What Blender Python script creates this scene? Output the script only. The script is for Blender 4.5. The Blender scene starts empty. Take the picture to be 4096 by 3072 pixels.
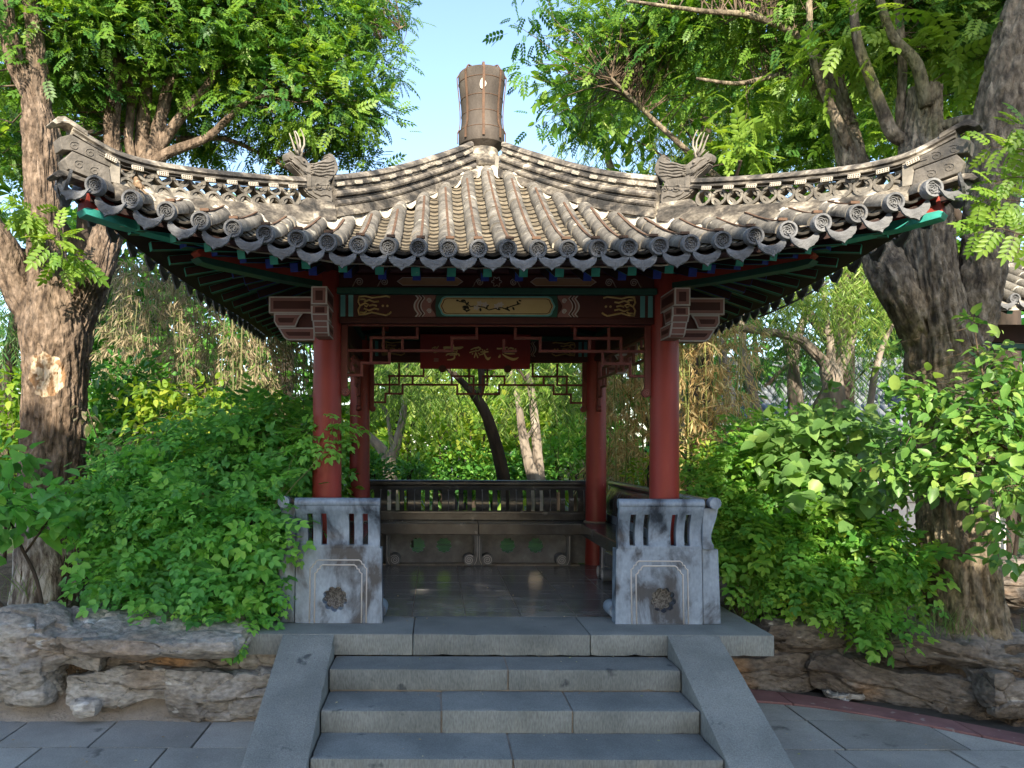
import bpy, bmesh, math, random
import numpy as np
from mathutils import Vector, Matrix, noise as mnoise
from mathutils.geometry import tessellate_polygon

# ------------------------------------------------------------------ camera, sky, sun, exposure
SC = bpy.context.scene
COL = SC.collection
F, XV, YV, CX, CY, CZ = 3163.0, 1745.0, 1790.0, -0.458, -7.397, 1.275   # photo pixels (4096 wide) and metres
cam_d = bpy.data.cameras.new('camera')
cam = bpy.data.objects.new('camera', cam_d); COL.objects.link(cam)
cam.location = (CX, CY, CZ); cam.rotation_euler = (math.radians(90), math.radians(-0.2), 0)
cam_d.sensor_width = 36.0; cam_d.lens = 36.0 * F / 4096
cam_d.shift_x = (2048 - XV) / 4096; cam_d.shift_y = (YV - 1536) / 4096
cam_d.clip_start = 0.05; cam_d.clip_end = 600
SC.camera = cam
SUN_EL, SUN_AZ = 28.0, 2.0            # degrees; azimuth measured from straight behind the camera towards its left
el, az = math.radians(SUN_EL), math.radians(SUN_AZ)
TO_SUN = Vector((-math.sin(az) * math.cos(el), -math.cos(az) * math.cos(el), math.sin(el)))
W = bpy.data.worlds.new('World'); SC.world = W; W.use_nodes = True
wn = W.node_tree; wn.nodes.clear()
sky = wn.nodes.new('ShaderNodeTexSky'); sky.sky_type = 'NISHITA'; sky.sun_disc = False
sky.sun_elevation = el; sky.sun_rotation = math.pi + az
sky.air_density = 1.0; sky.dust_density = 1.0; sky.ozone_density = 1.5; sky.altitude = 50
bg = wn.nodes.new('ShaderNodeBackground'); bg.inputs[1].default_value = 0.15
wo = wn.nodes.new('ShaderNodeOutputWorld')
wn.links.new(sky.outputs[0], bg.inputs[0]); wn.links.new(bg.outputs[0], wo.inputs[0])
sl = bpy.data.lights.new('sun', 'SUN'); sl.energy = 4.2; sl.angle = math.radians(0.6); sl.color = (1.0, 0.90, 0.74)
so = bpy.data.objects.new('sun', sl); COL.objects.link(so); so.location = (-8, -10, 14)
so.rotation_euler = TO_SUN.to_track_quat('Z', 'Y').to_euler()
SC.view_settings.view_transform = 'Standard'; SC.view_settings.look = 'None'
SC.view_settings.exposure = 1.45; SC.view_settings.gamma = 1.0; SC.view_settings.use_curve_mapping = False
SC.render.engine = 'CYCLES'; SC.cycles.use_denoising = True
SC.cycles.max_bounces = 7; SC.cycles.diffuse_bounces = 4; SC.cycles.glossy_bounces = 3; SC.cycles.transmission_bounces = 4
SC.cycles.caustics_reflective = False; SC.cycles.caustics_refractive = False
SC.cycles.sample_clamp_indirect = 6

rng = np.random.default_rng(7); random.seed(7)
def at(px, py, d):                      # a point seen at a photo pixel, at distance d from the camera plane
    return Vector(((px - XV) * d / F + CX, d + CY, CZ - (py - YV) * d / F))

# ------------------------------------------------------------------ helpers
def tag(o, label=None, cat=None, group=None, kind=None):
    for k, v in (('label', label), ('category', cat), ('group', group), ('kind', kind)):
        if v: o[k] = v
    return o
def link(name, me, parent=None, mw=None):
    o = bpy.data.objects.new(name, me); COL.objects.link(o)
    if parent is not None: o.parent = parent
    if mw is not None: o.matrix_local = mw
    return o
def thing(name, label, cat, loc=(0, 0, 0), group=None, kind=None):
    o = bpy.data.objects.new(name, None); COL.objects.link(o); o.location = loc
    o.empty_display_size = 0.1
    return tag(o, label, cat, group, kind)
class MB:
    def __init__(s): s.v, s.f, s.m = [], [], []
    def add(s, vs, fs, mi=0):
        b = len(s.v); s.v += [tuple(p) for p in vs]; s.f += [tuple(b + i for i in q) for q in fs]; s.m += [mi] * len(fs)
        return s
    def box(s, lo, hi, mi=0, mis=None):
        x0, y0, z0 = lo; x1, y1, z1 = hi
        b = len(s.v)
        s.v += [(x0,y0,z0),(x1,y0,z0),(x1,y1,z0),(x0,y1,z0),(x0,y0,z1),(x1,y0,z1),(x1,y1,z1),(x0,y1,z1)]
        q = [(0,3,2,1),(4,5,6,7),(0,1,5,4),(1,2,6,5),(2,3,7,6),(3,0,4,7)]   # bottom top front right back left
        s.f += [tuple(b + i for i in k) for k in q]; s.m += list(mis) if mis else [mi] * 6
        return s
    def beam(s, p, q, w, h, up=(0, 0, 1), mi=0, mis=None):     # box from p to q, width w, height h; faces: end p, end q, bottom, top, sides
        p, q = Vector(p), Vector(q); d = (q - p).normalized(); u = Vector(up); r = d.cross(u).normalized(); u = r.cross(d)
        vs = [c + r * a * w / 2 + u * b * h / 2 for c in (p, q) for a, b in ((-1,-1),(1,-1),(1,1),(-1,1))]
        fs = [(0,1,2,3),(7,6,5,4),(0,4,5,1),(2,6,7,3),(1,5,6,2),(0,3,7,4)]
        b = len(s.v); s.v += [tuple(x) for x in vs]; s.f += [tuple(b + i for i in k) for k in fs]
        s.m += list(mis) if mis else [mi] * 6
        return s
    def tube(s, pts, rad, n=8, mi=0, caps=True, flat=1.0):
        pts = [Vector(p) for p in pts]
        if not hasattr(rad, '__len__'): rad = [rad] * len(pts)
        rings = []; ref = None
        for i, p in enumerate(pts):
            t = (pts[min(i + 1, len(pts) - 1)] - pts[max(i - 1, 0)]); t = t.normalized() if t.length > 1e-9 else Vector((0, 0, 1))
            if ref is None:
                ref = t.cross(Vector((0, 0, 1)) if abs(t.z) < .9 else Vector((1, 0, 0))).normalized()
            ref = (ref - t * ref.dot(t)).normalized(); o = t.cross(ref)
            rings.append([p + (ref * math.cos(2*math.pi*k/n) + o * math.sin(2*math.pi*k/n) * flat) * rad[i] for k in range(n)])
        b = len(s.v)
        for r in rings: s.v += [tuple(x) for x in r]
        c = 0
        for i in range(len(pts) - 1):
            for k in range(n):
                s.f.append((b+i*n+k, b+i*n+(k+1)%n, b+(i+1)*n+(k+1)%n, b+(i+1)*n+k)); c += 1
        if caps:
            s.f.append(tuple(b + k for k in reversed(range(n)))); s.f.append(tuple(b + (len(pts)-1)*n + k for k in range(n))); c += 2
        s.m += [mi] * c
        return s
    def lathe(s, prof, n=24, c=(0, 0, 0), mi=0, M=None, caps=True):
        b = len(s.v); cnt = 0; c = Vector(c)
        for r, z in prof:
            for k in range(n):
                p = Vector((r * math.cos(2*math.pi*k/n), r * math.sin(2*math.pi*k/n), z))
                s.v.append(tuple((M @ p if M else p) + c))
        for i in range(len(prof) - 1):
            for k in range(n):
                s.f.append((b+i*n+k, b+i*n+(k+1)%n, b+(i+1)*n+(k+1)%n, b+(i+1)*n+k)); cnt += 1
        if caps:
            s.f.append(tuple(b + k for k in reversed(range(n)))); s.f.append(tuple(b + (len(prof)-1)*n + k for k in range(n))); cnt += 2
        s.m += [mi] * cnt
        return s
    def plate(s, outer, t0, t1, fn, holes=(), mi=0, mside=None):   # polygon (u,v) with holes, between depths t0..t1; fn(u,v,t) -> point
        loops = [list(outer)] + [list(h) for h in holes]
        a = sum(p[0]*q[1]-q[0]*p[1] for p, q in zip(loops[0], loops[0][1:]+loops[0][:1]))
        if a < 0: loops[0].reverse()
        flat = [p for l in loops for p in l]; n = len(flat)
        tris = tessellate_polygon([[Vector((p[0], p[1], 0)) for p in l] for l in loops])
        b = len(s.v)
        s.v += [tuple(fn(p[0], p[1], t0)) for p in flat] + [tuple(fn(p[0], p[1], t1)) for p in flat]
        for t in tris:
            A = [flat[i] for i in t]
            if (A[1][0]-A[0][0])*(A[2][1]-A[0][1])-(A[2][0]-A[0][0])*(A[1][1]-A[0][1]) < 0: t = t[::-1]
            s.f.append(tuple(b + i for i in reversed(t))); s.m.append(mi)
            s.f.append(tuple(b + n + i for i in t)); s.m.append(mi)
        o = 0
        for l in loops:
            k = len(l)
            for i in range(k):
                j = (i + 1) % k
                s.f.append((b+o+i, b+o+j, b+n+o+j, b+n+o+i)); s.m.append(mi if mside is None else mside)
            o += k
        return s
    def build(s, name, mats, parent=None, smooth=None, mw=None, bevel=0, me_only=False):
        me = bpy.data.meshes.new(name); me.from_pydata(s.v, [], s.f)
        if not isinstance(mats, (list, tuple)): mats = [mats]
        for m in mats: me.materials.append(m)
        if len(mats) > 1: me.polygons.foreach_set('material_index', s.m)
        if bevel:
            bm = bmesh.new(); bm.from_mesh(me)
            bmesh.ops.remove_doubles(bm, verts=bm.verts, dist=1e-5)
            es = [e for e in bm.edges if len(e.link_faces) == 2 and e.calc_face_angle(0) > 0.6]
            bmesh.ops.bevel(bm, geom=es, offset=bevel, segments=2, affect='EDGES', profile=.6)
            bmesh.ops.recalc_face_normals(bm, faces=bm.faces)
            bm.to_mesh(me); bm.free()
        me.update()
        if smooth:
            me.shade_smooth()
            if smooth is not True: me.set_sharp_from_angle(angle=math.radians(smooth))
        return me if me_only else link(name, me, parent, mw)
def crv(xs, ys, x):                     # smooth interpolation (Catmull-Rom slopes)
    xs, ys = list(xs), list(ys); n = len(xs)
    if x <= xs[0]: return ys[0] + (x - xs[0]) * (ys[1]-ys[0])/(xs[1]-xs[0])
    if x >= xs[-1]: return ys[-1] + (x - xs[-1]) * (ys[-1]-ys[-2])/(xs[-1]-xs[-2])
    i = max(k for k in range(n - 1) if xs[k] <= x)
    def sl(k):
        if k == 0: return (ys[1]-ys[0])/(xs[1]-xs[0])
        if k == n-1: return (ys[-1]-ys[-2])/(xs[-1]-xs[-2])
        return (ys[k+1]-ys[k-1])/(xs[k+1]-xs[k-1])
    h = xs[i+1]-xs[i]; t = (x-xs[i])/h; m0, m1 = sl(i)*h, sl(i+1)*h
    return (2*t**3-3*t*t+1)*ys[i]+(t**3-2*t*t+t)*m0+(-2*t**3+3*t*t)*ys[i+1]+(t**3-t*t)*m1
def smooth_path(pts, k=6):              # resample a polyline of (vec, radius) smoothly
    P = [Vector(p[0]) for p in pts]; R = [p[1] for p in pts]; n = len(P); L = list(range(n))
    out = []
    for i in range((n - 1) * k + 1):
        t = i / k
        out.append((Vector([crv(L, [p[c] for p in P], t) for c in range(3)]), max(.002, crv(L, R, t))))
    return out
def inset(poly, d):
    n = len(poly); a = sum(poly[i][0]*poly[(i+1)%n][1]-poly[(i+1)%n][0]*poly[i][1] for i in range(n)); sg = 1 if a > 0 else -1
    out = []
    for i in range(n):
        p, c, q = Vector(poly[i-1]), Vector(poly[i]), Vector(poly[(i+1) % n])
        a1, a2 = (c-p).normalized(), (q-c).normalized()
        n1, n2 = Vector((-a1.y, a1.x))*sg, Vector((-a2.y, a2.x))*sg
        b = n1 + n2
        b = n1 if b.length < 1e-6 else b.normalized()
        out.append(tuple(c + b * d / max(.35, b.dot(n1))))
    return out

# ------------------------------------------------------------------ materials (all procedural, world-space weathering)
def mat(name, cols, scale=4, rough=.75, bump=.3, bscale=40, spec=.3, stretch=(1, 1, 1), detail=8, dist=0.0, bstretch=None, bdist=.01,
        spots=None, rvar=.15, coat=0, nrough=.6, speck=None, ovar=0):
    m = bpy.data.materials.new(name); m.use_nodes = True; nt = m.node_tree; N = nt.nodes; L = nt.links
    b = N['Principled BSDF']; b.inputs['Specular IOR Level'].default_value = spec
    g = N.new('ShaderNodeNewGeometry')
    def mp(st):
        x = N.new('ShaderNodeMapping'); x.inputs['Scale'].default_value = st; L.new(g.outputs['Position'], x.inputs[0]); return x
    a = mp(stretch)
    n1 = N.new('ShaderNodeTexNoise'); n1.inputs['Scale'].default_value = scale; n1.inputs['Detail'].default_value = detail
    n1.inputs['Roughness'].default_value = nrough; n1.inputs['Distortion'].default_value = dist; L.new(a.outputs[0], n1.inputs[0])
    r = N.new('ShaderNodeValToRGB'); e = r.color_ramp.elements
    while len(e) < len(cols): e.new(.5)
    for i, (p, c) in enumerate(cols): e[i].position = p; e[i].color = (*c, 1)
    L.new(n1.outputs[0], r.inputs[0]); out = r.outputs[0]
    for sp in ([spots] if spots and not isinstance(spots, list) else (spots or [])):   # (colour, scale, threshold, softness)
        n3 = N.new('ShaderNodeTexNoise'); n3.inputs['Scale'].default_value = sp[1]; n3.inputs['Detail'].default_value = 6; L.new(a.outputs[0], n3.inputs[0])
        mr = N.new('ShaderNodeMapRange'); mr.inputs[1].default_value = sp[2]; mr.inputs[2].default_value = sp[2] + sp[3]; L.new(n3.outputs[0], mr.inputs[0])
        mx = N.new('ShaderNodeMix'); mx.data_type = 'RGBA'; L.new(mr.outputs[0], mx.inputs[0]); L.new(out, mx.inputs[6]); mx.inputs[7].default_value = (*sp[0], 1); out = mx.outputs[2]
    if speck:                              # fine grain: (scale, amount)
        n4 = N.new('ShaderNodeTexNoise'); n4.inputs['Scale'].default_value = speck[0]; n4.inputs['Detail'].default_value = 3; L.new((mp(bstretch) if bstretch else a).outputs[0], n4.inputs[0])
        mr = N.new('ShaderNodeMapRange'); mr.inputs[1].default_value = .3; mr.inputs[2].default_value = .7; mr.inputs[3].default_value = 1 - speck[1]; mr.inputs[4].default_value = 1 + speck[1]; L.new(n4.outputs[0], mr.inputs[0])
        vm = N.new('ShaderNodeVectorMath'); vm.operation = 'SCALE'; L.new(out, vm.inputs[0]); L.new(mr.outputs[0], vm.inputs['Scale']); out = vm.outputs[0]
    if ovar:                               # each piece has its own tone
        oi = N.new('ShaderNodeObjectInfo'); mr = N.new('ShaderNodeMapRange'); mr.inputs[3].default_value = 1 - ovar; mr.inputs[4].default_value = 1 + ovar; L.new(oi.outputs['Random'], mr.inputs[0])
        vm = N.new('ShaderNodeVectorMath'); vm.operation = 'SCALE'; L.new(out, vm.inputs[0]); L.new(mr.outputs[0], vm.inputs['Scale']); out = vm.outputs[0]
    L.new(out, b.inputs['Base Color'])
    n2 = N.new('ShaderNodeTexNoise'); n2.inputs['Scale'].default_value = bscale; n2.inputs['Detail'].default_value = 6
    L.new((mp(bstretch) if bstretch else a).outputs[0], n2.inputs[0])
    if bump:
        bu = N.new('ShaderNodeBump'); bu.inputs['Strength'].default_value = bump; bu.inputs['Distance'].default_value = bdist
        L.new(n2.outputs[0], bu.inputs['Height']); L.new(bu.outputs[0], b.inputs['Normal'])
    rr = N.new('ShaderNodeMapRange'); rr.inputs[3].default_value = max(.02, rough - rvar); rr.inputs[4].default_value = min(1, rough + rvar)
    L.new(n1.outputs[0], rr.inputs[0]); L.new(rr.outputs[0], b.inputs['Roughness'])
    if coat: b.inputs['Coat Weight'].default_value = coat; b.inputs['Coat Roughness'].default_value = .12
    return m
def leafm(name, cols, trans=.38, rough=.45, spec=.35):
    m = bpy.data.materials.new(name); m.use_nodes = True; nt = m.node_tree; N = nt.nodes; L = nt.links
    b = N['Principled BSDF']; b.inputs['Roughness'].default_value = rough; b.inputs['Specular IOR Level'].default_value = spec
    at_ = N.new('ShaderNodeAttribute'); at_.attribute_name = 'tint'
    r = N.new('ShaderNodeValToRGB'); e = r.color_ramp.elements
    while len(e) < len(cols): e.new(.5)
    for i, (p, c) in enumerate(cols): e[i].position = p; e[i].color = (*c, 1)
    L.new(at_.outputs['Fac'], r.inputs[0]); L.new(r.outputs[0], b.inputs['Base Color'])
    t = N.new('ShaderNodeBsdfTranslucent')
    h = N.new('ShaderNodeHueSaturation'); h.inputs['Hue'].default_value = .485; h.inputs['Saturation'].default_value = 1.1; h.inputs['Value'].default_value = 1.6
    L.new(r.outputs[0], h.inputs['Color']); L.new(h.outputs[0], t.inputs[0])
    mx = N.new('ShaderNodeMixShader'); mx.inputs[0].default_value = trans
    L.new(b.outputs[0], mx.inputs[1]); L.new(t.outputs[0], mx.inputs[2]); L.new(mx.outputs[0], N['Material Output'].inputs[0])
    return m
def flat(name, c, rough=.6, spec=.3, var=.85):
    c2 = tuple(x * var for x in c)
    return mat(name, [(.3, c2), (.7, c)], scale=9, rough=rough, bump=.15, bscale=60, spec=spec)
MT = {}
MT['tile'] = mat('grey_clay_tile', ovar=.22, cols=[(.3, (.105, .095, .08)), (.5, (.175, .157, .13)), (.68, (.27, .243, .20))], scale=7, speck=(60, .25), rough=.85, bump=.4, bscale=60,
                 spots=[((.52, .47, .37), 9, .63, .06), ((.05, .046, .042), 6, .60, .1)])
MT['tile_dark'] = mat('grey_clay_tile_end', ovar=.2, cols=[(.3, (.12, .122, .125)), (.7, (.225, .225, .225))], scale=12, rough=.8, bump=.5, bscale=45, bdist=.02, spots=((.3, .28, .25), 10, .64, .08))
MT['pan'] = mat('pan_tile_clay', ovar=.25, cols=[(.3, (.13, .105, .07)), (.7, (.27, .225, .155))], scale=10, speck=(45, .35), rough=.9, bump=.4, bscale=60, spots=((.30, .17, .05), 16, .66, .06))
MT['mortar'] = mat('lime_mortar', [(.3, (.42, .37, .29)), (.7, (.72, .66, .56))], scale=9, rough=.95, bump=.5, bscale=50)
MT['plaster'] = mat('grey_roof_plaster', [(.35, (.17, .155, .13)), (.6, (.36, .32, .26))], scale=6, rough=.95, bump=.3, bscale=40, spots=((.7, .63, .52), 5, .6, .06))
MT['ridge'] = mat('weathered_ridge_clay', ovar=.18, cols=[(.38, (.040, .038, .035)), (.49, (.12, .105, .088)), (.59, (.28, .245, .195)), (.68, (.58, .52, .42))], scale=5, speck=(40, .3), rough=.9, bump=.5, bscale=45, stretch=(1, 1, 1.8), dist=.6)
MT['carve'] = mat('carved_grey_clay', [(.3, (.10, .09, .075)), (.7, (.22, .195, .165))], scale=10, rough=.85, bump=.5, bscale=26, bdist=.02)
MT['iron'] = mat('rusty_iron_strap', [(.3, (.085, .05, .032)), (.7, (.17, .098, .06))], scale=14, rough=.8, bump=.3, bscale=70)
MT['white'] = flat('cream_plastic', (.62, .57, .47))
MT['maroon'] = mat('dark_maroon_paint', [(.3, (.045, .014, .014)), (.7, (.075, .022, .021))], scale=5, rough=.55, bump=.1)
MT['red'] = mat('red_lacquer', [(.3, (.20, .026, .022)), (.6, (.255, .036, .030)), (.8, (.29, .07, .058))], scale=3.5, rough=.46, bump=.08, bscale=9, spec=.35, stretch=(1, 1, .4), spots=[((.5, .16, .12), 26, .715, .02), ((.13, .022, .02), 2.2, .57, .2)])
MT['redbeam'] = mat('red_beam_paint', [(.3, (.25, .035, .025)), (.7, (.36, .06, .04))], scale=6, rough=.6, bump=.15)
MT['lattice'] = mat('lattice_red_brown', [(.3, (.10, .024, .022)), (.7, (.165, .042, .038))], scale=5, rough=.5, bump=.1)
MT['green'] = mat('dark_green_paint', [(.3, (.012, .055, .045)), (.7, (.022, .095, .075))], scale=8, rough=.6, bump=.15)
MT['teal'] = mat('teal_paint', [(.3, (.03, .27, .22)), (.7, (.06, .42, .35))], scale=10, rough=.6, bump=.15, spots=((.35, .4, .36), 20, .68, .05))
MT['tealb'] = mat('light_teal_paint', [(.3, (.10, .33, .36)), (.7, (.16, .42, .45))], scale=9, rough=.6, bump=.1)
MT['blue'] = mat('cobalt_paint', [(.3, (.010, .03, .22)), (.7, (.02, .055, .36))], scale=10, rough=.6, bump=.1)
MT['whiteline'] = flat('white_line_paint', (.52, .50, .50))
MT['mauve'] = flat('mauve_paint', (.26, .13, .12))
MT['gold'] = mat('dull_gold_paint', [(.3, (.36, .25, .09)), (.7, (.60, .45, .19))], scale=12, rough=.45, bump=.1, spec=.5)
MT['cream'] = mat('cream_panel_paint', [(.3, (.42, .33, .16)), (.7, (.55, .45, .25))], scale=3, rough=.6, bump=.05)
MT['tan'] = mat('tan_panel_paint', [(.3, (.30, .20, .13)), (.7, (.40, .28, .19))], scale=6, rough=.6, bump=.05)
MT['ink'] = flat('ink_black_paint', (.012, .014, .012))
MT['plaque'] = mat('plaque_red_lacquer', [(.3, (.18, .009, .012)), (.7, (.23, .013, .016))], scale=4, rough=.5, bump=.05)
MT['darkwood'] = mat('dark_soffit_board', [(.3, (.022, .012, .010)), (.7, (.05, .024, .02))], scale=6, rough=.8, bump=.2)
MT['bench'] = mat('polished_dark_stone', [(.3, (.028, .028, .030)), (.6, (.062, .062, .064)), (.8, (.12, .12, .124))], scale=5, rough=.22, bump=.08, bscale=18, spec=.5, spots=((.16, .16, .165), 7, .66, .1))
MT['benchleg'] = mat('bench_leg_stone', [(.3, (.06, .063, .07)), (.6, (.14, .147, .16)), (.8, (.26, .27, .285))], scale=6, rough=.5, bump=.2, bscale=22)
MT['block'] = mat('worn_blue_grey_stone', [(.40, (.028, .036, .052)), (.455, (.10, .13, .175)), (.52, (.195, .25, .325)), (.75, (.29, .365, .47))], speck=(50, .15), scale=4.2, rough=.45, bump=.25, bscale=22, spec=.45, stretch=(1, 1, .55), dist=.5, detail=10)
MT['floor'] = mat('polished_floor_tile', ovar=.14, cols=[(.3, (.095, .092, .094)), (.6, (.165, .16, .16)), (.8, (.25, .244, .24))], scale=3.5, rough=.20, bump=.05, bscale=14, spec=.5, stretch=(.6, 1.6, 1), detail=10, rvar=.1)
MT['slab'] = mat('blue_grey_step_stone', ovar=.09, cols=[(.3, (.135, .147, .145)), (.5, (.185, .198, .193)), (.75, (.245, .258, .248))], speck=(130, .22), scale=2.6, rough=.8, bump=.35, bscale=110, stretch=(1, 1, 1), bstretch=(1, 1, .25), spots=((.07, .08, .085), 5, .67, .05), detail=10)
MT['pave'] = mat('paving_stone', ovar=.16, cols=[(.3, (.235, .23, .212)), (.5, (.31, .303, .28)), (.75, (.39, .382, .35))], speck=(110, .22), scale=2.2, rough=.85, bump=.5, bscale=90, bstretch=(1, 2.5, 1), spots=[((.09, .09, .085), 4, .66, .08), ((.25, .21, .16), 1.3, .6, .15)], detail=10)
MT['joint_and_lip_shade'] = mat('dark_joint_fill_and_lip_shade', [(.3, (.035, .032, .028)), (.7, (.085, .078, .068))], scale=9, rough=.95, bump=.4)
MT['kerb'] = mat('red_sandstone_kerb', ovar=.12, cols=[(.3, (.15, .075, .075)), (.7, (.255, .135, .13))], scale=5, rough=.8, bump=.4, bscale=60, spots=((.3, .24, .22), 12, .64, .06))
MT['rock'] = mat('grey_bedded_rock', [(.3, (.15, .135, .12)), (.5, (.26, .24, .215)), (.7, (.37, .35, .32))], scale=1.5, speck=(22, .35), rough=.92, bump=1, bscale=14, bdist=.04, stretch=(1, 1, 1.7), bstretch=(1, 1, 1.8), dist=.5, spots=[((.27, .21, .16), 1.1, .60, .14), ((.50, .49, .47), 6, .64, .06), ((.07, .06, .05), 4, .68, .05)], detail=12)
MT['rockb'] = mat('brown_bedded_rock', [(.3, (.075, .062, .052)), (.5, (.145, .122, .10)), (.7, (.22, .195, .168))], scale=1.5, speck=(22, .35), rough=.92, bump=1, bscale=14, bdist=.04, stretch=(1, 1, 1.7), bstretch=(1, 1, 1.8), dist=.6, spots=[((.28, .165, .085), 1.2, .57, .12), ((.38, .35, .31), 6, .66, .06), ((.05, .042, .035), 4, .67, .05)], detail=12)
MT['soil'] = mat('brown_garden_soil', [(.3, (.055, .038, .024)), (.55, (.13, .09, .058)), (.75, (.22, .16, .11))], scale=5, rough=.95, bump=1, bscale=20, bdist=.05, detail=10)
MT['mortarb'] = mat('sandy_footing_mortar', [(.3, (.17, .145, .12)), (.7, (.30, .26, .22))], scale=4, rough=.95, bump=.7, bscale=25, bdist=.03)
MT['grassg'] = mat('ground_grass_soil', [(.35, (.05, .045, .02)), (.5, (.05, .10, .025)), (.7, (.10, .15, .04))], scale=1.2, rough=.95, bump=1, bscale=12, bdist=.08, detail=10)
MT['barkl'] = mat('furrowed_brown_bark', [(.30, (.04, .027, .018)), (.45, (.13, .092, .063)), (.68, (.25, .187, .137))], speck=(30, .5), scale=13, rough=.95, bump=1, bscale=20, bdist=.06, stretch=(1, 1, .36), bstretch=(1, 1, .5), detail=10, dist=.5)
MT['barkr'] = mat('furrowed_olive_bark', [(.30, (.045, .034, .023)), (.45, (.15, .118, .08)), (.68, (.30, .245, .17))], speck=(30, .5), scale=13, rough=.95, bump=1, bscale=20, bdist=.06, stretch=(1, 1, .36), bstretch=(1, 1, .5), detail=10, dist=.5, spots=((.12, .125, .04), 1.1, .55, .15))
MT['barks'] = mat('limb_bark', [(.3, (.05, .035, .024)), (.7, (.19, .135, .09))], scale=10, rough=.95, bump=.6, bscale=25, stretch=(1, 1, .3))
MT['barkp'] = mat('pale_willow_bark', [(.3, (.12, .095, .075)), (.6, (.30, .25, .20)), (.8, (.45, .40, .34))], scale=6, rough=.95, bump=.8, bscale=18, stretch=(1, 1, .35))
MT['barkd'] = mat('dark_bark', [(.3, (.022, .017, .013)), (.7, (.075, .055, .042))], scale=8, rough=.95, bump=.8, bscale=18, stretch=(1, 1, .35))
MT['wound'] = mat('bare_pale_wood', [(.3, (.45, .28, .13)), (.5, (.72, .56, .36)), (.7, (.82, .74, .60))], scale=8, rough=.8, bump=.3, stretch=(1, 1, .3))
MT['wash'] = mat('flaking_whitewash_bark', [(.40, (.07, .055, .045)), (.5, (.20, .18, .155)), (.62, (.42, .40, .37))], scale=10, rough=.95, bump=1, bscale=18, bdist=.04, stretch=(1, 1, .45), dist=.6)
MT['culm'] = mat('bamboo_culm', [(.3, (.14, .17, .045)), (.6, (.27, .28, .085)), (.8, (.38, .33, .15))], scale=3, rough=.5, bump=.05, stretch=(1, 1, .4))
MT['culmd'] = mat('dull_bamboo_culm', [(.3, (.09, .105, .04)), (.7, (.20, .19, .085))], scale=3, rough=.6, bump=.05, stretch=(1, 1, .4))
LM = {}
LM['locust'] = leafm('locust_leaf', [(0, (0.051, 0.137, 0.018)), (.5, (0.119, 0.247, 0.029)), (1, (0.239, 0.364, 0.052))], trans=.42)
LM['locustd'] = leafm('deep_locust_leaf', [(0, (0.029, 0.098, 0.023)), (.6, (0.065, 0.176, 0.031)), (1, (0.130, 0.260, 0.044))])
LM['rose'] = leafm('rose_leaf', [(0, (0.072, 0.224, 0.055)), (.5, (0.136, 0.392, 0.083)), (1, (0.273, 0.561, 0.104))], trans=.42)
LM['roser'] = leafm('bright_rose_leaf', [(0, (0.069, 0.214, 0.036)), (.5, (0.145, 0.359, 0.055)), (1, (0.304, 0.511, 0.083))], trans=.42)
LM['lilac'] = leafm('lilac_leaf', [(0, (0.093, 0.199, 0.056)), (.6, (0.174, 0.323, 0.087)), (1, (0.310, 0.447, 0.111))], trans=.42, rough=.4)
LM['dog'] = leafm('dogwood_leaf', [(0, (0.069, 0.190, 0.041)), (.6, (0.149, 0.299, 0.057)), (1, (0.299, 0.425, 0.092))], trans=.36, rough=.4)
LM['willow'] = leafm('willow_leaf', [(0, (0.085, 0.188, 0.035)), (.5, (0.186, 0.314, 0.055)), (1, (0.373, 0.455, 0.110))], trans=.4)
LM['willowd'] = leafm('deep_willow_leaf', [(0, (0.035, 0.120, 0.035)), (.6, (0.080, 0.192, 0.048)), (1, (0.160, 0.272, 0.064))], trans=.36)
LM['hedge'] = leafm('hedge_leaf', [(0, (0.039, 0.143, 0.027)), (.6, (0.108, 0.287, 0.047)), (1, (0.269, 0.484, 0.072))], trans=.3, rough=.35)
LM['bright'] = leafm('yellow_green_leaf', [(0, (0.093, 0.212, 0.024)), (.5, (0.198, 0.330, 0.037)), (1, (0.397, 0.450, 0.066))], trans=.45)
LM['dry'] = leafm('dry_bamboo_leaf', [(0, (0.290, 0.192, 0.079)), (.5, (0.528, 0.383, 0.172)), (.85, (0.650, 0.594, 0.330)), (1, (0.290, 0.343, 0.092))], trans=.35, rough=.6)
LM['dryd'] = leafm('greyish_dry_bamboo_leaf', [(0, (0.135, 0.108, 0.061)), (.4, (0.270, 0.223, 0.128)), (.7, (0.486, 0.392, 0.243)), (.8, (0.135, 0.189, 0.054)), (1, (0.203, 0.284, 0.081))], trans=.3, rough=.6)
LM['grass'] = leafm('grass_blade', [(0, (.05, .13, .02)), (1, (.15, .24, .06))], trans=.3)

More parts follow.
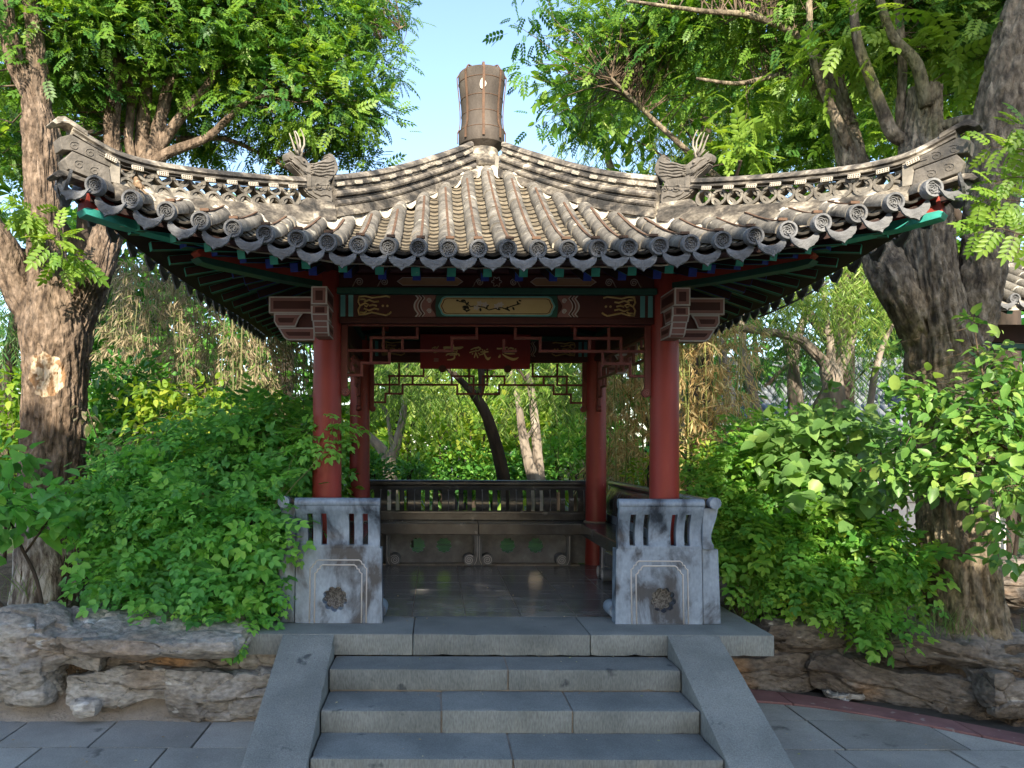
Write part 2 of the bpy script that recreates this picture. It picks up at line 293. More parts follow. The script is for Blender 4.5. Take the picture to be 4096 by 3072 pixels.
def add_patch(m, c, sx, sz, col1, col2):   # a bare-wood wound of its own irregular outline in the bark
    nt = m.node_tree; N = nt.nodes; L = nt.links; b = N['Principled BSDF']; src = b.inputs['Base Color'].links[0].from_socket
    g = N.new('ShaderNodeNewGeometry'); v = N.new('ShaderNodeVectorMath'); v.operation = 'SUBTRACT'; L.new(g.outputs['Position'], v.inputs[0]); v.inputs[1].default_value = c
    s = N.new('ShaderNodeVectorMath'); s.operation = 'MULTIPLY'; L.new(v.outputs[0], s.inputs[0]); s.inputs[1].default_value = (1 / sx, 1.2, 1 / sz)
    l = N.new('ShaderNodeVectorMath'); l.operation = 'LENGTH'; L.new(s.outputs[0], l.inputs[0])
    n = N.new('ShaderNodeTexNoise'); n.inputs['Scale'].default_value = 6; n.inputs['Detail'].default_value = 3; L.new(g.outputs['Position'], n.inputs[0])
    ad = N.new('ShaderNodeMath'); ad.operation = 'MULTIPLY_ADD'; L.new(n.outputs[0], ad.inputs[0]); ad.inputs[1].default_value = .9; L.new(l.outputs['Value'], ad.inputs[2])
    mr = N.new('ShaderNodeMapRange'); mr.inputs[1].default_value = 1.31; mr.inputs[2].default_value = 1.25; L.new(ad.outputs[0], mr.inputs[0])
    n2 = N.new('ShaderNodeTexNoise'); n2.inputs['Scale'].default_value = 14; L.new(g.outputs['Position'], n2.inputs[0])
    r = N.new('ShaderNodeValToRGB'); r.color_ramp.elements[0].position = .42; r.color_ramp.elements[0].color = (*col1, 1); r.color_ramp.elements[1].position = .55; r.color_ramp.elements[1].color = (*col2, 1); L.new(n2.outputs[0], r.inputs[0])
    mx = N.new('ShaderNodeMix'); mx.data_type = 'RGBA'; L.new(mr.outputs[0], mx.inputs[0]); L.new(src, mx.inputs[6]); L.new(r.outputs[0], mx.inputs[7]); L.new(mx.outputs[2], b.inputs['Base Color'])
add_patch(MT['barkl'], at(180, 1505, 6.74), .18, .21, (.28, .165, .085), (.66, .53, .37))
# ------------------------------------------------------------------ ground, pavement, kerb, platform, steps
GZ = -0.57
def sstep(a, b, x):
    t = min(1, max(0, (x - a) / (b - a))); return t * t * (3 - 2 * t)
def kerb_y(x):                          # back edge of the curved red kerb on the right
    return crv([1.0, 1.9, 2.5, 3.17, 4.0, 5.2], [-1.34, -1.36, -1.62, -2.15, -2.92, -4.2], x)
def ground_h(x, y):
    n = .05 * mnoise.noise((x * .7, y * .7, 3)) + .02 * mnoise.noise((x * 3, y * 3, 1))
    if x < 0: bed = sstep(-2.02, -1.80, y)
    else:
        k = kerb_y(x) if x > 1 else -1.5
        bed = sstep(k + .42, k + .62, y)
    top = -.10 - .42 * sstep(3, 7, y) + n
    if -1.84 < x < 1.84 and -1.99 < y < 1.9: top = -.45
    if x > 0 and y > -2: top -= .02
    far = -.6 * 0
    return (GZ - .06) * (1 - bed) + top * bed
xs = sorted(set([-90, -60, -40, -28, -20, -15, -11, -8] + [round(-6.5 + .16 * i, 3) for i in range(82)] + [8, 11, 15, 20, 28, 40, 60, 90]))
ys = sorted(set([-60, -40, -25, -16, -11, -8, -6, -5] + [round(-4 + .12 * i, 3) for i in range(60)] + [3.6, 4.2, 5, 6, 7, 8.5, 10, 13, 17, 22, 30, 45, 70, 110, 160, 220]))
mb = MB()
mb.add([(x, y, ground_h(x, y)) for y in ys for x in xs],
       [(j*len(xs)+i, j*len(xs)+i+1, (j+1)*len(xs)+i+1, (j+1)*len(xs)+i) for j in range(len(ys)-1) for i in range(len(xs)-1)],
       0)
mb.m = [1 if ys[k // (len(xs)-1)] > 2.6 else 0 for k in range(len(mb.f))]
g = mb.build('ground', [MT['soil'], MT['grassg']], smooth=True); tag(g, 'brown garden soil with sparse green growth between the shrubs', 'ground', kind='structure')

pav = thing('pavement', 'grey stone slab paving in front of the pavilion steps', 'pavement', (0, 0, 0), kind='structure')
bedm = MB().box((-7, -7.2, GZ - .08), (7, -1.2, GZ - .022))
bedm.build('joint_bed', MT['joint_and_lip_shade'], pav)
def slab_mesh(w, d, h, bev=.006, wob=.004):
    m = MB().box((-w/2, -d/2, -h), (w/2, d/2, 0)); me = m.build('paving_slab', MT['pave'], me_only=True, bevel=bev); return me
def clip_right(y): return 0
rows = [(-1.45, -2.03), (-2.03, -2.55), (-2.55, -3.08), (-3.08, -3.6), (-3.6, -4.1), (-4.1, -4.6)]
for ri, (y1, y0) in enumerate(rows):
    x = -5.6 + (ri % 2) * .31 + .1 + .2 * rng.random()
    while x < 6:
        w = .54 + .26 * rng.random()
        xm = x + w / 2; ym = (y0 + y1) / 2
        keep = not (abs(xm) < 1.2 and y0 > -3.3)
        if ri == 0: keep = keep and xm > 1.5
        cl = lambda q: min(y1, kerb_y(q) - .293)
        tops = [(x + .007 + (w - .014) * q / 6) for q in range(7)] if xm > 1.4 else [x + .007, x + w - .007]
        tz = [(q, (max(y0 + .008, cl(q) - .007) if xm > 1.4 else y1 - .007)) for q in tops]
        if max(t for _, t in tz) < y0 + .04: keep = False
        if keep:
            o = MB(); z = GZ + rng.normal(0, .0015)
            A = [(x + .007, y0 + .007), (x + w - .007, y0 + .007)] + [p for p in reversed(tz)]
            o.plate([(p[0]-xm, p[1]-ym) for p in A], -.05, 0, lambda u, v, t: (u, v, t))
            o.build('paving_slab', MT['pave'], pav, bevel=.004 if xm < 1.4 else 0, mw=Matrix.Translation((xm, ym, z)) @ Matrix.Rotation(rng.normal(0, .003), 4, 'X'))
        x += w
kerb = thing('kerb', 'curved red sandstone kerb beside the dark water channel', 'kerb', (0, 0, 0), kind='structure')
kx = 1.45; segs = [1.45, 2.12, 3.05, 3.75, 4.5]
for a, b in zip(segs, segs[1:]):
    P = [a + (b - a - .006) * i / 8 for i in range(9)]
    poly = [(q, kerb_y(q) - .285) for q in P] + [(q, kerb_y(q)) for q in reversed(P)]
    MB().plate(poly, GZ - .06, GZ + .012, lambda u, v, t: (u, v, t)).build('kerb_stone', MT['kerb'], kerb, bevel=.006)
P = [1.3 + .12 * i for i in range(28)]
chw = MB().plate([(q, kerb_y(q) - .02) for q in P] + [(q, kerb_y(q) + .5) for q in reversed(P)], GZ - .05, GZ - .045, lambda u, v, t: (u, v, t))
wm = mat('dark_channel_water', [(.3, (.008, .010, .008)), (.7, (.016, .018, .013))], scale=3, rough=.12, bump=.1, bscale=8, spec=.5, rvar=.05)
tag(chw.build('channel_water', wm), 'dark narrow strip of water between kerb and rocks', 'water', kind='structure')

plat = thing('stone_platform', 'blue grey stone platform with polished dark floor under the pavilion', 'platform', (0, 0, GZ))
ZP = -GZ
def pl(m, name, mt, bev=.007):
    o = m.build(name, mt, plat, bevel=bev, mw=Matrix.Translation((0, 0, ZP))); LATE.append(o); return o
LATE = []
MB().box((-1.47, -1.72, GZ - .05), (1.47, 1.93, -.147)).build('core', MT['rockb'], plat, mw=Matrix.Translation((0, 0, ZP)))
HX, Y0, Y1 = 1.855, -2.0, 2.0
for a, b in ((-HX, -.615), (-.612, .598), (.601, HX)):
    pl(MB().box((a, Y0, -.145), (b, -1.42, 0)), 'edge_slab', MT['slab'])
for sx in (-1, 1):
    for a, b in ((-1.417, -.3), (-.297, .85), (.853, Y1)):
        x0, x1 = sorted((sx * HX, sx * 1.46)); pl(MB().box((x0, a, -.145), (x1, b, 0)), 'edge_slab', MT['slab'])
pl(MB().box((-1.457, 1.46, -.145), (1.457, Y1, 0)), 'edge_slab', MT['slab'])
MB().box((-1.456, -1.417, -.14), (1.456, 1.457, -.006)).build('joint_bed', MT['mortarb'], plat, mw=Matrix.Translation((0, 0, ZP)))
tx = [-1.455, -1.055, -.638, -.23, .189, .614, 1.03, 1.455]; ty = [-1.416, -1.135, -.73, -.315, .085, .49, .9, 1.455]
for i in range(7):
    for j in range(7):
        e = .0034
        m = MB().box((tx[i]+e, ty[j]+e, -.02), (tx[i+1]-e, ty[j+1]-e, -.001 + rng.normal(0, .0004))); m.build('floor_tile', MT['floor'], plat, bevel=.0015, mw=Matrix.Translation((0, 0, ZP)))

st = thing('stone_steps', 'blue grey stone steps with sloping side slabs up to the pavilion', 'steps', (0, -2.6, GZ))
def worn(me, seed, cut=.05, amp=.0022):       # rounded, slightly uneven and chipped stone edges
    bm = bmesh.new(); bm.from_mesh(me)
    for ax in range(3):
        es = [e for e in bm.edges if abs((e.verts[0].co - e.verts[1].co).normalized()[ax]) > .9 and e.calc_length() > .2]
        if es: bmesh.ops.subdivide_edges(bm, edges=es, cuts=min(40, int(max(e.calc_length() for e in es) / cut)), use_grid_fill=True)
    bm.normal_update()
    for v in bm.verts:
        sharp = max([e.calc_face_angle(0) for e in v.link_edges if len(e.link_faces) == 2] or [0]) > .25
        P = v.co * 1.0 + Vector((seed * 1.7, seed, 0)); d = amp * mnoise.noise(P * 11)
        if sharp:
            c = mnoise.noise(P * 17 + Vector((5, 5, 5))); d -= .0015 + max(0, c - .32) * .03
        v.co += v.normal * d
    bm.to_mesh(me); bm.free(); me.shade_smooth(); me.set_sharp_from_angle(angle=math.radians(40))
WS = [0]
def stp(m, name, bev=.009):
    o = m.build(name, MT['slab'], st, bevel=bev, mw=Matrix.Translation((0, 2.6, ZP))); WS[0] += 1; worn(o.data, WS[0]); return o
SW = 1.13; SX = -.012
MB().plate([(-2.0, -.15), (-2.0, GZ), (-3.4, GZ), (-3.4, -.58), (-3.07, -.57), (-3.07, -.43), (-2.685, -.43), (-2.685, -.295), (-2.32, -.295), (-2.32, -.152)], SX - SW + .01, SX + SW - .01, lambda u, v, t: (t, u, v)).build('mortar_core', MT['mortarb'], st, mw=Matrix.Translation((0, 2.6, ZP)))
treads = [(-.145, -2.004, -2.335, (0.02,)), (-.288, -2.337, -2.70, (-.41, .37)), (-.423, -2.702, -3.09, (-.02,)), (-.565, -3.092, -3.45, (-.5, .45))]
for z, ya, yb, cuts in treads:
    c = [-SW] + list(cuts) + [SW]
    for a, b in zip(c, c[1:]):
        stp(MB().box((SX + a + .0035, yb, z - .137 if z > -.5 else z - .03), (SX + b - .0035, ya - .003 + (.0 if ya > -2.1 else .05), z + rng.normal(0, .0012))), 'step_slab')
for sx in (-1, 1):                       # sloping side slabs
    x0, x1 = sorted((sx * (SW + .004), sx * 1.49))
    yb = -3.47
    poly = [(-2.004, -.001), (-2.004, -.50), (-2.2, GZ - .02), (yb, GZ - .02), (yb, GZ + .01)]
    m = MB().plate(poly, x0 + SX, x1 + SX, lambda u, v, t: (t, u, v)); stp(m, 'side_slab', .008)
for i_, o_ in enumerate(LATE): worn(o_.data, 40 + i_)

# ------------------------------------------------------------------ rocks
def rock(name, label, c, size, mt, seed, rz=0, tilt=(0, 0), taper=0, rough=.10, box=.55, strata=1.0, n=35, under=0):
    # a bedded boulder: rounded box with ledges and broken faces, base at its empty
    bm = bmesh.new(); bmesh.ops.create_cube(bm, size=2); bmesh.ops.subdivide_edges(bm, edges=bm.edges, cuts=n, use_grid_fill=True)
    o = Vector((seed * 3.7, seed * 1.3, seed * 7.1))
    for v in bm.verts:
        p = v.co.copy(); q = p.normalized() * 1.25
        p = p.lerp(q, 1 - box)
        P = Vector((p.x * size[0], p.y * size[1], p.z * size[2])) / 2
        if taper: P.x *= 1 + taper * p.z * .5
        S = P + o
        lg = mnoise.fractal(P * 2.2 + o, 1.0, 2.0, 3)
        wz = P.z + .05 * mnoise.noise(P * 3 + o)
        st_ = mnoise.noise(Vector((P.x * .8, P.y * .8, wz * 11)) + o)                # bedding ledges
        st_ = max(-.35, min(.35, st_ * 2.2))
        fr = mnoise.fractal(Vector((P.x * 8, P.y * 8, P.z * 14)) + o, .9, 2.1, 5)
        dv, pv_ = mnoise.voronoi(Vector((P.x * 3.0, P.y * 3.0, wz * 6.5)) + o * 1.7)   # broken blocks with cracks between
        cr = dv[1] - dv[0]; hgt = mnoise.cell(pv_[0] * 7.3)
        nd = Vector((p.x / size[0], p.y / size[1], p.z / size[2])).normalized()
        hz = Vector((nd.x, nd.y, nd.z * .25))
        P += nd * lg * rough * .8 + hz * st_ * .020 * strata + nd * fr * .012 + nd * (hgt - .5) * .030 * strata - nd * max(0, .07 - cr) * .35
        if under and P.z < 0: P.y += under * (-P.z / size[2]) * 2
        v.co = P
    me = bpy.data.meshes.new('rock'); bm.to_mesh(me); bm.free(); me.materials.append(MT[mt]); me.shade_smooth(); me.set_sharp_from_angle(angle=math.radians(50))
    ob = link(name, me); ob.matrix_world = Matrix.Translation(c) @ Matrix.Rotation(rz, 4, 'Z') @ Matrix.Rotation(tilt[0], 4, 'X') @ Matrix.Rotation(tilt[1], 4, 'Y')
    return tag(ob, label, 'rock', 'rocks edging the garden beds')
dL = 5.33; U = dL / F
def rk(x0, x1, y0, y1, d): a, b = at(x0, y0, d), at(x1, y1, d); return (a + b) / 2, abs(b.x - a.x), abs(a.z - b.z)
def lrock(label, x0, x1, y0, y1, d, dep, mt, seed, **k):
    c, w, h = rk(x0, x1, y0, y1, d); c.y += dep / 2
    return rock('garden_rock', label, c, (w * 1.02, dep, h * .98), mt, seed, **k)
lrock('tall cracked grey boulder at the outer end of the rock wall', -120, 185, 2490, 2850, 5.25, .5, 'rock', 1, box=.45, rough=.10, strata=.5)
lrock('wedge shaped grey rock leaning beside the long flat rock', 85, 395, 2505, 2680, 5.25, .5, 'rock', 2, box=.75, tilt=(.25, .12), strata=.6, rough=.06)
lrock('long flat pale grey rock overhanging the stone ledge', 300, 945, 2535, 2650, 5.15, .72, 'rock', 3, box=.72, rough=.04, under=.10, tilt=(.12, 0), strata=.45)
lrock('squat pale grey rock under the long flat rock', 240, 685, 2680, 2850, 5.30, .45, 'rock', 4, box=.72, rough=.09)
lrock('buff and grey rock butting against the step side slab', 665, 1110, 2690, 2880, 5.30, .4, 'rock', 5, box=.75, rough=.08)
lrock('brown flat rock bedded in soil behind the wedge rock', 190, 600, 2445, 2520, 5.8, .6, 'rockb', 6, box=.55, rough=.06)
lrock('small pale stone wedged under the platform corner', 920, 1130, 2600, 2715, 5.45, .45, 'rock', 7, box=.8, rough=.04)
lrock('dark recessed stone in the gap below the wedge rock', 160, 420, 2660, 2850, 5.55, .4, 'rockb', 8, box=.7)
lrock('brown ledge stone in shadow below the long flat rock', 430, 960, 2620, 2720, 5.42, .4, 'rockb', 9, box=.75, rough=.05)
fm = MB()                                # mortar footing at the base of the rock wall
P = [(-5 + .12 * i) for i in range(31)]
fm.add([(x, -2.14 + .05 * mnoise.noise((x * 3, 0, 5)), GZ - .03) for x in P] + [(x, -2.0 + .02 * mnoise.noise((x * 4, 2, 5)), GZ + .05 + .03 * mnoise.noise((x * 3, 9, 5))) for x in P] + [(x, -1.8, GZ + .4) for x in P],
       [(r*31+i, r*31+i+1, (r+1)*31+i+1, (r+1)*31+i) for r in range(2) for i in range(30)])
tag(fm.build('mortar_footing', MT['mortarb'], smooth=True), 'sandy mortar smeared along the foot of the rock wall', 'footing', kind='structure')
lrock('broad brown slab rock with undercut front beside the platform', 3060, 3700, 2475, 2650, 6.0, .8, 'rockb', 11, box=.6, rough=.10, under=.16, tilt=(.1, .04))
lrock('reddish brown rock below the platform corner over the channel', 2840, 3350, 2615, 2775, 6.05, .5, 'rockb', 12, box=.72, rough=.10)
lrock('long dark bedded rock lying above the water channel', 3330, 4010, 2650, 2850, 5.72, .6, 'rockb', 13, box=.66, rough=.10, tilt=(.12, .12), rz=-.42)
lrock('big grey overhanging rock near the foot of the trunk', 3700, 4230, 2545, 2715, 5.5, .6, 'rockb', 14, box=.55, rough=.11, tilt=(.1, .14), under=.2, rz=-.35)
lrock('rust brown rock under the big overhanging grey rock', 3990, 4250, 2710, 2880, 5.3, .5, 'rockb', 15, box=.7)
lrock('thin flat stone lying half in the channel', 3330, 3480, 2770, 2805, 5.78, .2, 'rock', 16, box=.6, rough=.04, n=20)
lrock('brown rock wedged between the two big slabs', 3560, 3760, 2530, 2640, 5.7, .5, 'rockb', 17, box=.6)
lrock('dark fallen boulder in shade behind the right trunk', 3950, 4250, 2235, 2420, 6.6, .6, 'rockb', 18, box=.5)
lrock('small dark stone at the foot of the squat pale rock', 290, 380, 2815, 2865, 5.22, .12, 'rock', 19, box=.5, rough=.04, n=16)
# ------------------------------------------------------------------ benches with carved stone backs
def scallop(cx, cz, r, n=9, k=.16, m=6):
    pts = []
    for i in range(n * m):
        a = 2 * math.pi * i / (n * m); w = abs(math.sin(a * n / 2))
        pts.append((cx + r * (1 - k + k * w ** .7) * math.cos(a + .2), cz + r * (1 - k + k * w ** .7) * math.sin(a + .2)))
    return pts
BP = [(0.0, .535), (.0, .56), (-.012, .60), (-.016, .65), (-.006, .71), (.018, .77), (.042, .82), (.05, .865)]   # leaning back profile: (outward, height)
def bp(t):
    L = [i / (len(BP)-1) for i in range(len(BP))]
    return crv(L, [p[0] for p in BP], t), crv(L, [p[1] for p in BP], t)
def back(parent, fn, length, slots, th, mt, grooves=(), name='backrest'):
    # fn(along, outward, z) -> point. slots: list of (a,b) intervals. lower rail, balusters, top rail as parts
    def strip(a, b, t0, t1, nm, k=8):
        m = MB(); ring = []
        for i in range(k + 1):
            o, z = bp(t0 + (t1 - t0) * i / k); ring.append((o, z))
        for (aa) in (a, b):
            for o, z in ring: m.v.append(tuple(fn(aa, o, z)))
            for o, z in ring: m.v.append(tuple(fn(aa, o - th, z)))
        n = k + 1; A, B, C, D = 0, n, 2*n, 3*n
        for i in range(k):
            m.f += [(A+i, C+i, C+i+1, A+i+1), (B+i+1, D+i+1, D+i, B+i), (A+i+1, B+i+1, B+i, A+i), (C+i, D+i, D+i+1, C+i+1)]
        m.f += [(A, B, D, C), (A+k, C+k, D+k, B+k)]; m.m += [0] * len(m.f)
        o = m.build(nm, mt, parent, smooth=40); fixn(o.data); return o
    T0, T1 = .16, .78
    e = .0
    strip(0, length, 0, T0, 'lower_rail'); strip(0, length, T1, 1, 'upper_rail')
    cur = 0
    for a, b in slots + [(length, length)]:
        if a - cur > .004: strip(cur, a, T0, T1, 'baluster')
        cur = b
    m = MB(); R = .036                     # rounded top roll
    prof = [(.012 + R * 1.25 * math.cos(q), .872 + R * math.sin(q)) for q in [math.pi * 2 * i / 18 for i in range(18)]]
    n = len(prof)
    m.v = [tuple(fn(-.004, o, z)) for o, z in prof] + [tuple(fn(length + .004, o, z)) for o, z in prof]
    m.f = [(i, (i+1) % n, n + (i+1) % n, n + i) for i in range(n)] + [tuple(range(n))[::-1], tuple(range(n, 2*n))]; m.m = [0] * len(m.f)
    o = m.build('top_roll', mt, parent, smooth=40); fixn(o.data)
    for a in grooves:                      # keyhole grooves: thin pale bead with round head, proud of the inner face
        mm = MB()
        for i in range(8):
            pass
        pts = [Vector(fn(a, bp(t)[0] - th - .001, bp(t)[1])) for t in [T0 + (T1 - T0) * i / 8 for i in range(9)]]
        mm.tube(pts, .006, 6); mm.lathe([(.001, -.004), (.011, -.003), (.011, .003), (.001, .004)], 10, pts[-1], M=Matrix.Rotation(math.pi/2, 3, 'X'))
        mm.build('keyhole_bead', MT['benchleg'], parent, smooth=40)
def fixn(me):
    bm = bmesh.new(); bm.from_mesh(me); bmesh.ops.recalc_face_normals(bm, faces=bm.faces); bm.to_mesh(me); bm.free()
OUT = 1.60; OUTF = 1.68; IN = 1.10
def slots_for(L, first, step, w, skip=lambda i: False):
    r, g = [], []; a = first; i = 0
    while a + w < L - .03:
        (g.append(a + w/2) if skip(i) else r.append((a, a + w))); a += step; i += 1
    return r, g
def scroll_leg(parent, fn, mirror):        # carved leg with a rolled scroll foot; fn(along, depth, z)
    for sg in mirror:
        m = MB()
        prof = [(0, .335), (.075, .335), (.070, .325), (.045, .30), (.040, .26), (.040, .10), (.05, .04), (.06, 0), (0, 0)]
        m.plate([(sg * u, v) for u, v in prof], -.03, .03, lambda u, v, t: fn(u, t, v))
        o = m.build('leg', MT['benchleg'], parent, bevel=.004); fixn(o.data)
        c = (sg * .098, .064); s = MB()
        s.plate([(c[0] + .062 * math.cos(q), c[1] + .062 * math.sin(q)) for q in [2*math.pi*i/20 for i in range(20)]], -.05, .16, lambda u, v, t: fn(u, t, v))
        o = s.build('scroll_foot', MT['benchleg'], parent, smooth=40); fixn(o.data)
        t = MB(); pts = []
        for i in range(40):
            a = i / 39 * 2.4 * 2 * math.pi; r = .006 + .046 * i / 39
            pts.append(fn(c[0] + sg * r * math.cos(a), -.051, c[1] + r * math.sin(a)))
        t.tube(pts, .0035, 5); t.build('scroll_line', MT['whiteline'], o, smooth=True)
        ln = MB().tube([fn(sg * .012, -.032, z) for z in (.32, .2, .1)] + [fn(sg * .02, -.032, .05), fn(sg * .04, -.032, .01)], .003, 5)
        ln.build('edge_line', MT['whiteline'], parent, smooth=True)
PLUG = mat('rough_grey_infill', [(.42, (.10, .10, .102)), (.58, (.32, .32, .33))], scale=90, rough=.9, bump=1, bscale=110, bdist=.02)
# rear bench
rb = thing('stone_bench', 'long black polished stone bench at the back of the pavilion facing the steps', 'bench', (0, 1.3, 0))
inv = lambda o: Matrix.Translation(-Vector(o.location))
def sub(o):                                # parts are modelled in world coordinates, then moved under their thing
    for c in o.children: c.matrix_local = inv(o) @ c.matrix_local
fr = lambda a, o, z: (-1.45 + a, 1.56 + o, z)
r, gv = slots_for(2.9, .06, .0955, .042, lambda i: i % 4 == 3)
back(rb, fr, 2.9, r, .045, MT['bench'], gv)
for a, b in ((-1.46, .0), (.002, 1.46)): MB().box((a, IN, .34), (b, 1.57, .458)).build('seat', MT['bench'], rb, bevel=.006)
MB().box((-1.46, 1.51, .458), (1.46, 1.575, .54)).build('back_sill', MT['bench'], rb, bevel=.006)
holes = [scallop(x, .20, .086, k=.2) for x in (-.66, -.37, .33, .64)]
MB().plate([(-1.45, .012), (1.45, .012), (1.45, .338), (-1.45, .338)], 1.30, 1.345, lambda u, v, t: (u, t, v), holes).build('back_panel', MT['benchleg'], rb)
for x in (-1.0, 0, 1.0):
    scroll_leg(rb, lambda a, t, z, x=x: (x + a, 1.18 + t, z), (1,) if x < 0 else ((-1,) if x > 0 else (-1, 1)))
MB().box((-1.10, 1.16, .0), (1.10, 1.50, .012)).build('foot_sill', MT['mortarb'], rb)
sub(rb)
for sx, nm in ((-1, 'left'), (1, 'right')):
    sd = thing('stone_bench', ('dark stone side bench with blotchy blue grey end block beside the rose bush' if sx < 0 else 'dark stone side bench with grey end block and rolled rail by the right shrubs'), 'bench', (sx * 1.3, 0, 0))
    f2 = lambda a, o, z, sx=sx: (sx * (1.53 + o), -1.60 + a, z)
    r, gv = slots_for(3.2, .30, .0955, .042, lambda i: i % 4 == 3)
    back(sd, f2, 3.2, r, .045, MT['bench'])
    for a, b in ((-1.55, -.2), (-.198, 1.098)):
        x0, x1 = sorted((sx * IN, sx * 1.535)); MB().box((x0, a, .34), (x1, b, .4585)).build('seat', MT['bench'], sd, bevel=.006)
    x0, x1 = sorted((sx * 1.30, sx * 1.345)); MB().box((x0, -1.5, .005), (x1, 1.1, .338)).build('back_panel', MT['benchleg'], sd)
    x0, x1 = sorted((sx * 1.49, sx * 1.555)); MB().box((x0, -1.6, .459), (x1, 1.5, .54)).build('back_sill', MT['bench'], sd, bevel=.005)
    x0, x1 = sorted((sx * 1.46, sx * 1.60)); MB().box((x0, -1.60, .002), (x1, 1.5, .536)).build('outer_wall', MT['block'], sd, bevel=.006)
    for y in (-.75, .25):
        scroll_leg(sd, lambda a, t, z, y=y, sx=sx: (sx * (1.18 + t), y + a, z), (-1, 1))
    # front return: outward facing block with recessed flower, line frame and slotted leaning back
    xa, xb = .855, 1.475
    W_ = xb - xa
    X = lambda u, sx=sx: sx * (xa + u)
    hole = scallop(.335, .175, .092, k=.2)
    MB().plate([(-.012, .002), (W_, .002), (W_, .54), (.0, .54)], -OUTF, -1.56, lambda u, v, t: (X(u), t + (.035 * v / .54), v), [hole]).build('end_block', MT['block'], sd, bevel=0)
    MB().plate(scallop(.335, .175, .094, k=.2), -1.583, -1.565, lambda u, v, t: (X(u), t, v)).build('rough_plug', PLUG, sd)
    MB().plate([(W_ + .008, .002), (W_ + .135, .002), (W_ + .125, .54), (W_ + .008, .54)], -OUTF + .012, -1.602, lambda u, v, t: (X(u), t + .035 * v / .54, v)).build('corner_post', MT['block'], sd, bevel=.006)
    f3 = lambda a, o, z, sx=sx: (sx * (xa + .012 + a), -1.60 - o - .045, z)
    sl = [(.085, .125), (.185, .225), (.385, .425), (.485, .525)]
    back(sd, f3, W_ - .012, sl, .055, MT['block'])
    # the end grain of the side back with its S profile and rolled rail
    prof = [(W_ + .004, .541), (W_ + .085, .541), (W_ + .088, .57), (W_ + .070, .60), (W_ + .068, .65), (W_ + .085, .71), (W_ + .105, .77), (W_ + .118, .84), (W_ + .004, .84)]
    MB().plate(prof, -1.655, -1.602, lambda u, v, t: (X(u), t, v)).build('back_end', MT['block'], sd, bevel=.006)
    MB().lathe([(.03, -.03), (.042, -.026), (.042, .05), (.03, .054)], 20, (X(W_ + .085), -1.64, .878), M=Matrix.Rotation(math.pi/2, 3, 'X')).build('rail_end', MT['block'], sd, smooth=40)
    def frame(d, zt):
        a0, a1 = .105 + d, W_ - .105 - d; s = .035
        pts = [(a0, .004), (a0, zt - .06)] + [(a0 + s * math.sin(q) * .6, zt - .06 + s * (1 - math.cos(q)) * .9) for q in (.5, 1.0, 1.5)]
        pts += [(a0 + s, zt - .028), (a0 + s + .004, zt - .012), (a0 + s + .02, zt)]
        rt = [(a0 + a1 - u, v) for u, v in reversed(pts)]
        return pts + rt
    for d, zt in ((0, .455), (.035, .42)):
        MB().tube([(X(u), -OUTF - .001 + .035 * v / .54, v) for u, v in frame(d, zt)], .0055, 6).build('carved_line', MT['whiteline'], sd, smooth=True)
    MB().box((min(X(.03), X(W_)), -1.56, .34), (max(X(.03), X(W_)), -1.10, .4575)).build('return_seat', MT['bench'], sd, bevel=.006)
    MB().lathe([(.001, -.11), (.05, -.11), (.055, -.1), (.055, .1), (.05, .11), (.001, .11)], 16, (X(.02), -1.45, .07), M=Matrix.Rotation(math.pi/2, 3, 'X')).build('scroll_foot', MT['block'], sd, smooth=40)
    sub(sd)
# ------------------------------------------------------------------ the pavilion
pv = thing('pavilion', 'square pavilion with red columns and upturned grey tile roof above the steps', 'pavilion', (0, 0, 0))
PI = math.pi
ROT = [Matrix.Rotation(k * PI / 2, 4, 'Z') for k in range(4)]       # 0 front, 1 right, 2 back, 3 left
for x in (-1.3, 1.3):
    for y in (-1.3, 1.3):
        m = MB(); m.lathe([(.12, .0), (.113, .2), (.112, .9), (.108, 1.8), (.104, 2.62)], 40)
        o = m.build('column', MT['red'], pv, smooth=40); o.location = (x, y, 0)
        rg = MB().lathe([(.116, .459), (.135, .459), (.130, .472), (.116, .476)], 28, caps=False).build('mortar_ring', MT['mortarb'], o, smooth=True)
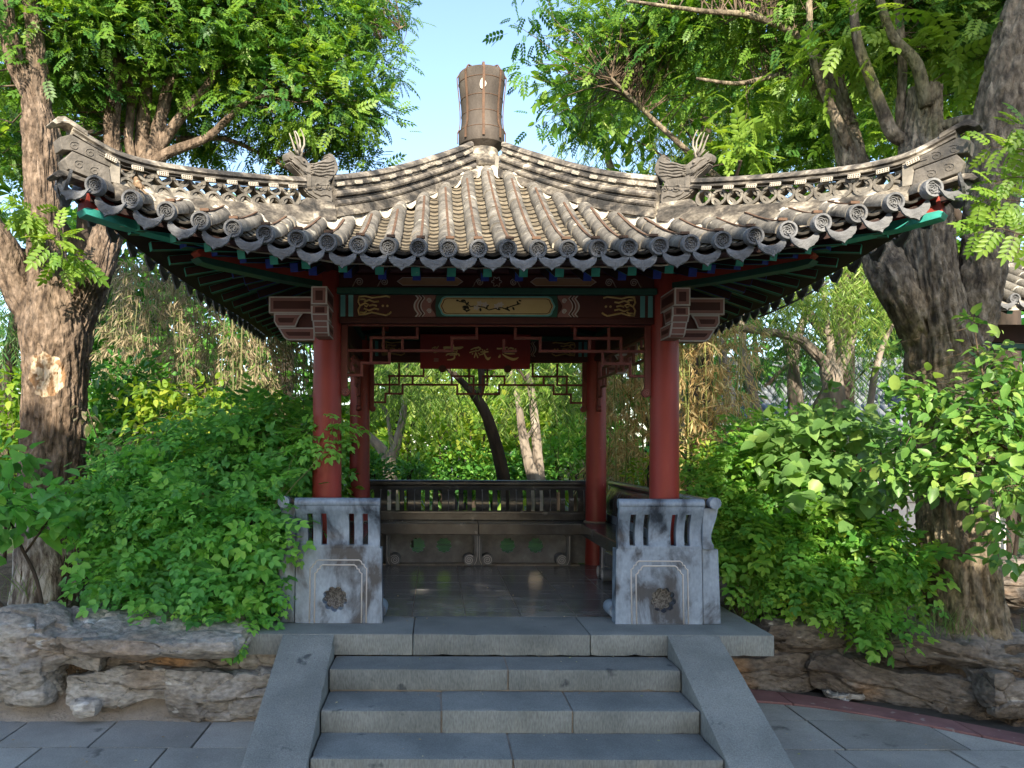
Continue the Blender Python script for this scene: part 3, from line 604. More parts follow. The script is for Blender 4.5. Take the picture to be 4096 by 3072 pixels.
# --- frame on each side
def zz(s): return s
for k in range(4):
    Rk = ROT[k]
    def P_(m, name, mt, bev=.004, parent=pv): return m.build(name, mt, parent, bevel=bev, mw=Rk)
    e = .001 * k
    P_(MB().box((-1.2, -1.36, 2.222), (1.2, -1.255, 2.268)), 'lower_beam', MT['maroon'])
    pn = P_(MB().box((-1.22, -1.352, 2.270), (1.22, -1.268, 2.442)), 'painted_beam', MT['maroon'])
    P_(MB().box((-1.22, -1.385, 2.444 ), (1.22, -1.235, 2.492)), 'green_beam', MT['green'])
    ub = P_(MB().box((-1.24, -1.345, 2.494), (1.24, -1.275, 2.60)), 'frieze_board', MT['maroon'])
    P_(MB().tube([(-1.75 - .002*k, -1.3, 2.66 + .004*(k % 2)), (1.75, -1.3, 2.66 + .004*(k % 2))], .062, 16), 'eave_purlin', MT['maroon'], 0)
    # painted ornaments: flush pieces 2 mm proud on the outer face (and on the inner face of the rear beam)
    faces = [(-1.352, -1)] if k != 2 else [(-1.352, -1), (-1.268, 1)]
    if k in (0, 2):
        for yf, sg in faces:
            def pc(poly, name, mt, lift, parent=pn):
                y0, y1 = sorted((yf, yf + sg * (.0015 + .0012 * lift)))
                MB().plate(poly, y0, y1, lambda u, v, t: (u, t, v)).build(name, mt, parent)
            def st_(pts, r, name, mt, lift=1, parent=pn, fl=.5):
                MB().tube([(u, yf + sg * (.001 + .001 * lift), v) for u, v in pts], r, 6, flat=1).build(name, mt, parent, smooth=True)
            zc = 2.356
            for s in (-1, 1):
                for xa in (1.115, 1.175):
                    pc([(s*(xa-.018), 2.274), (s*(xa+.018), 2.274), (s*(xa+.018), 2.438), (s*(xa-.018), 2.438)], 'teal_stripe', MT['tealb'], 1)
                if True:   # gold scrollwork
                    b = s * 1.055
                    for pts in ([(0, -.07), (-.05, -.065), (-.10, -.05), (-.15, -.06), (-.21, -.072), (-.235, -.06), (-.25, -.045)],
                                [(0, .07), (-.05, .075), (-.10, .062), (-.15, .068), (-.21, .075), (-.24, .066)],
                                [(-.005, -.07), (.004, -.03), (-.012, 0), (.004, .03), (-.005, .07)],
                                [(-.012, 0), (-.05, .022), (-.075, .01), (-.06, -.006), (-.045, .004)],
                                [(-.04, .03), (-.08, .045), (-.12, .03), (-.155, .035)], [(-.04, -.02), (-.08, -.035), (-.12, -.02), (-.155, -.028)],
                                [(-.012, .05), (-.045, .05), (-.06, .035)], [(-.012, -.05), (-.045, -.052), (-.06, -.04)], [(-.08, .0), (-.11, .008), (-.14, 0)]):
                        st_([(b + s * u, zc + v) for u, v in pts], .0075, 'gold_scroll', MT['gold'])
                    for q in (-.185, -.22):
                        pc([(b + s*q + .009*math.cos(a), zc + .009*math.sin(a)) for a in [2*PI*i/10 for i in range(10)]], 'gold_dot', MT['gold'], 2)
                # cloud head ornaments: three nested wavy bands
                for j, (off, mt) in enumerate(((0, 'whiteline'), (-.012, 'mauve'), (-.028, 'whiteline'), (-.036, 'maroon'), (-.052, 'whiteline'), (-.06, 'mauve'))):
                    zs = [-.082 + .164 * i / 16 for i in range(17)]
                    edge = [(s * (.60 + off + .035 * abs(math.cos(z * 27)) ** .7), zc + z) for z in zs]
                    inn = [(s * (.485 + .018 * math.cos(z * 40)), zc + z) for z in reversed(zs)]
                    pc(edge + inn, 'cloud_band', MT[mt], 1 + j)
                st_([(s * (.515 + .018 * math.cos(a) * (1 - i/22)), zc + .04 + .02 * math.sin(a) * (1 - i/22)) for i, a in enumerate([i * .6 for i in range(20)])], .004, 'cloud_curl', MT['whiteline'], 8)
                st_([(s * (.515 + .018 * math.cos(a) * (1 - i/22)), zc - .04 + .02 * math.sin(a) * (1 - i/22)) for i, a in enumerate([i * .6 for i in range(20)])], .004, 'cloud_curl', MT['whiteline'], 8)
            pc([(-.46, 2.274), (.46, 2.274), (.47, 2.356), (.46, 2.438), (-.46, 2.438), (-.47, 2.356)], 'green_ground', MT['green'], 1)
            def cart(hx, hz):
                q = []
                for s, rng_ in ((1, range(0, 13)), (-1, range(0, 13))):
                    for i in rng_:
                        a = -PI/2 + PI * i / 12
                        lob = 1 + .10 * math.cos(a * 6)
                        q.append((s * (hx + hz * .75 * math.cos(a) * lob), zc + s * hz * math.sin(a)))
                return q
            for j, (hx, hz, mt) in enumerate(((.385, .076, 'tealb'), (.380, .064, 'gold'), (.377, .058, 'maroon'), (.373, .054, 'cream'))):
                pc(cart(hx, hz), 'cartouche', MT[mt], 2 + j)
            if k == 0:
                br = [[(-.29, .035), (-.24, .028), (-.20, -.005), (-.17, .0), (-.10, -.008), (-.06, -.03), (0, -.015), (.04, -.012), (.10, -.035)], [(-.24, .028), (-.225, .0), (-.235, -.02)], [(.06, -.02), (.12, .002), (.18, .02)]]
                for b_ in br: st_([(u, zc + v) for u, v in b_], .0045, 'painted_twig', MT['ink'], 6)
                rl = random.Random(3)
                for i in range(24):
                    b_ = rl.choice(br); p = rl.choice(b_); u, v = p[0] + rl.uniform(-.025, .025), zc + max(-.042, min(.042, p[1] + rl.uniform(-.025, .025))); a = rl.uniform(0, PI); L_, w_ = rl.uniform(.012, .02), rl.uniform(.005, .009)
                    pc([(u + L_*math.cos(q)*math.cos(a) - w_*math.sin(q)*math.sin(a), v + L_*math.cos(q)*math.sin(a)*.7 + w_*math.sin(q)*math.cos(a)) for q in [2*PI*j/8 for j in range(8)]], 'painted_leaf', MT['ink'], 7)
                for u, v in ((-.155, -.012), (-.09, .012), (-.13, .02), (.0, .0), (.03, .012)):
                    pc([(u + .020*(1+.3*math.cos(5*q))*math.cos(q), zc + v + .018*(1+.3*math.cos(5*q))*math.sin(q)) for q in [2*PI*j/20 for j in range(20)]], 'painted_blossom', MT['whiteline'], 8)
    if k == 0:                            # frieze board paintings above the green beam
        def pf(poly, name, mt, lift):
            MB().plate(poly, -1.345 - .0015 - .0012 * lift, -1.345, lambda u, v, t: (u, t, v)).build(name, mt, ub)
        zf = 2.545
        for s in (-1, 1):
            hexp = [(s*.30, zf-.032), (s*.72, zf-.032), (s*.765, zf), (s*.72, zf+.032), (s*.30, zf+.032), (s*.255, zf)]
            pf(hexp, 'tan_cartouche', MT['whiteline'], 1); pf(inset(hexp, .006), 'tan_cartouche', MT['tan'], 2)
            for c, r0 in ((.13, .03), (.86, .032), (1.05, .032)):
                MB().tube([(s*(c + r0*(1-i/26)*math.cos(i*.55)), -1.348, zf - .005 + r0*(1-i/26)*math.sin(i*.55)) for i in range(24)] , .004, 5).build('frieze_curl', MT['whiteline'], ub, smooth=True)
                MB().tube([(s*(c + .035 + .02*i/3), -1.348, zf - .005 - .02*i + .008*i*i/3) for i in range(4)], .004, 5).build('frieze_curl', MT['whiteline'], ub, smooth=True)
        MB().tube([(.032*(1+.25*math.cos(6*q))*math.cos(q), -1.348, zf + .032*(1+.25*math.cos(6*q))*math.sin(q)) for q in [2*PI*j/36 for j in range(37)]], .0035, 5).build('frieze_flower', MT['whiteline'], ub, smooth=True)
    # hanging lattice: every bar a part
    L0, L1, L2, L3, L4 = 2.212, 2.12, 2.02, 1.925, 1.83
    BR = [('h', L0, 0, 1.14), ('v', .148, L0, L2), ('h', L1, .06, .34), ('v', .06, L1, L2), ('h', L2, .06, .148), ('v', .34, L1, L2), ('h', L2, .34, .825), ('v', .607, L0, L1),
          ('h', L1, .607, .962), ('v', .868, L0, L2), ('v', .721, L1, L2), ('h', L2, .83, 1.14), ('v', .822, L2, L3), ('v', .962, L1, L3), ('h', L3, .822, 1.034), ('v', 1.034, L3, L4), ('h', L4, 1.034, 1.14)]
    if k == 2:                             # the rear screen has a stepped centre piece
        BR = [('h', L0, 0, 1.14), ('v', .10, L0, 2.0), ('h', 2.06, .05, .29), ('v', .05, 2.06, 1.87), ('v', .29, 2.06, 1.97), ('h', 1.965, 0, .10), ('h', 1.965, .23, .83), ('v', .23, 1.965, 1.865), ('h', 1.865, 0, .23),
              ('v', .72, 2.06, 1.965), ('h', 2.06, .60, .98), ('v', .60, L0, 2.06), ('v', .87, L0, 1.965), ('h', 1.965, .87, 1.14), ('v', .975, 2.06, 1.865), ('v', .83, 1.965, 1.865), ('h', 1.865, .83, 1.02), ('v', 1.02, 1.865, 1.77), ('h', 1.77, 1.02, 1.14)]
    lt = MB().box((-1.14, -1.312, L0 - .004), (1.14, -1.288, L0 + .009)).build('hanging_lattice', MT['lattice'], pv, bevel=.002, mw=Rk)
    w = .011
    for b in BR[1:]:
        for s in (-1, 1):
            if k == 0 and s < 0 and b in (('v', .06, L1, L2), ('h', L2, .06, .148)): continue   # the left inner square has lost its bars
            if k == 0 and s < 0 and b == ('h', L1, .06, .34): b = ('h', L1, .148, .34)
            elif k == 0 and s < 0 and b == ('v', .148, L0, L2): b = ('v', .148, L0, L1)
            if b[0] == 'h':
                a0, a1 = sorted((s * (b[2] if b[2] else -.0), s * b[3]))
                if b[2] == 0: a0, a1 = (-b[3], 0) if s < 0 else (.0005, b[3])
                m = MB().box((a0 - w, -1.311, b[1] - w), (a1 + w, -1.289, b[1] + w))
            else:
                z0, z1 = sorted((b[2], b[3])); m = MB().box((s*b[1] - w + .0006, -1.3105, z0 - w + .0006), (s*b[1] + w - .0006, -1.2895, z1 - w))
            m.build('lattice_bar', MT['lattice'], lt, bevel=.002)
    for s in (-1, 1):
        x0, x1 = sorted((s * 1.143, s * 1.193)); P_(MB().box((x0, -1.318, 1.70), (x1, -1.282, 2.218)), 'hanging_post', MT['lattice'], .004)
        h = MB(); h.plate([(s * 1.158 + .036 * math.cos(q), 1.70 + .034 * math.sin(q)) for q in [2*PI*i/18 for i in range(18)]], -1.322, -1.278, lambda u, v, t: (u, t, v))
        ho = h.build('post_scroll', MT['lattice'], pv, bevel=.003, mw=Rk)
        MB().tube([(s*1.158 + .027*(1-i/22)*math.cos(i*.6), -1.3225, 1.70 + .027*(1-i/22)*math.sin(i*.6)) for i in range(20)], .003, 5).build('scroll_line', MT['mauve'], ho, smooth=True)
# --- carved beam ends crossing over each column
BPROF = [('top', [(.09, .425), (.44, .425), (.44, .296), (.09, .296)]),
         ('mid', [(.18, .294), (.40, .294), (.402, .232), (.375, .19), (.235, .19), (.21, .252)]),
         ('low', [(.09, .188), (.372, .188), (.350, .15), (.325, .11), (.295, .09), (.09, .09)])]
for sx in (-1, 1):
    for sy in (-1, 1):
        for axis in (0, 1):
            def fnb(o, v, t, sx=sx, sy=sy, axis=axis):
                return (sx * (1.3 + o), sy * 1.3 + t, 2.0 + v) if axis == 0 else (sx * 1.3 + t, sy * (1.3 + o), 2.0 + v)
            MB().plate([(.085, .42), (.38, .42), (.35, .2), (.30, .10), (.085, .10)], -.044, .044, fnb).build('beam_core', MT['maroon'], pv)
            for nm, poly in BPROF:
                hw = .062 if nm == 'mid' else .056
                body = MB().plate(poly, -hw, hw, fnb).build('beam_end', MT['mauve'], pv); fixn(body.data)
                for t in (-1, 1):
                    for j, (dd, mt) in enumerate(((.0005, 'whiteline'), (.011, 'mauve'), (.034, 'maroon'))):
                        try: q = inset(poly, dd)
                        except Exception: continue
                        a, b = sorted((t * hw, t * (hw + .001 + .0012 * j)))
                        pp = MB().plate(q, a, b, fnb).build('painted_face', MT[mt], body)
                # nested paint on the outer end face
                xs_ = max(p[0] for p in poly); zr = [p[1] for p in poly if p[0] > xs_ - .06]; z0, z1 = min(zr), max(zr)
                if nm == 'top':
                    for j, (dd, mt) in enumerate(((.0, 'whiteline'), (.010, 'mauve'), (.030, 'maroon'))):
                        MB().box((0, 0, 0), (1, 1, 1)) if False else None
                        q = [(-hw + dd, z0 + dd), (hw - dd, z0 + dd), (hw - dd, z1 - dd), (-hw + dd, z1 - dd)]
                        MB().plate(q, xs_, xs_ + .001 + .0012 * j, lambda u, v, t: fnb(t, v, u)).build('painted_face', MT[mt], body)
                else:
                    ed = [p for p in poly if p[0] > .29]; ed.sort(key=lambda p: -p[1])
                    for a, b in zip(ed, ed[1:]):
                        nx, nz = (a[1]-b[1]), (b[0]-a[0]); l = math.hypot(nx, nz) or 1; nx, nz = nx/l, nz/l
                        for j, (dd, mt) in enumerate(((.0, 'whiteline'), (.010, 'mauve'), (.028, 'maroon'))):
                            if dd * 2 > l: continue
                            ca = dd / l * .4
                            A = (a[0] + (b[0]-a[0])*ca, a[1] + (b[1]-a[1])*ca); B = (b[0] - (b[0]-a[0])*ca, b[1] - (b[1]-a[1])*ca)
                            h = .001 + .0012 * j
                            vs = [fnb(A[0]+nx*h, A[1]+nz*h, -hw+dd), fnb(A[0]+nx*h, A[1]+nz*h, hw-dd), fnb(B[0]+nx*h, B[1]+nz*h, hw-dd), fnb(B[0]+nx*h, B[1]+nz*h, -hw+dd)]
                            MB().add(vs, [(0, 1, 2, 3)]).build('painted_face', MT[mt], body)
# --- name board
bd = thing('name_board', 'dark red board with gold brush characters hanging inside the pavilion', 'sign', (-.045, 1.10, 2.12))
BW, BH = 1.18, .37
GOLDB = mat('bright_gold_leaf', [(.3, (.62, .46, .17)), (.7, (.85, .66, .30))], scale=12, rough=.4, bump=.1, spec=.5)
tiltm = Matrix.Rotation(math.radians(9), 4, 'X')
MB().box((-BW/2, -.012, 0), (BW/2, .012, BH)).build('board', MT['plaque'], bd, bevel=.004, mw=tiltm)
def brush(strokes, ox, oz, sc, nm='gold_character'):
    m = MB()
    for pts in strokes:
        P = [Vector((p[0], p[1])) for p in pts]; Wd = [p[2] for p in pts]
        sm = smooth_path([((p.x, p.y, 0), w) for p, w in zip(P, Wd)], 4)
        L_, R_ = [], []
        for i, (p, w) in enumerate(sm):
            t = (sm[min(i+1, len(sm)-1)][0] - sm[max(i-1, 0)][0]).normalized(); n = Vector((-t.y, t.x, 0))
            L_.append(p + n * w / 2); R_.append(p - n * w / 2)
        b = len(m.v); n = len(L_)
        for y in (-.0125, -.019):
            for q in L_ + R_: m.v.append((ox + q.x * sc, y, oz + q.y * sc))
        for i in range(n - 1):
            a = b
            m.f += [(a+2*n+i, a+2*n+i+1, a+3*n+i+1, a+3*n+i), (a+i, a+i+1, a+2*n+i+1, a+2*n+i), (a+n+i, a+3*n+i, a+3*n+i+1, a+n+i+1)]
        m.f += [(b, b+2*n, b+3*n, b+n), (b+n-1, b+2*n-1, b+4*n-1, b+3*n-1)]
    m.m = [0] * len(m.f)
    o = m.build(nm, GOLDB, bd, mw=tiltm); fixn(o.data); return o
# strokes traced in board pixels (x right, y down) of a 1800 x 545 board picture
S_ = BW / 1790.0
def px(l): return [[(p[0], -p[1], p[2]) for p in s] for s in l]
ting = [[(380, 225, 50), (430, 215, 40), (560, 220, 34), (640, 220, 44), (700, 205, 20)], [(525, 160, 14), (535, 185, 34), (545, 215, 26)], [(520, 245, 12), (520, 305, 16)], [(520, 250, 12), (600, 250, 14), (590, 300, 16)],
        [(520, 275, 12), (590, 275, 12)], [(520, 305, 14), (600, 300, 14)], [(420, 345, 14), (460, 318, 26), (560, 316, 18), (620, 318, 26), (640, 352, 22)], [(480, 340, 12), (600, 332, 16)], [(560, 340, 24), (555, 385, 28), (510, 408, 24), (440, 412, 16)]]
qiu = [[(820, 250, 14), (880, 225, 22), (960, 210, 30)], [(960, 212, 24), (980, 235, 26), (950, 258, 16)], [(800, 295, 18), (880, 272, 20), (960, 262, 16)], [(900, 240, 10), (915, 262, 14)], [(860, 300, 12), (845, 325, 20)], [(905, 290, 18), (880, 380, 14)], [(905, 295, 16), (940, 380, 18)], [(945, 300, 14), (965, 315, 20)],
       [(1000, 240, 12), (1025, 262, 22)], [(1075, 245, 12), (1100, 240, 18)], [(980, 285, 18), (1060, 282, 26), (1110, 280, 18)], [(1045, 250, 16), (1050, 300, 22), (960, 335, 14)], [(1040, 310, 20), (1080, 380, 34), (1110, 395, 40), (1148, 365, 10)]]
ying = [[(1245, 228, 26), (1310, 228, 22), (1420, 205, 14)], [(1375, 225, 16), (1395, 265, 14)], [(1420, 235, 14), (1470, 220, 26), (1520, 232, 22)], [(1440, 262, 12), (1500, 258, 14)], [(1430, 240, 14), (1440, 285, 12)], [(1510, 235, 18), (1505, 270, 20), (1555, 228, 12)], [(1370, 305, 16), (1450, 312, 18), (1540, 312, 14)],
        [(1300, 325, 12), (1290, 358, 34), (1270, 372, 16)], [(1335, 315, 14), (1400, 360, 30), (1500, 400, 42), (1560, 392, 30), (1600, 368, 8)]]
sign = [[(195, 230, 12), (240, 205, 10), (235, 235, 8)], [(250, 200, 8), (270, 230, 10), (300, 190, 8)], [(235, 260, 8), (225, 295, 10), (280, 290, 12)], [(260, 265, 8), (300, 268, 10)]]
for l, nm in ((ting, 'gold_character'), (qiu, 'gold_character'), (ying, 'gold_character'), (sign, 'signature_mark')):
    brush(px(l), -BW/2, BH, S_, nm)
MB().box((-BW/2 + 225*S_, -.0125, BH - 445*S_), (-BW/2 + 300*S_, -.0155, BH - 385*S_)).build('seal_mark', MT['mauve'], bd, mw=tiltm)
for x in (-.35, .35):
    MB().lathe([(.002, -.03), (.036, -.026), (.04, -.012), (.04, .02)], 18, (x, -.005, .0), M=Matrix.Rotation(PI/2, 3, 'X')).build('support_knob', MT['maroon'], bd, smooth=40)
for x in (-.35, .35):
    MB().beam((x, .03, .33), (x, .17, .36), .02, .02).build('hanger', MT['maroon'], bd)
# ------------------------------------------------------------------ roof
XE = 2.5
def ze(x): return 2.557 + .278 * (abs(x) / XE) ** 3.2              # centre of the round eave tiles
def ye(x): return -(2.28 + .36 * (abs(x) / XE) ** 2.5)
ZS_S = [0, .2, .42, .9, 1.14, 1.52, 1.93, 2.14, 2.45, 2.72]; ZS_Z = [3.965, 3.815, 3.63, 3.265, 3.12, 3.005, 2.945, 2.925, 2.90, 2.945]
def zs(s): return crv(ZS_S, ZS_Z, s)
def zt(x, y):                                                        # top of the round tiles on the front slope
    a = -abs(x); b = ye(x); e0 = ze(x) + .053
    if a - b < 1e-3: return e0
    t = (y - b) / (a - b); t = max(-.2, min(1.0, t))
    return e0 + (zs(abs(x)) - e0) * (abs(t) ** 1.22) * (1 if t > 0 else -1)
TH_S = [0, .42, .9, 1.29, 1.52, 2.14, 2.45, 2.66, 2.75]; TH_Z = [4.198, 3.883, 3.568, 3.376, 3.285, 3.140, 3.118, 3.205, 3.262]
def th(s): return crv(TH_S, TH_Z, s)
# boarded roof bed (all four slopes), closed below by the soffit
mb = MB(); NX, NT = 54, 14
for k in range(4):
    R = ROT[k]
    for lay, dz in ((0, -.122), (1, -.158)):
        b = len(mb.v)
        for i in range(NX + 1):
            x = -2.62 + 5.24 * i / NX
            for j in range(NT + 1):
                y0 = ye(x) + .03; y = -abs(x) + (y0 + abs(x)) * j / NT if abs(x) < 2.61 else y0
                mb.v.append(tuple(R @ Vector((x, y, zt(x, y) + dz))))
        for i in range(NX):
            for j in range(NT):
                q = (b+i*(NT+1)+j, b+i*(NT+1)+j+1, b+(i+1)*(NT+1)+j+1, b+(i+1)*(NT+1)+j)
                mb.f.append(q if lay == 0 else q[::-1]); mb.m.append(lay)
    b1 = b; b0 = b - (NX+1)*(NT+1)
    for i in range(NX):
        p = i*(NT+1)+NT; q = (i+1)*(NT+1)+NT
        mb.f.append((b0+p, b0+q, b1+q, b1+p)); mb.m.append(1)
roof = mb.build('roof', [MT['plaster'], MT['darkwood']], pv, smooth=40); fixn(roof.data)
# --- shared tile meshes
def cap_mesh(L, r=.059):
    m = MB(); n = 12; prof = [(-.004, r * .90, 1), (.022, r * .90, 1), (.024, r, 0), (L * .55, r * 1.01, 0), (L, r, 0)]
    for y, rr, _ in prof:
        for i in range(n + 1):
            a = -.25 + (PI + .5) * i / n; m.v.append((rr * math.cos(a), y, rr * math.sin(a)))
    for j in range(len(prof) - 1):
        for i in range(n):
            m.f.append((j*(n+1)+i, j*(n+1)+i+1, (j+1)*(n+1)+i+1, (j+1)*(n+1)+i)); m.m.append(1 if j == 0 else 0)
    j = len(prof) - 1; m.f.append(tuple(j*(n+1)+i for i in range(n+1))); m.m.append(0)
    me = m.build('cap_tile', [MT['tile'], MT['mortar']], me_only=True, smooth=35); fixn(me); return me
LC = .255
CAP = cap_mesh(LC)
def pan_arc(w, sag, y, th_=0):
    n = 8; return [(w * (i/n - .5), y, -sag * (1 - (2*(i/n) - 1) ** 2) - th_) for i in range(n + 1)]
def pan_mesh(L):
    m = MB(); n = 9
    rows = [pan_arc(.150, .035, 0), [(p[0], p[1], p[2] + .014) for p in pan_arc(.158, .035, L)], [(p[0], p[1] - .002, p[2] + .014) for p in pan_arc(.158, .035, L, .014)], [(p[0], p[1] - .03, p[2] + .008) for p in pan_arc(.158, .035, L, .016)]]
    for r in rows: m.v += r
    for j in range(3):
        for i in range(8): m.f.append((j*n+i, j*n+i+1, (j+1)*n+i+1, (j+1)*n+i)); m.m.append(1 if j else 0)  # lip faces coloured dark to draw a shade line between courses
    me = m.build('pan_tile', [MT['pan'], MT['joint_and_lip_shade']], me_only=True, smooth=35); fixn(me); return me
LP = .115
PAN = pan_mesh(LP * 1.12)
dm = MB(); dm.lathe([(.030, -.012), (.040, -.0105), (.0415, .004), (.044, .009), (.056, .010), (.0575, .004), (.0575, -.05), (.050, -.055)], 28, caps=True)
rd = random.Random(5)
for i in range(16):                       # raised swirling relief inside the rim
    a = i * 2.4; r0 = .006 + .002 * i
    dm.tube([(r0*math.cos(a), r0*math.sin(a), -.010), ((r0+.004)*math.cos(a+.5), (r0+.004)*math.sin(a+.5), -.004), (min(.036, r0+.006)*math.cos(a+1.0), min(.036, r0+.006)*math.sin(a+1.0), -.009)], [.003, .0045, .002], 5)
DISC = dm.build('eave_disc', MT['tile_dark'], me_only=True, smooth=35)
def drip_mesh():
    m = MB(); h = .088
    half = [(.0, -.122), (.010, -.110), (.026, -.102), (.046, -.098), (.056, -.088), (.070, -.080), (.082, -.062), (.086, -.036), (.092, -.010)]
    top = [(-.092 + .184*i/12, -.012 - .042 * (1 - (2*i/12 - 1)**2)) for i in range(13)]
    bot = half + []
    poly = top + [(p[0], p[1] - .0) for p in reversed(half[:-1])] + [(-p[0], p[1]) for p in half[1:-1]]
    m.plate(poly, -.007, .007, lambda u, v, t: (u, t - .035 * (u / .086) ** 2 * 0 + .02 * (u/.086)**2, v))
    ins = inset(poly, .008)
    m.plate(ins, .007, .010, lambda u, v, t: (u, t + .02 * (u/.086)**2 - .002, v))
    for s in (-1, 1):
        for q in range(3):
            m.tube([(s * (.01 + .018*q), .0125 + .02*(.2*q)**2, -.062 - .008*q), (s*(.022 + .018*q), .0135, -.078 + .004*q), (s*(.034 + .012*q), .0125, -.066 + .006*q)], .0035, 5)
    me = m.build('drip_tile', MT['tile_dark'], me_only=True, smooth=35); fixn(me); return me
DRIP = drip_mesh()
def frame_at(p, ydir, up=Vector((0, 0, 1))):
    y = ydir.normalized(); x = y.cross(up).normalized(); z = x.cross(y)
    return Matrix(((x.x, y.x, z.x, p.x), (x.y, y.y, z.y, p.y), (x.z, y.z, z.z, p.z), (0, 0, 0, 1)))
DX = XE / 13
rows = {}
def row_curve(x, off, top=.10):
    y0 = -abs(x) - top * .6 if abs(x) < 2.35 else -abs(x) - .02
    y1 = ye(x)
    n = 40; return [Vector((x, y1 + (y0 - y1) * i / n, zt(x, y1 + (y0 - y1) * i / n) + off)) for i in range(n + 1)]
def march(pts, L):                       # points every L along the curve, from the eave upwards
    out = [pts[0]]; acc = 0
    for a, b in zip(pts, pts[1:]):
        d = (b - a).length
        while acc + d >= L:
            t = (L - acc) / d; a = a + (b - a) * t; out.append(a); d = (b - a).length; acc = 0
        acc += d
    return out, pts[-1]
def stamp_into(mb_, me, M):
    b = len(mb_.v); mb_.v += [tuple(M @ v.co) for v in me.vertices]
    for p in me.polygons: mb_.f.append(tuple(b + i for i in p.vertices)); mb_.m.append(p.material_index)
rest = MB(); restp = MB(); npan = 0
pans = []
for i in range(-13, 14):
    x = i * DX
    pts = row_curve(x, -.053)
    mk, last = march(pts, LC * .97)
    mk.append(last)
    jit = rd.uniform(-.006, .006)
    for j in range(len(mk) - 1):
        lo, hi = mk[j], mk[j + 1]
        if (lo - hi).length < .05: continue
        a = hi.copy(); a.x += jit + rd.uniform(-.003, .003); b_ = lo.copy(); b_.x += jit
        M = frame_at(a, b_ - a) @ Matrix.Rotation(rd.gauss(0, .02), 4, 'Z') @ Matrix.Rotation(rd.gauss(0, .012), 4, 'X') @ Matrix.Diagonal((rd.uniform(.96, 1.04), max(.25, (lo - hi).length / (LC * .97)), 1, 1))
        link('cap_tile', CAP, roof, M)
        for k in (1, 2, 3): stamp_into(rest, CAP, ROT[k] @ M)
    # eave disc
    d0 = pts[0] - pts[2]
    out = Vector((0, d0.y, d0.z * .45)).normalized() if d0.y else Vector((0, -1, 0))
    for k in range(4):
        zax = out; xax = Vector((0, 0, 1)).cross(zax).normalized() * 1; yax = zax.cross(xax)
        p = pts[0] + out * .045
        Md = Matrix(((xax.x, yax.x, zax.x, p.x), (xax.y, yax.y, zax.y, p.y), (xax.z, yax.z, zax.z, p.z), (0, 0, 0, 1))) @ Matrix.Rotation(rd.gauss(0, .045), 4, 'X') @ Matrix.Rotation(rd.gauss(0, .045), 4, 'Y') @ Matrix.Rotation(rd.uniform(-3, 3), 4, 'Z')
        link('eave_disc', DISC, roof, ROT[k] @ Md)
    # iron strap over the row
    if abs(i) < 12:
        n = len(pts); up = int(n * rd.uniform(.80, .93)) if abs(i) > 2 else int(n * rd.uniform(.88, .95))
        sx0, sx1 = rd.uniform(-.012, .02) * (1 if i <= 0 else -1), rd.uniform(-.01, .025) * (1 if i <= 0 else -1)
        m = MB(); L_ = []
        for q in range(1, up, 2):
            f_ = q / up; p = pts[q]; L_.append(Vector((p.x + sx0 * (1-f_) + sx1 * f_, p.y, p.z + .071)))
        for a, b_ in zip(L_, L_[1:]): m.beam(a, b_ + (b_ - a) * .06, .017, .007)
        m.beam(L_[0] + Vector((-.028, 0, .004)), L_[0] + Vector((.028, 0, .004)), .03, .016)
        m.build('iron_strap', MT['iron'], roof)
for i in range(-14, 14):
    x = (i + .5) * DX
    pts = row_curve(x, -.060, .14)
    if abs(x) < 2.45:
        mk, last = march(pts, LP)
        for j in range(len(mk) - 1):
            lo, hi = mk[j], mk[j + 1]
            M = frame_at(hi, lo - hi) @ Matrix.Translation((rd.uniform(-.002, .002), 0, rd.uniform(0, .004)))
            pans.append((hi.y, M))
    p = pts[0]; p = Vector((p.x, p.y - .006, p.z - .012))
    for k in range(4):
        Md = Matrix.Translation(p) @ Matrix.Rotation(PI, 4, 'Z') @ Matrix.Rotation(math.radians(14), 4, 'X') @ Matrix.Rotation(rd.gauss(0, .05), 4, 'Y') @ Matrix.Translation((rd.gauss(0, .004), rd.gauss(0, .004), rd.gauss(0, .005)))
        sl_ = (ze(x + .05) - ze(x - .05)) / .1
        Md = Matrix.Translation(p) @ Matrix.Rotation(-math.atan(sl_), 4, 'Y') @ Matrix.Translation(-p) @ Md
        link('drip_tile', DRIP, roof, ROT[k] @ Md @ Matrix.Diagonal((1.04, 1, 1.15, 1)))
pans.sort(key=lambda t: t[0])
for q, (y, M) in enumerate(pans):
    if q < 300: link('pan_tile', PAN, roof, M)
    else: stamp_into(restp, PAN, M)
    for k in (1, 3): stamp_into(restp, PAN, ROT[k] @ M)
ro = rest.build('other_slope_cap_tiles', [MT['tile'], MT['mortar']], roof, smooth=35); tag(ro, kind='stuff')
ro = restp.build('upper_pan_tiles', [MT['pan'], MT['joint_and_lip_shade']], roof, smooth=35); tag(ro, kind='stuff')
# --- corner drip and corner tile under each hip end
for k in range(4):
    c = ROT[k] @ Vector((-2.66, -2.66, ze(2.6) + .03))
    M = Matrix.Translation(c) @ Matrix.Rotation(k * PI/2 - PI/4 + PI, 4, 'Z') @ Matrix.Rotation(math.radians(18), 4, 'X') @ Matrix.Scale(1.25, 4)
    link('corner_drip', DRIP, roof, M)
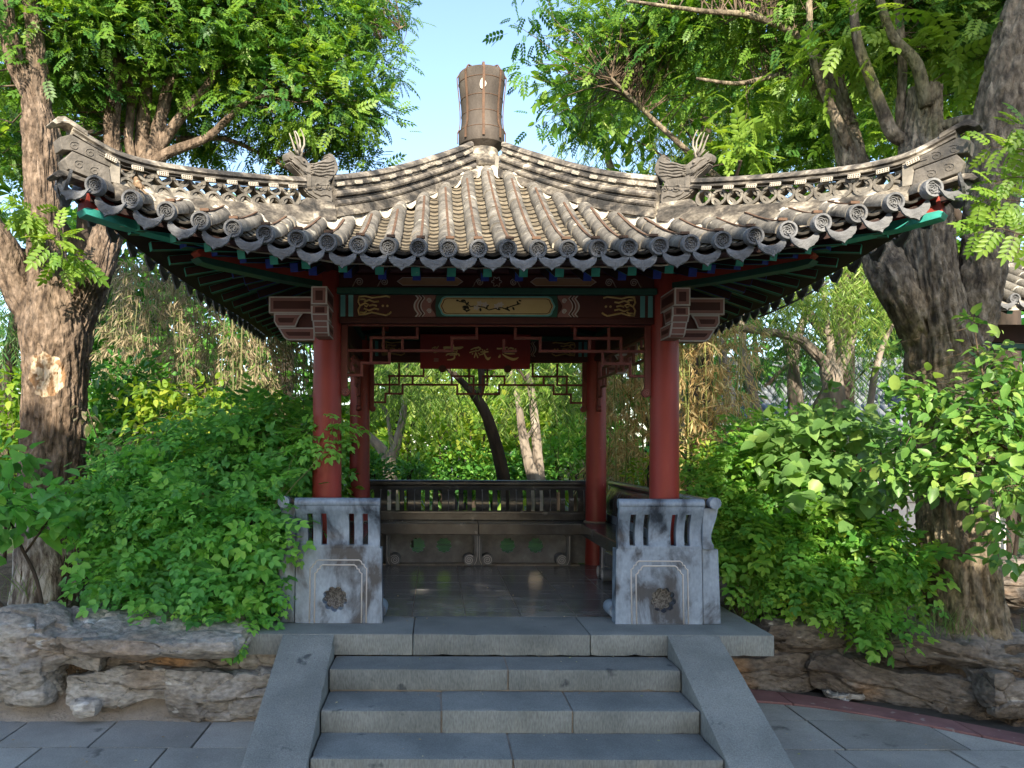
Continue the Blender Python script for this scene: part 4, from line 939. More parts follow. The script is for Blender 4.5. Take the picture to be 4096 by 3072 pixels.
# --- scalloped white mortar where the rows die into the hips, and the plaster skirt above it
def prof_z(x):
    q = (x / DX) - round(x / DX)
    d = abs(q) * DX
    return -.053 + (math.sqrt(max(0, .056**2 - d*d)) if d < .056 else -.03 * min(1, (d - .056) / .03))
for k in range(4):
    for s in (-1, 1):
        path, up_ = [], []
        N_ = 230
        for i in range(N_ + 1):
            a = .03 + 2.40 * i / N_
            bump = prof_z(a)
            off = .125 + .02 * math.sin(a * 31) + .012 * mnoise.noise((a * 9, k, s)) - (.03 if bump > 0 else 0)
            off *= min(1, (2.55 - a) / .4)
            y = -a - off
            path.append(ROT[k] @ Vector((s * a, y, zt(s * a, y) + bump + .004)))
            hb = zs(a) + .045 if a > .15 else zs(a) + .05
            up_.append(ROT[k] @ Vector((s * (a + .02), -a - .055, max(hb, zt(s * a, -a - .05) + .02))))
        m = MB(); m.tube(path, [.007 + .004 * mnoise.noise((i * .13, k, s * 3)) for i in range(N_ + 1)], 6)
        n = N_ + 1; b = len(m.v); wd = [.16 + .30 * max(0, mnoise.noise((i * .09, k * 3, s * 5)) + .15) + .10 * math.sin(i * .52) ** 2 for i in range(n)]
        m.v += [tuple(p + Vector((0, 0, .006))) for p in path] + [tuple(p.lerp(q, w_) + Vector((0, 0, .005))) for p, q, w_ in zip(path, up_, wd)]
        m.f += [(b+i, b+i+1, b+n+i+1, b+n+i) for i in range(N_)]; m.m += [0] * N_
        m.build('mortar_scallop', MT['mortar'], roof, smooth=True)
        m = MB(); m.v = [tuple(p) for p in path] + [tuple(p) for p in up_]; n = N_ + 1
        m.f = [(i, i+1, n+i+1, n+i) for i in range(N_)]; m.m = [0] * N_
        m.build('plaster_skirt', MT['plaster'], roof, smooth=True)
# --- hip ridges
UP_PROF = [(0, 0), (.028, -.006), (.046, -.024), (.052, -.048), (.040, -.056), (.040, -.078), (.056, -.082), (.056, -.098), (.040, -.102), (.040, -.118), (.052, -.121), (.052, -.130), (.046, -.133),
           (.066, -.138), (.078, -.150), (.082, -.166), (.076, -.182), (.052, -.190), (.060, -.194), (.060, -.203), (.050, -.207), (.074, -.213), (.086, -.226), (.088, -.242), (.080, -.256), (.062, -.262), (.098, -.266), (.098, -.34)]
CAP_PROF = [(0, 0), (.030, -.006), (.050, -.022), (.058, -.044), (.044, -.054), (.044, -.060), (.060, -.063), (.060, -.076)]
BASE_PROF = [(.02, -.218), (.052, -.218), (.052, -.228), (.072, -.231), (.072, -.275), (.09, -.28), (.09, -.36)]
def sweep(hip, prof, s0, s1, n, name, mt, zf=th, close=True):
    sx, sy = hip; e = Vector((sx, sy, 0)).normalized(); lat = Vector((-e.y, e.x, 0))
    full = prof + [(-o, z) for o, z in reversed(prof)] if prof[0][0] else prof + [(-o, z) for o, z in reversed(prof[1:])]
    m = MB(); w = len(full)
    for i in range(n + 1):
        s = s0 + (s1 - s0) * i / n
        for o, z in full: m.v.append(tuple(Vector((sx * s, sy * s, zf(s) + z)) + lat * o))
    for i in range(n):
        for j in range(w): m.f.append((i*w+j, i*w+(j+1) % w, (i+1)*w+(j+1) % w, (i+1)*w+j)); m.m.append(0)
    m.f += [tuple(range(w)), tuple(n*w + j for j in reversed(range(w)))]; m.m += [0, 0]
    o = m.build(name, mt, roof, smooth=32); fixn(o.data); return o
def hipfn(hip, width=None):
    sx, sy = hip; e = Vector((sx, sy, 0)).normalized(); lat = Vector((-e.y, e.x, 0))
    return lambda s, z, t: Vector((sx * s, sy * s, z)) + lat * t
arc = MB(); RA = .060
A0 = [(RA * math.cos(PI * i / 10), RA * math.sin(PI * i / 10)) for i in range(11)] + [((RA - .017) * math.cos(PI * i / 10), (RA - .017) * math.sin(PI * i / 10)) for i in reversed(range(11))]
arc.plate(A0, -.042, .042, lambda u, v, t: (u, t, v)); ARC = arc.build('lattice_tile', MT['tile'], me_only=True, smooth=35); fixn(ARC)
lampb = MB().box((-.036, -.006, -.013), (.036, .008, .013))
for i in range(5):
    for j in (-.006, .006): lampb.box((-.028 + .014*i - .003, -.0085, j - .003), (-.028 + .014*i + .003, -.006, j + .003), 1)
LAMP = lampb.build('lamp_bar', [MT['white'], MT['iron']], me_only=True)
rl = random.Random(11)
for hi_, hip in enumerate(((-1, -1), (1, -1), (1, 1), (-1, 1))):
    e = Vector((hip[0], hip[1], 0)).normalized(); lat = Vector((-e.y, e.x, 0)); fnh = hipfn(hip)
    s = .16
    while s < 1.26:
        w = .125 + rl.uniform(-.01, .01); sweep(hip, UP_PROF, s, min(s + w - .0025, 1.28), 4, 'ridge_tile', MT['ridge']); s += w
    sweep(hip, BASE_PROF, 1.29, 2.49, 24, 'ridge_base', MT['ridge'], close=True)
    s = 1.47
    while s < 2.66:
        w = .15 + rl.uniform(-.02, .02); sweep(hip, CAP_PROF, s, min(s + w - .002, 2.70), 5, 'ridge_cap', MT['ridge']); s += w
    # openwork band of half-round tiles
    ds = .12 / math.sqrt(2); q = 0; s = 1.535
    while s < 2.44:
        for (da, dz, flip) in ((0, -.157, True), (.5, -.217, False), (.5, -.097, True), (0, -.157, False)):
            sc_ = s + da * ds
            if sc_ > 2.45: continue
            c = Vector((hip[0] * sc_, hip[1] * sc_, th(sc_) + dz))
            sl_ = math.atan((th(sc_ + .03) - th(sc_ - .03)) / (.06 * math.sqrt(2)))
            M = Matrix.Translation(c) @ Matrix.Rotation(math.atan2(e.y, e.x), 4, 'Z') @ Matrix.Rotation(-sl_, 4, 'Y')
            if flip: M = M @ Matrix.Rotation(PI, 4, 'Y')
            M = M @ Matrix.Translation((0, .004 * (1 if da else -1) , 0))
            link('lattice_tile', ARC, roof, M)
        s += ds
    MB().plate([(2.46, 2.90), (2.505, 2.90), (2.505, 3.06), (2.46, 3.06)], -.055, .055, fnh).build('ridge_post', MT['plaster'], roof, bevel=.004)
    for poly, hw, nm in (([(2.50, 2.885), (2.60, 2.895), (2.68, 2.915), (2.695, 2.97), (2.665, 3.025), (2.51, 2.985)], .062, 'carved_end'),
                         ([(2.50, 2.99), (2.66, 3.032), (2.705, 3.022), (2.715, 3.09), (2.67, 3.125), (2.50, 3.055)], .056, 'carved_end'),
                         ([(2.48, 2.87), (2.62, 2.885), (2.69, 2.905), (2.72, 2.895), (2.742, 2.86), (2.725, 2.85), (2.70, 2.868), (2.67, 2.87), (2.48, 2.838)], .06, 'ridge_lip'),
                         ([(2.60, 3.17), (2.66, 3.205), (2.695, 3.222), (2.722, 3.208), (2.745, 3.17), (2.728, 3.16), (2.705, 3.182), (2.68, 3.185), (2.60, 3.14)], .06, 'ridge_lip')):
        o = MB().plate(poly, -hw, hw, fnh).build(nm, MT['carve'] if nm == 'carved_end' else MT['ridge'], roof, bevel=.005); fixn(o.data)
        if nm == 'carved_end':
            cx = sum(p[0] for p in poly) / len(poly); cz = sum(p[1] for p in poly) / len(poly)
            for t in (-1, 1):
                for a in (-.035, .03):
                    mm = MB(); mm.tube([fnh(cx + a + (.005 + .0013*i) * math.cos(i*.5) * .9, cz + a*.25 + (.005 + .0013*i) * math.sin(i*.5), t * (hw + .001)) for i in range(18)], .003, 5)
                    mm.build('carved_scroll', MT['carve'], roof, smooth=True)
    # lamp bars clipped below the ridge caps, with their cable
    for t in (-1, 1):
        cab = []
        for j in range(19):
            s = .24 + j * .126 if j < 9 else 1.56 + (j - 9) * .118
            if s > 2.62: continue
            lo = .066 if s < 1.3 else .068; dz = -.088 if s < 1.3 else -.092
            p = fnh(s, th(s) + dz, t * lo); sl_ = math.atan((th(s + .03) - th(s - .03)) / (.06 * math.sqrt(2)))
            ang = math.atan2(e.y, e.x)
            M = Matrix.Translation(p) @ Matrix.Rotation(ang, 4, 'Z') @ Matrix.Rotation(-sl_ + rl.uniform(-.05, .05), 4, 'Y') @ (Matrix.Rotation(PI, 4, 'Z') if t > 0 else Matrix.Identity(4))
            link('lamp_bar', LAMP, roof, M)
            cab.append(p + Vector((0, 0, -.004))); s2 = s + .06
            if not (1.2 < s2 < 1.56) and s2 < 2.6: cab.append(fnh(s2, th(s2) + dz - .012 + rl.uniform(-.008, .008), t * (lo + .004)))
        MB().tube(cab, .0028, 5).build('lamp_cable', MT['joint_and_lip_shade'], roof, smooth=True)
    # ridge beast
    Q = [(650,1330),(565,1250),(548,1100),(540,1045),(505,1000),(420,945),(345,885),(308,842),(318,822),(360,850),(420,895),(460,915),(400,850),(340,800),(285,790),(262,745),(258,695),(285,655),(330,636),(375,640),(402,668),(440,676),(520,655),(600,682),(690,735),(745,745),(830,708),(960,640),(1045,572),(1085,510),(1058,470),(1110,426),(1170,432),(1230,500),(1275,600),(1285,700),(1250,785),(1190,862),(1140,930),(1092,975),(1105,1015),(1150,1060),(1155,1150),(1175,1300),(1140,1440),(900,1410)]
    def bq(u, v): return (1.405 - (u - 800) / 4.88 * .00158, 3.20 + (1250 - v) / 4.88 * .00196)
    zb = 3.20 - .055
    body = MB(); out2 = [bq(u, v) for u, v in Q]
    body.plate(out2, -.042, .042, fnh)
    o = body.build('ridge_beast', MT['carve'], roof); fixn(o.data)
    bm = bmesh.new(); bm.from_mesh(o.data); es = [ed for ed in bm.edges if len(ed.link_faces) == 2 and ed.calc_face_angle(0) > 1.0]
    bmesh.ops.bevel(bm, geom=es, offset=.010, segments=2, affect='EDGES'); bm.to_mesh(o.data); bm.free(); o.data.shade_smooth(); o.data.set_sharp_from_angle(angle=math.radians(35))
    strands = [[(700+ i*80, 760 + j*48 - i*(34 - 3*j) + 14*math.sin(i*1.7 + j)) for i in range(7)] for j in range(5)]
    strands += [[(650 + 12*j, 960 + i*58) for i in range(6)] for j in (0, 2, 4)]
    strands += [[(300, 690), (370, 715), (450, 730), (520, 790), (620, 830)], [(330, 800), (420, 850), (520, 900), (600, 970)], [(860 + 90*math.cos(i*.7)*(1-i/16), 1130 + 80*math.sin(i*.7)*(1-i/16)) for i in range(14)], [(1060 + 50*math.cos(i*.7)*(1-i/16), 1080 + 70*math.sin(i*.7)*(1-i/16)) for i in range(12)],
                [(700, 1200), (780, 1270), (900, 1290), (1020, 1240), (1100, 1270)]]
    for t in (-1, 1):
        m = MB()
        for stn in strands:
            stn = [(u, v) for u, v in stn if 300 < u < 1270]
            if len(stn) > 2: m.tube([fnh(*bq(u, v), t * .043) for u, v in stn], [.004 + .005 * math.sin(PI * (i + .5) / len(stn)) for i in range(len(stn))], 6)
        m.lathe([(.001, -.009), (.008, -.007), (.011, 0), (.008, .007), (.001, .009)], 10, fnh(*bq(560, 742), t * .046))
        m.lathe([(.001, -.010), (.010, -.007), (.012, 0), (.010, .007), (.001, .010)], 8, fnh(*bq(725, 800), t * .046))
        m.lathe([(.001, -.010), (.010, -.007), (.012, 0), (.010, .007), (.001, .010)], 8, fnh(*bq(745, 920), t * .046))
        m.build('beast_relief', MT['carve'], roof, smooth=True)
    for t in (-.022, .022):
        for H in ([(545, 650), (560, 520), (600, 420), (592, 300), (545, 195), (505, 150)], [(530, 590), (470, 450), (430, 330), (390, 230)], [(500, 650), (440, 590), (380, 545)]):
            m = MB(); m.tube([fnh(*bq(u, v), t + t * .5 * i / len(H)) for i, (u, v) in enumerate(H)], [.011 * (1 - .75 * i / (len(H)-1)) for i in range(len(H))], 7)
            m.build('antler', MT['plaster'], roof, smooth=True)
        break_ = 0
    MB().plate([(1.30, 2.985), (1.50, 2.935), (1.50, 3.09), (1.46, 3.14), (1.30, 3.16)], -.048, .048, fnh).build('beast_plinth', MT['ridge'], roof, bevel=.006)
# --- finial with its iron straps
fo = Vector((-.045, 0, 0))
MB().lathe([(.20, 3.86), (.17, 3.97), (.15, 4.06), (.14, 4.11)], 24, fo).build('apex_mound', MT['ridge'], roof, smooth=True)
FP = [(0.1, 4.002), (0.208, 4.09), (0.214, 4.117), (0.214, 4.209), (0.206, 4.227), (0.198, 4.24), (0.193, 4.267), (0.189, 4.302), (0.188, 4.346), (0.19, 4.417), (0.197, 4.505), (0.206, 4.594), (0.214, 4.665), (0.219, 4.726), (0.214, 4.757), (0.175, 4.771), (0.02, 4.775)]
fin = MB().lathe(FP, 40, fo).build('finial', mat('brown_grey_finial_clay', [(.3, (.05, .041, .033)), (.55, (.095, .078, .063)), (.75, (.16, .135, .11))], scale=5, rough=.85, bump=.4, bscale=35, stretch=(1, 1, .5), spots=((.06, .05, .04), 7, .62, .08)), roof, smooth=35)
for z in (4.214, 4.364, 4.505, 4.665):
    r0 = crv([p[1] for p in FP[1:14]], [p[0] for p in FP[1:14]], z); MB().lathe([(r0, z-.003), (r0+.004, z-.002), (r0+.004, z+.002), (r0, z+.003)], 40, fo, caps=False).build('wire_band', MT['iron'], roof, smooth=True)
for i in range(8):
    a = -PI/2 + i * PI / 4 + .03
    pts = [fo + Vector(((r_ + .012) * math.cos(a), (r_ + .012) * math.sin(a), z)) for r_, z in FP[2:14]] + [fo + Vector((.19*math.cos(a), .19*math.sin(a), 4.79)), fo + Vector((.12*math.cos(a), .12*math.sin(a), 4.79))]
    m = MB()
    for p, q in zip(pts, pts[1:]):
        m.beam(p, q + (q-p)*.04, .022 if i % 2 == 0 else .018, .008, up=(math.cos(a), math.sin(a), .01))
    m.build('finial_strap', MT['iron'], roof)
ps = [fo + Vector(((r_ + .003) * math.cos(-PI/2 + .02), (r_ + .003) * math.sin(-PI/2 + .02), 0)) for r_ in (.2,)]
m = MB(); n = 18
m.v = [(fo.x + .0, -.2105, 4.585)] + [(fo.x + .027*(1+.12*math.sin(2*a+1)+.08*math.cos(5*a))*math.cos(a), -math.sqrt(.2085**2 - (.027*math.cos(a))**2) - .004  , 4.585 + .046*(1+.16*math.cos(3*a+.5))*math.sin(a)) for a in [2*PI*i/n for i in range(n)]]
m.f = [(0, 1+i, 1+(i+1) % n) for i in range(n)]; m.m = [0]*n
m.build('lime_patch', MT['mortar'], roof, smooth=True)
# --- rafters: flying rafters with teal ends over lower rafters with blue ends, fanned at the corners
for k in range(4):
    R = ROT[k]
    for s in (-1, 1):
        for j in range(11):
            if j < 6:
                x = s * (.12 + .24 * j); xe = xi = x; dirx = 0
                yi = -1.0
            else:
                x = s * (1.32 + .205 * (j - 5)); xe = x; f_ = (j - 5) / 6; xi = s * (1.22 + .25 * f_)
                yi = -1.05 - .25 * f_
            yo = ye(x) + .16; zo = 2.443 + (ze(x) - 2.557) * .95
            zi = zo + (yo - yi) * -.36 if j < 6 else zo * .5 + (2.443 + .36 * (2.12 + yi) * 1.0) * .5 + .10
            zi = 2.443 + .36 * (yi + 2.12) + (0 if j < 6 else (zo - 2.443) * .35)
            p, q = Vector((xe, yo, zo)), Vector((xi, yi, zi))
            m = MB().beam(q, p, .058, .058, mis=(3, 0, 1, 2, 2, 2)); m.build('flying_rafter', [MT['teal'], MT['green'], MT['darkwood'], MT['darkwood']], pv, bevel=.003, mw=R)
            d = (q - p).normalized(); p2 = p + d * .30 + Vector((0, 0, -.068)); q2 = q + d * .35 + Vector((0, 0, -.068))
            if j >= 6: p2 = p + d * .34 + Vector((0, 0, -.07)); q2 = q + Vector((0, 0, -.07))
            m = MB().beam(q2, p2, .058, .062, mis=(3, 0, 1, 2, 2, 2)); m.build('eave_rafter', [MT['blue'], MT['green'], MT['darkwood'], MT['darkwood']], pv, bevel=.003, mw=R)
    # corner beams along the diagonal
    fnh = hipfn((-1, -1))
    Mk = R
    up = [(1.0, 2.62), (1.6, 2.60), (2.1, 2.625), (2.45, 2.65), (2.60, 2.675), (2.615, 2.70), (2.60, 2.80), (2.1, 2.775), (1.6, 2.75), (1.0, 2.80)]
    o = MB().plate(up, -.055, .055, fnh).build('corner_beam', MT['redbeam'], pv, bevel=.006, mw=Mk); fixn(o.data)
    tl = [(1.0, 2.614), (1.6, 2.594), (2.1, 2.619), (2.45, 2.644), (2.605, 2.669), (2.618, 2.70), (2.60, 2.712), (2.1, 2.672), (1.6, 2.645), (1.0, 2.665)]
    o2 = MB().plate(tl, -.058, .058, fnh).build('teal_underside', MT['teal'], pv, bevel=.003, mw=Mk); fixn(o2.data)
    lowb = [(1.0, 2.50), (1.6, 2.49), (2.0, 2.505), (2.06, 2.515), (2.085, 2.54), (2.07, 2.555), (2.09, 2.575), (2.075, 2.60), (1.6, 2.585), (1.0, 2.60)]
    o = MB().plate(lowb, -.05, .05, fnh).build('lower_corner_beam', MT['redbeam'], pv, bevel=.006, mw=Mk); fixn(o.data)
    o = MB().plate([(1.0, 2.496), (1.6, 2.486), (2.0, 2.501), (2.063, 2.511), (2.088, 2.54), (2.06, 2.55), (1.6, 2.53), (1.0, 2.54)], -.053, .053, fnh).build('green_underside', MT['green'], pv, bevel=.003, mw=Mk); fixn(o.data)
# tie cable loop at the right corner and wavy weather strip below the eave
m = MB(); m.tube([(2.0 + .12 * i, -1.35 + .12 * i * .2, 2.28 + .045 * i + .01 * i * i * .3) for i in range(6)], .008, 6); m.build('eave_cable', MT['joint_and_lip_shade'], pv, smooth=True)
m = MB(); m.tube([(-1.9 + .1 * i, ye(-1.9 + .1*i) + .07, ze(-1.9 + .1*i) - .10 + .006 * math.sin(i * 2.1)) for i in range(39)], .007, 6); m.build('eave_cable', MT['plaster'], pv, smooth=True)
# ------------------------------------------------------------------ foliage helpers
def norm(a): return a / np.maximum(1e-9, np.linalg.norm(a, axis=-1, keepdims=True))
def stamp(name, tv, tf, pos, d, n, sc, tint, mt, parent, jit=.12, seed=1):
    r = np.random.default_rng(seed)
    tv = np.asarray(tv, float); tf = np.asarray(tf, int); K = len(pos)
    d = norm(d); n = norm(n - d * np.sum(n * d, 1, keepdims=True)); s = np.cross(n, d)
    Rm = np.stack([d, s, n], 2)
    V = np.einsum('kij,vj->kvi', Rm, tv) * np.asarray(sc)[:, None, None] + pos[:, None, :]
    nv = len(tv)
    Fi = (tf[None] + (np.arange(K) * nv)[:, None, None]).reshape(-1, tf.shape[1])
    me = bpy.data.meshes.new(name); me.vertices.add(K * nv); me.vertices.foreach_set('co', V.reshape(-1).astype('f'))
    nf = len(Fi); q = tf.shape[1]
    me.loops.add(nf * q); me.loops.foreach_set('vertex_index', Fi.reshape(-1).astype('i'))
    me.polygons.add(nf); me.polygons.foreach_set('loop_start', (np.arange(nf) * q).astype('i'))
    me.update(calc_edges=True)
    at_ = me.attributes.new('tint', 'FLOAT', 'POINT')
    gq = 6 if nv % 6 in (0, 4) and nv > 8 else 4; lt = r.normal(0, jit, (K, nv // gq + 1)).repeat(gq, 1)[:, :nv]
    at_.data.foreach_set('value', np.clip(np.asarray(tint)[:, None] + lt, 0, 1).reshape(-1).astype('f'))
    me.materials.append(mt)
    return link(name, me, parent)
def leaflet(bx, by, ang, L, w, fold=.15, rich=False, droop=.1):
    c, s = math.cos(ang), math.sin(ang)
    def T(u, v, z): return (bx + u * c - v * s, by + u * s + v * c, z)
    if not rich: return [T(0, 0, 0), T(L * .45, w / 2, fold * w), T(L, 0, -droop * L), T(L * .45, -w / 2, fold * w)], [(0, 3, 2, 1)]
    return [T(0, 0, 0), T(L * .30, w * .48, fold * w), T(L * .70, w * .38, fold * w - droop * L * .4), T(L, 0, -droop * L), T(L * .70, -w * .38, fold * w - droop * L * .4), T(L * .30, -w * .48, fold * w)], \
        [(0, 3, 2, 1), (0, 5, 4, 3)]
def pinnate(pairs, L, w, ang=1.05, rich=False, sag=.25):
    V, Fc = [], []
    def ad(v, f):
        b = len(V); V.extend(v); Fc.extend([tuple(b + i for i in q) for q in f])
    for i in range(pairs):
        t = .22 + .72 * i / max(1, pairs - 1) if pairs > 1 else .5
        for s in (1, -1):
            v, f = leaflet(t, 0, s * ang, L * (1 - .25 * abs(t - .55)), w, rich=rich); v = [(p[0], p[1], p[2] - sag * p[0] ** 2) for p in v]; ad(v, f)
    v, f = leaflet(.98, 0, 0, L, w, rich=rich); ad([(p[0], p[1], p[2] - sag * p[0] ** 2) for p in v], f)
    st_ = [(0, .008, 0), (0, -.008, 0), (.5, -.007, -sag * .25), (.5, .007, -sag * .25), (1, -.005, -sag), (1, .005, -sag)]
    ad([st_[0], st_[1], st_[4], st_[5]], [(0, 1, 2, 3)])
    return V, Fc
PIN = pinnate(5, .34, .165, sag=.12); PINR = pinnate(5, .34, .17, rich=True)
ROSE = pinnate(3, .37, .235, ang=1.05, rich=True, sag=.15)
def blade(L=1.0, w=.13, sag=.25):         # lance leaf of two quads
    V = [(0, 0, 0), (.33, w/2, .02 - sag*.1), (.33, -w/2, .02 - sag*.1), (.7, w*.38, -sag*.49), (.7, -w*.38, -sag*.49), (1, .006, -sag), (1, -.006, -sag), (0, .01, 0)]
    return V, [(7, 0, 2, 1), (1, 2, 4, 3), (3, 4, 6, 5)]
def ovate(w=.55, sag=.2, cup=.12):        # broad single leaf, four quads folded on the midrib
    V = [(0, 0, 0), (.18, w*.40, cup*w), (.5, w*.5, cup*w), (.8, w*.26, cup*w*.6), (1, 0, 0), (.8, -w*.26, cup*w*.6), (.5, -w*.5, cup*w), (.18, -w*.40, cup*w), (.34, 0, 0), (.66, 0, 0), (.1, 0, 0), (.9, 0, 0)]
    V = [(x, y, z - sag * x * x) for x, y, z in V]
    return V, [(0, 8, 2, 1), (8, 9, 3, 2), (9, 4, 4, 3), (0, 7, 6, 8), (8, 6, 5, 9), (9, 5, 4, 4)]
def ovate2(w=.55, sag=.2, cup=.12):
    V, _ = ovate(w, sag, cup); return V, [(0, 8, 2, 1), (8, 9, 3, 2), (9, 11, 4, 3), (0, 7, 6, 8), (8, 6, 5, 9), (9, 5, 4, 11)]
OV = ovate2(); OVW = ovate2(.85, .25, .14); BL = blade(); BLW = blade(1, .17, .45)
OV4 = ([(0, 0, 0), (.28, .25, .05), (.68, .21, -.04), (1, 0, -.2), (.68, -.21, -.04), (.28, -.25, .05)], [(0, 3, 2, 1), (0, 5, 4, 3)])
SMALL = ([(0, 0, 0), (.5, .27, .05), (1, 0, -.1), (.5, -.27, .05)], [(0, 3, 2, 1)])
def blob_points(blobs, n, r, clump=14, spread=.42, shell=.62):
    """leaf positions gathered in sprays inside a set of ellipsoid blobs; returns points, spray centres index, spray centres"""
    wts = np.array([b[1] ** 2.2 for b in blobs]); wts /= wts.sum()
    nc = max(1, n // clump); bi = r.choice(len(blobs), nc, p=wts)
    C = np.array([b[0] for b in blobs])[bi]; Rr = np.array([b[1] for b in blobs])[bi]; sq = np.array([b[2] if len(b) > 2 else .8 for b in blobs])[bi]
    u = norm(r.normal(size=(nc, 3))); rad = Rr * (shell + (1 - shell) * r.random(nc)) * np.where(r.random(nc) < .75, 1, r.random(nc))
    cc = C + u * rad[:, None] * np.stack([np.ones(nc), np.ones(nc), sq], 1)
    idx = np.repeat(np.arange(nc), clump); K = len(idx)
    sp = (spread * np.minimum(.9, Rr))[idx]
    off = r.normal(size=(K, 3)) * sp[:, None] * .5 * np.array([1, 1, .55])
    return cc[idx] + off, idx, cc, off, norm(cc[idx] - C[idx])
def leaves(name, parent, blobs, n, size, tpl, mt, seed, clump=14, spread=.42, droop=.35, tint=(.5, .22), shell=.62, up=1.2, outw=.5, sv=.25, sun=0.0):
    r = np.random.default_rng(seed)
    pos, idx, cc, off, ou = blob_points(blobs, n, r, clump, spread, shell)
    K = len(pos)
    d = norm(off) * .8 + ou * outw + r.normal(size=(K, 3)) * .6; d[:, 2] -= droop
    nn = r.normal(size=(K, 3)) * .45 + ou * .35; nn[:, 2] += up
    nn += np.array(TO_SUN) * sun * 1.6
    tc = r.normal(0, tint[1] * .7, len(cc))
    t = tint[0] + tc[idx] + r.normal(0, tint[1] * .6, K)
    o = stamp(name, tpl[0], tpl[1], pos, d, nn, size * np.clip(r.normal(1, sv, K), .4, 1.8), t, mt, parent, seed=seed)
    return o, cc
def limb_mesh(limbs, n=14, furrow=0.0, wob=0, seed=0, k=6):
    m = MB(); sk = []
    for L in limbs:
        P = smooth_path(L, k)
        sk += [p for p, _ in P]
        big = max(r for _, r in P)
        nn = int((n if big < .2 else n * 1.5) if not furrow else n if big < .1 else n * 3 if big < .2 else n * (8 if furrow > .02 else 4))
        if not furrow or big < .09:
            m.tube([p for p, _ in P], [r for _, r in P], nn if big > .03 else 6, caps=True); continue
        pts = [p for p, _ in P]; b = len(m.v); ref = None
        # finer rings with bark furrows
        fine = smooth_path([(p, r) for p, r in P], 3 if furrow > .02 else 2)
        sd = seed * 5.3 + len(m.v) * .001
        for i, (p, r) in enumerate(fine):
            t = (fine[min(i+1, len(fine)-1)][0] - fine[max(i-1, 0)][0]).normalized()
            if ref is None: ref = t.cross(Vector((0, 1, 0))).normalized()
            ref = (ref - t * ref.dot(t)).normalized(); o = t.cross(ref)
            for q in range(nn):
                a = 2 * PI * q / nn; dv = ref * math.cos(a) + o * math.sin(a)
                cx_, cy_ = math.cos(a), math.sin(a)
                hh = (p.z + p.x * .2)
                w1 = mnoise.noise(Vector((cx_ * 6.5 * (r/.25)**.3, cy_ * 6.5 * (r/.25)**.3, hh * 2.6 + sd)))
                w2 = mnoise.noise(Vector((cx_ * 14, cy_ * 14, hh * 7 + sd)))
                w3 = mnoise.noise(Vector((cx_ * 1.5, cy_ * 1.5, hh * .9 + sd)))
                f_ = -max(0, 1 - abs(w1) * 4.2) * 1.1 - max(0, 1 - abs(w2) * 6) * .35 + w2 * .35
                m.v.append(tuple(p + dv * (r * (1 + .08 * w3) + furrow * f_)))
        for i in range(len(fine) - 1):
            for q in range(nn):
                m.f.append((b+i*nn+q, b+i*nn+(q+1) % nn, b+(i+1)*nn+(q+1) % nn, b+(i+1)*nn+q)); m.m.append(0)
        m.f.append(tuple(b + (len(fine)-1)*nn + q for q in range(nn))); m.m.append(0)
    return m, sk
def twigs(parent, cc, sk, seed, rad=.006, mt='barks', frac=1.0, sag=.1, name='twigs', reach=2.5):
    r = random.Random(seed); m = MB(); S = np.array([tuple(p) for p in sk])
    for c in cc:
        if r.random() > frac: continue
        dd = np.linalg.norm(S - c, axis=1) + np.abs(S[:, 2] - c[2]) * .2 + np.where(S[:, 2] > c[2] + .5, .6, 0); j = int(r.choice(list(np.argsort(dd)[:7])))
        if dd[j] > reach: continue
        a = Vector(S[j]); b_ = Vector(c); mid = a.lerp(b_, .5) + Vector((r.uniform(-.1, .1), r.uniform(-.1, .1), r.uniform(0, sag))) * (b_ - a).length
        l = (b_ - a).length; jz = lambda: Vector((r.uniform(-1, 1), r.uniform(-1, 1), r.uniform(-1, 1))) * l * .06
        P = [a, a.lerp(mid, .6) + jz(), mid + jz(), mid.lerp(b_, .6) + jz(), b_ + (b_ - mid) * .12]
        m.tube(P, [rad * (.55 + l * .55) * f_ for f_ in (1, .85, .65, .45, .25)], 5, caps=False)
    o = m.build(name, MT[mt], parent, smooth=True); tag(o, kind='stuff'); return o
def tree(name, label, limbs_px, blobs, leafspec, bark, base, furrow=0, group=None, tw=.8, seed=1, cat='tree', twr=.006, extra=()):
    t = thing(name, label, cat, base, group)
    m, sk = limb_mesh(limbs_px, furrow=furrow, seed=seed)
    mi = Matrix.Translation(-Vector(base))
    m.build('trunk', MT[bark], t, smooth=60 if not furrow else True, mw=mi)
    ccs = []
    for j, (n, size, tpl, mt, kw) in enumerate(leafspec):
        bl = kw.pop('blobs', blobs)
        o, cc = leaves('crown', t, bl, n, size, tpl, LM[mt], seed * 10 + j, **kw); o.matrix_local = mi; ccs.append(cc)
    if tw and ccs:
        o = twigs(t, np.concatenate(ccs), sk, seed, frac=tw, rad=twr, mt='barks' if bark not in ('barkd',) else 'barkd'); o.matrix_local = mi
    return t, sk
def B(px_, py_, d, r, sq=.8): return (tuple(at(px_, py_, d)), r, sq)
def LB(d, *pts): return [(at(p[0], p[1], d if len(p) < 4 else p[3]), p[2]) for p in pts]
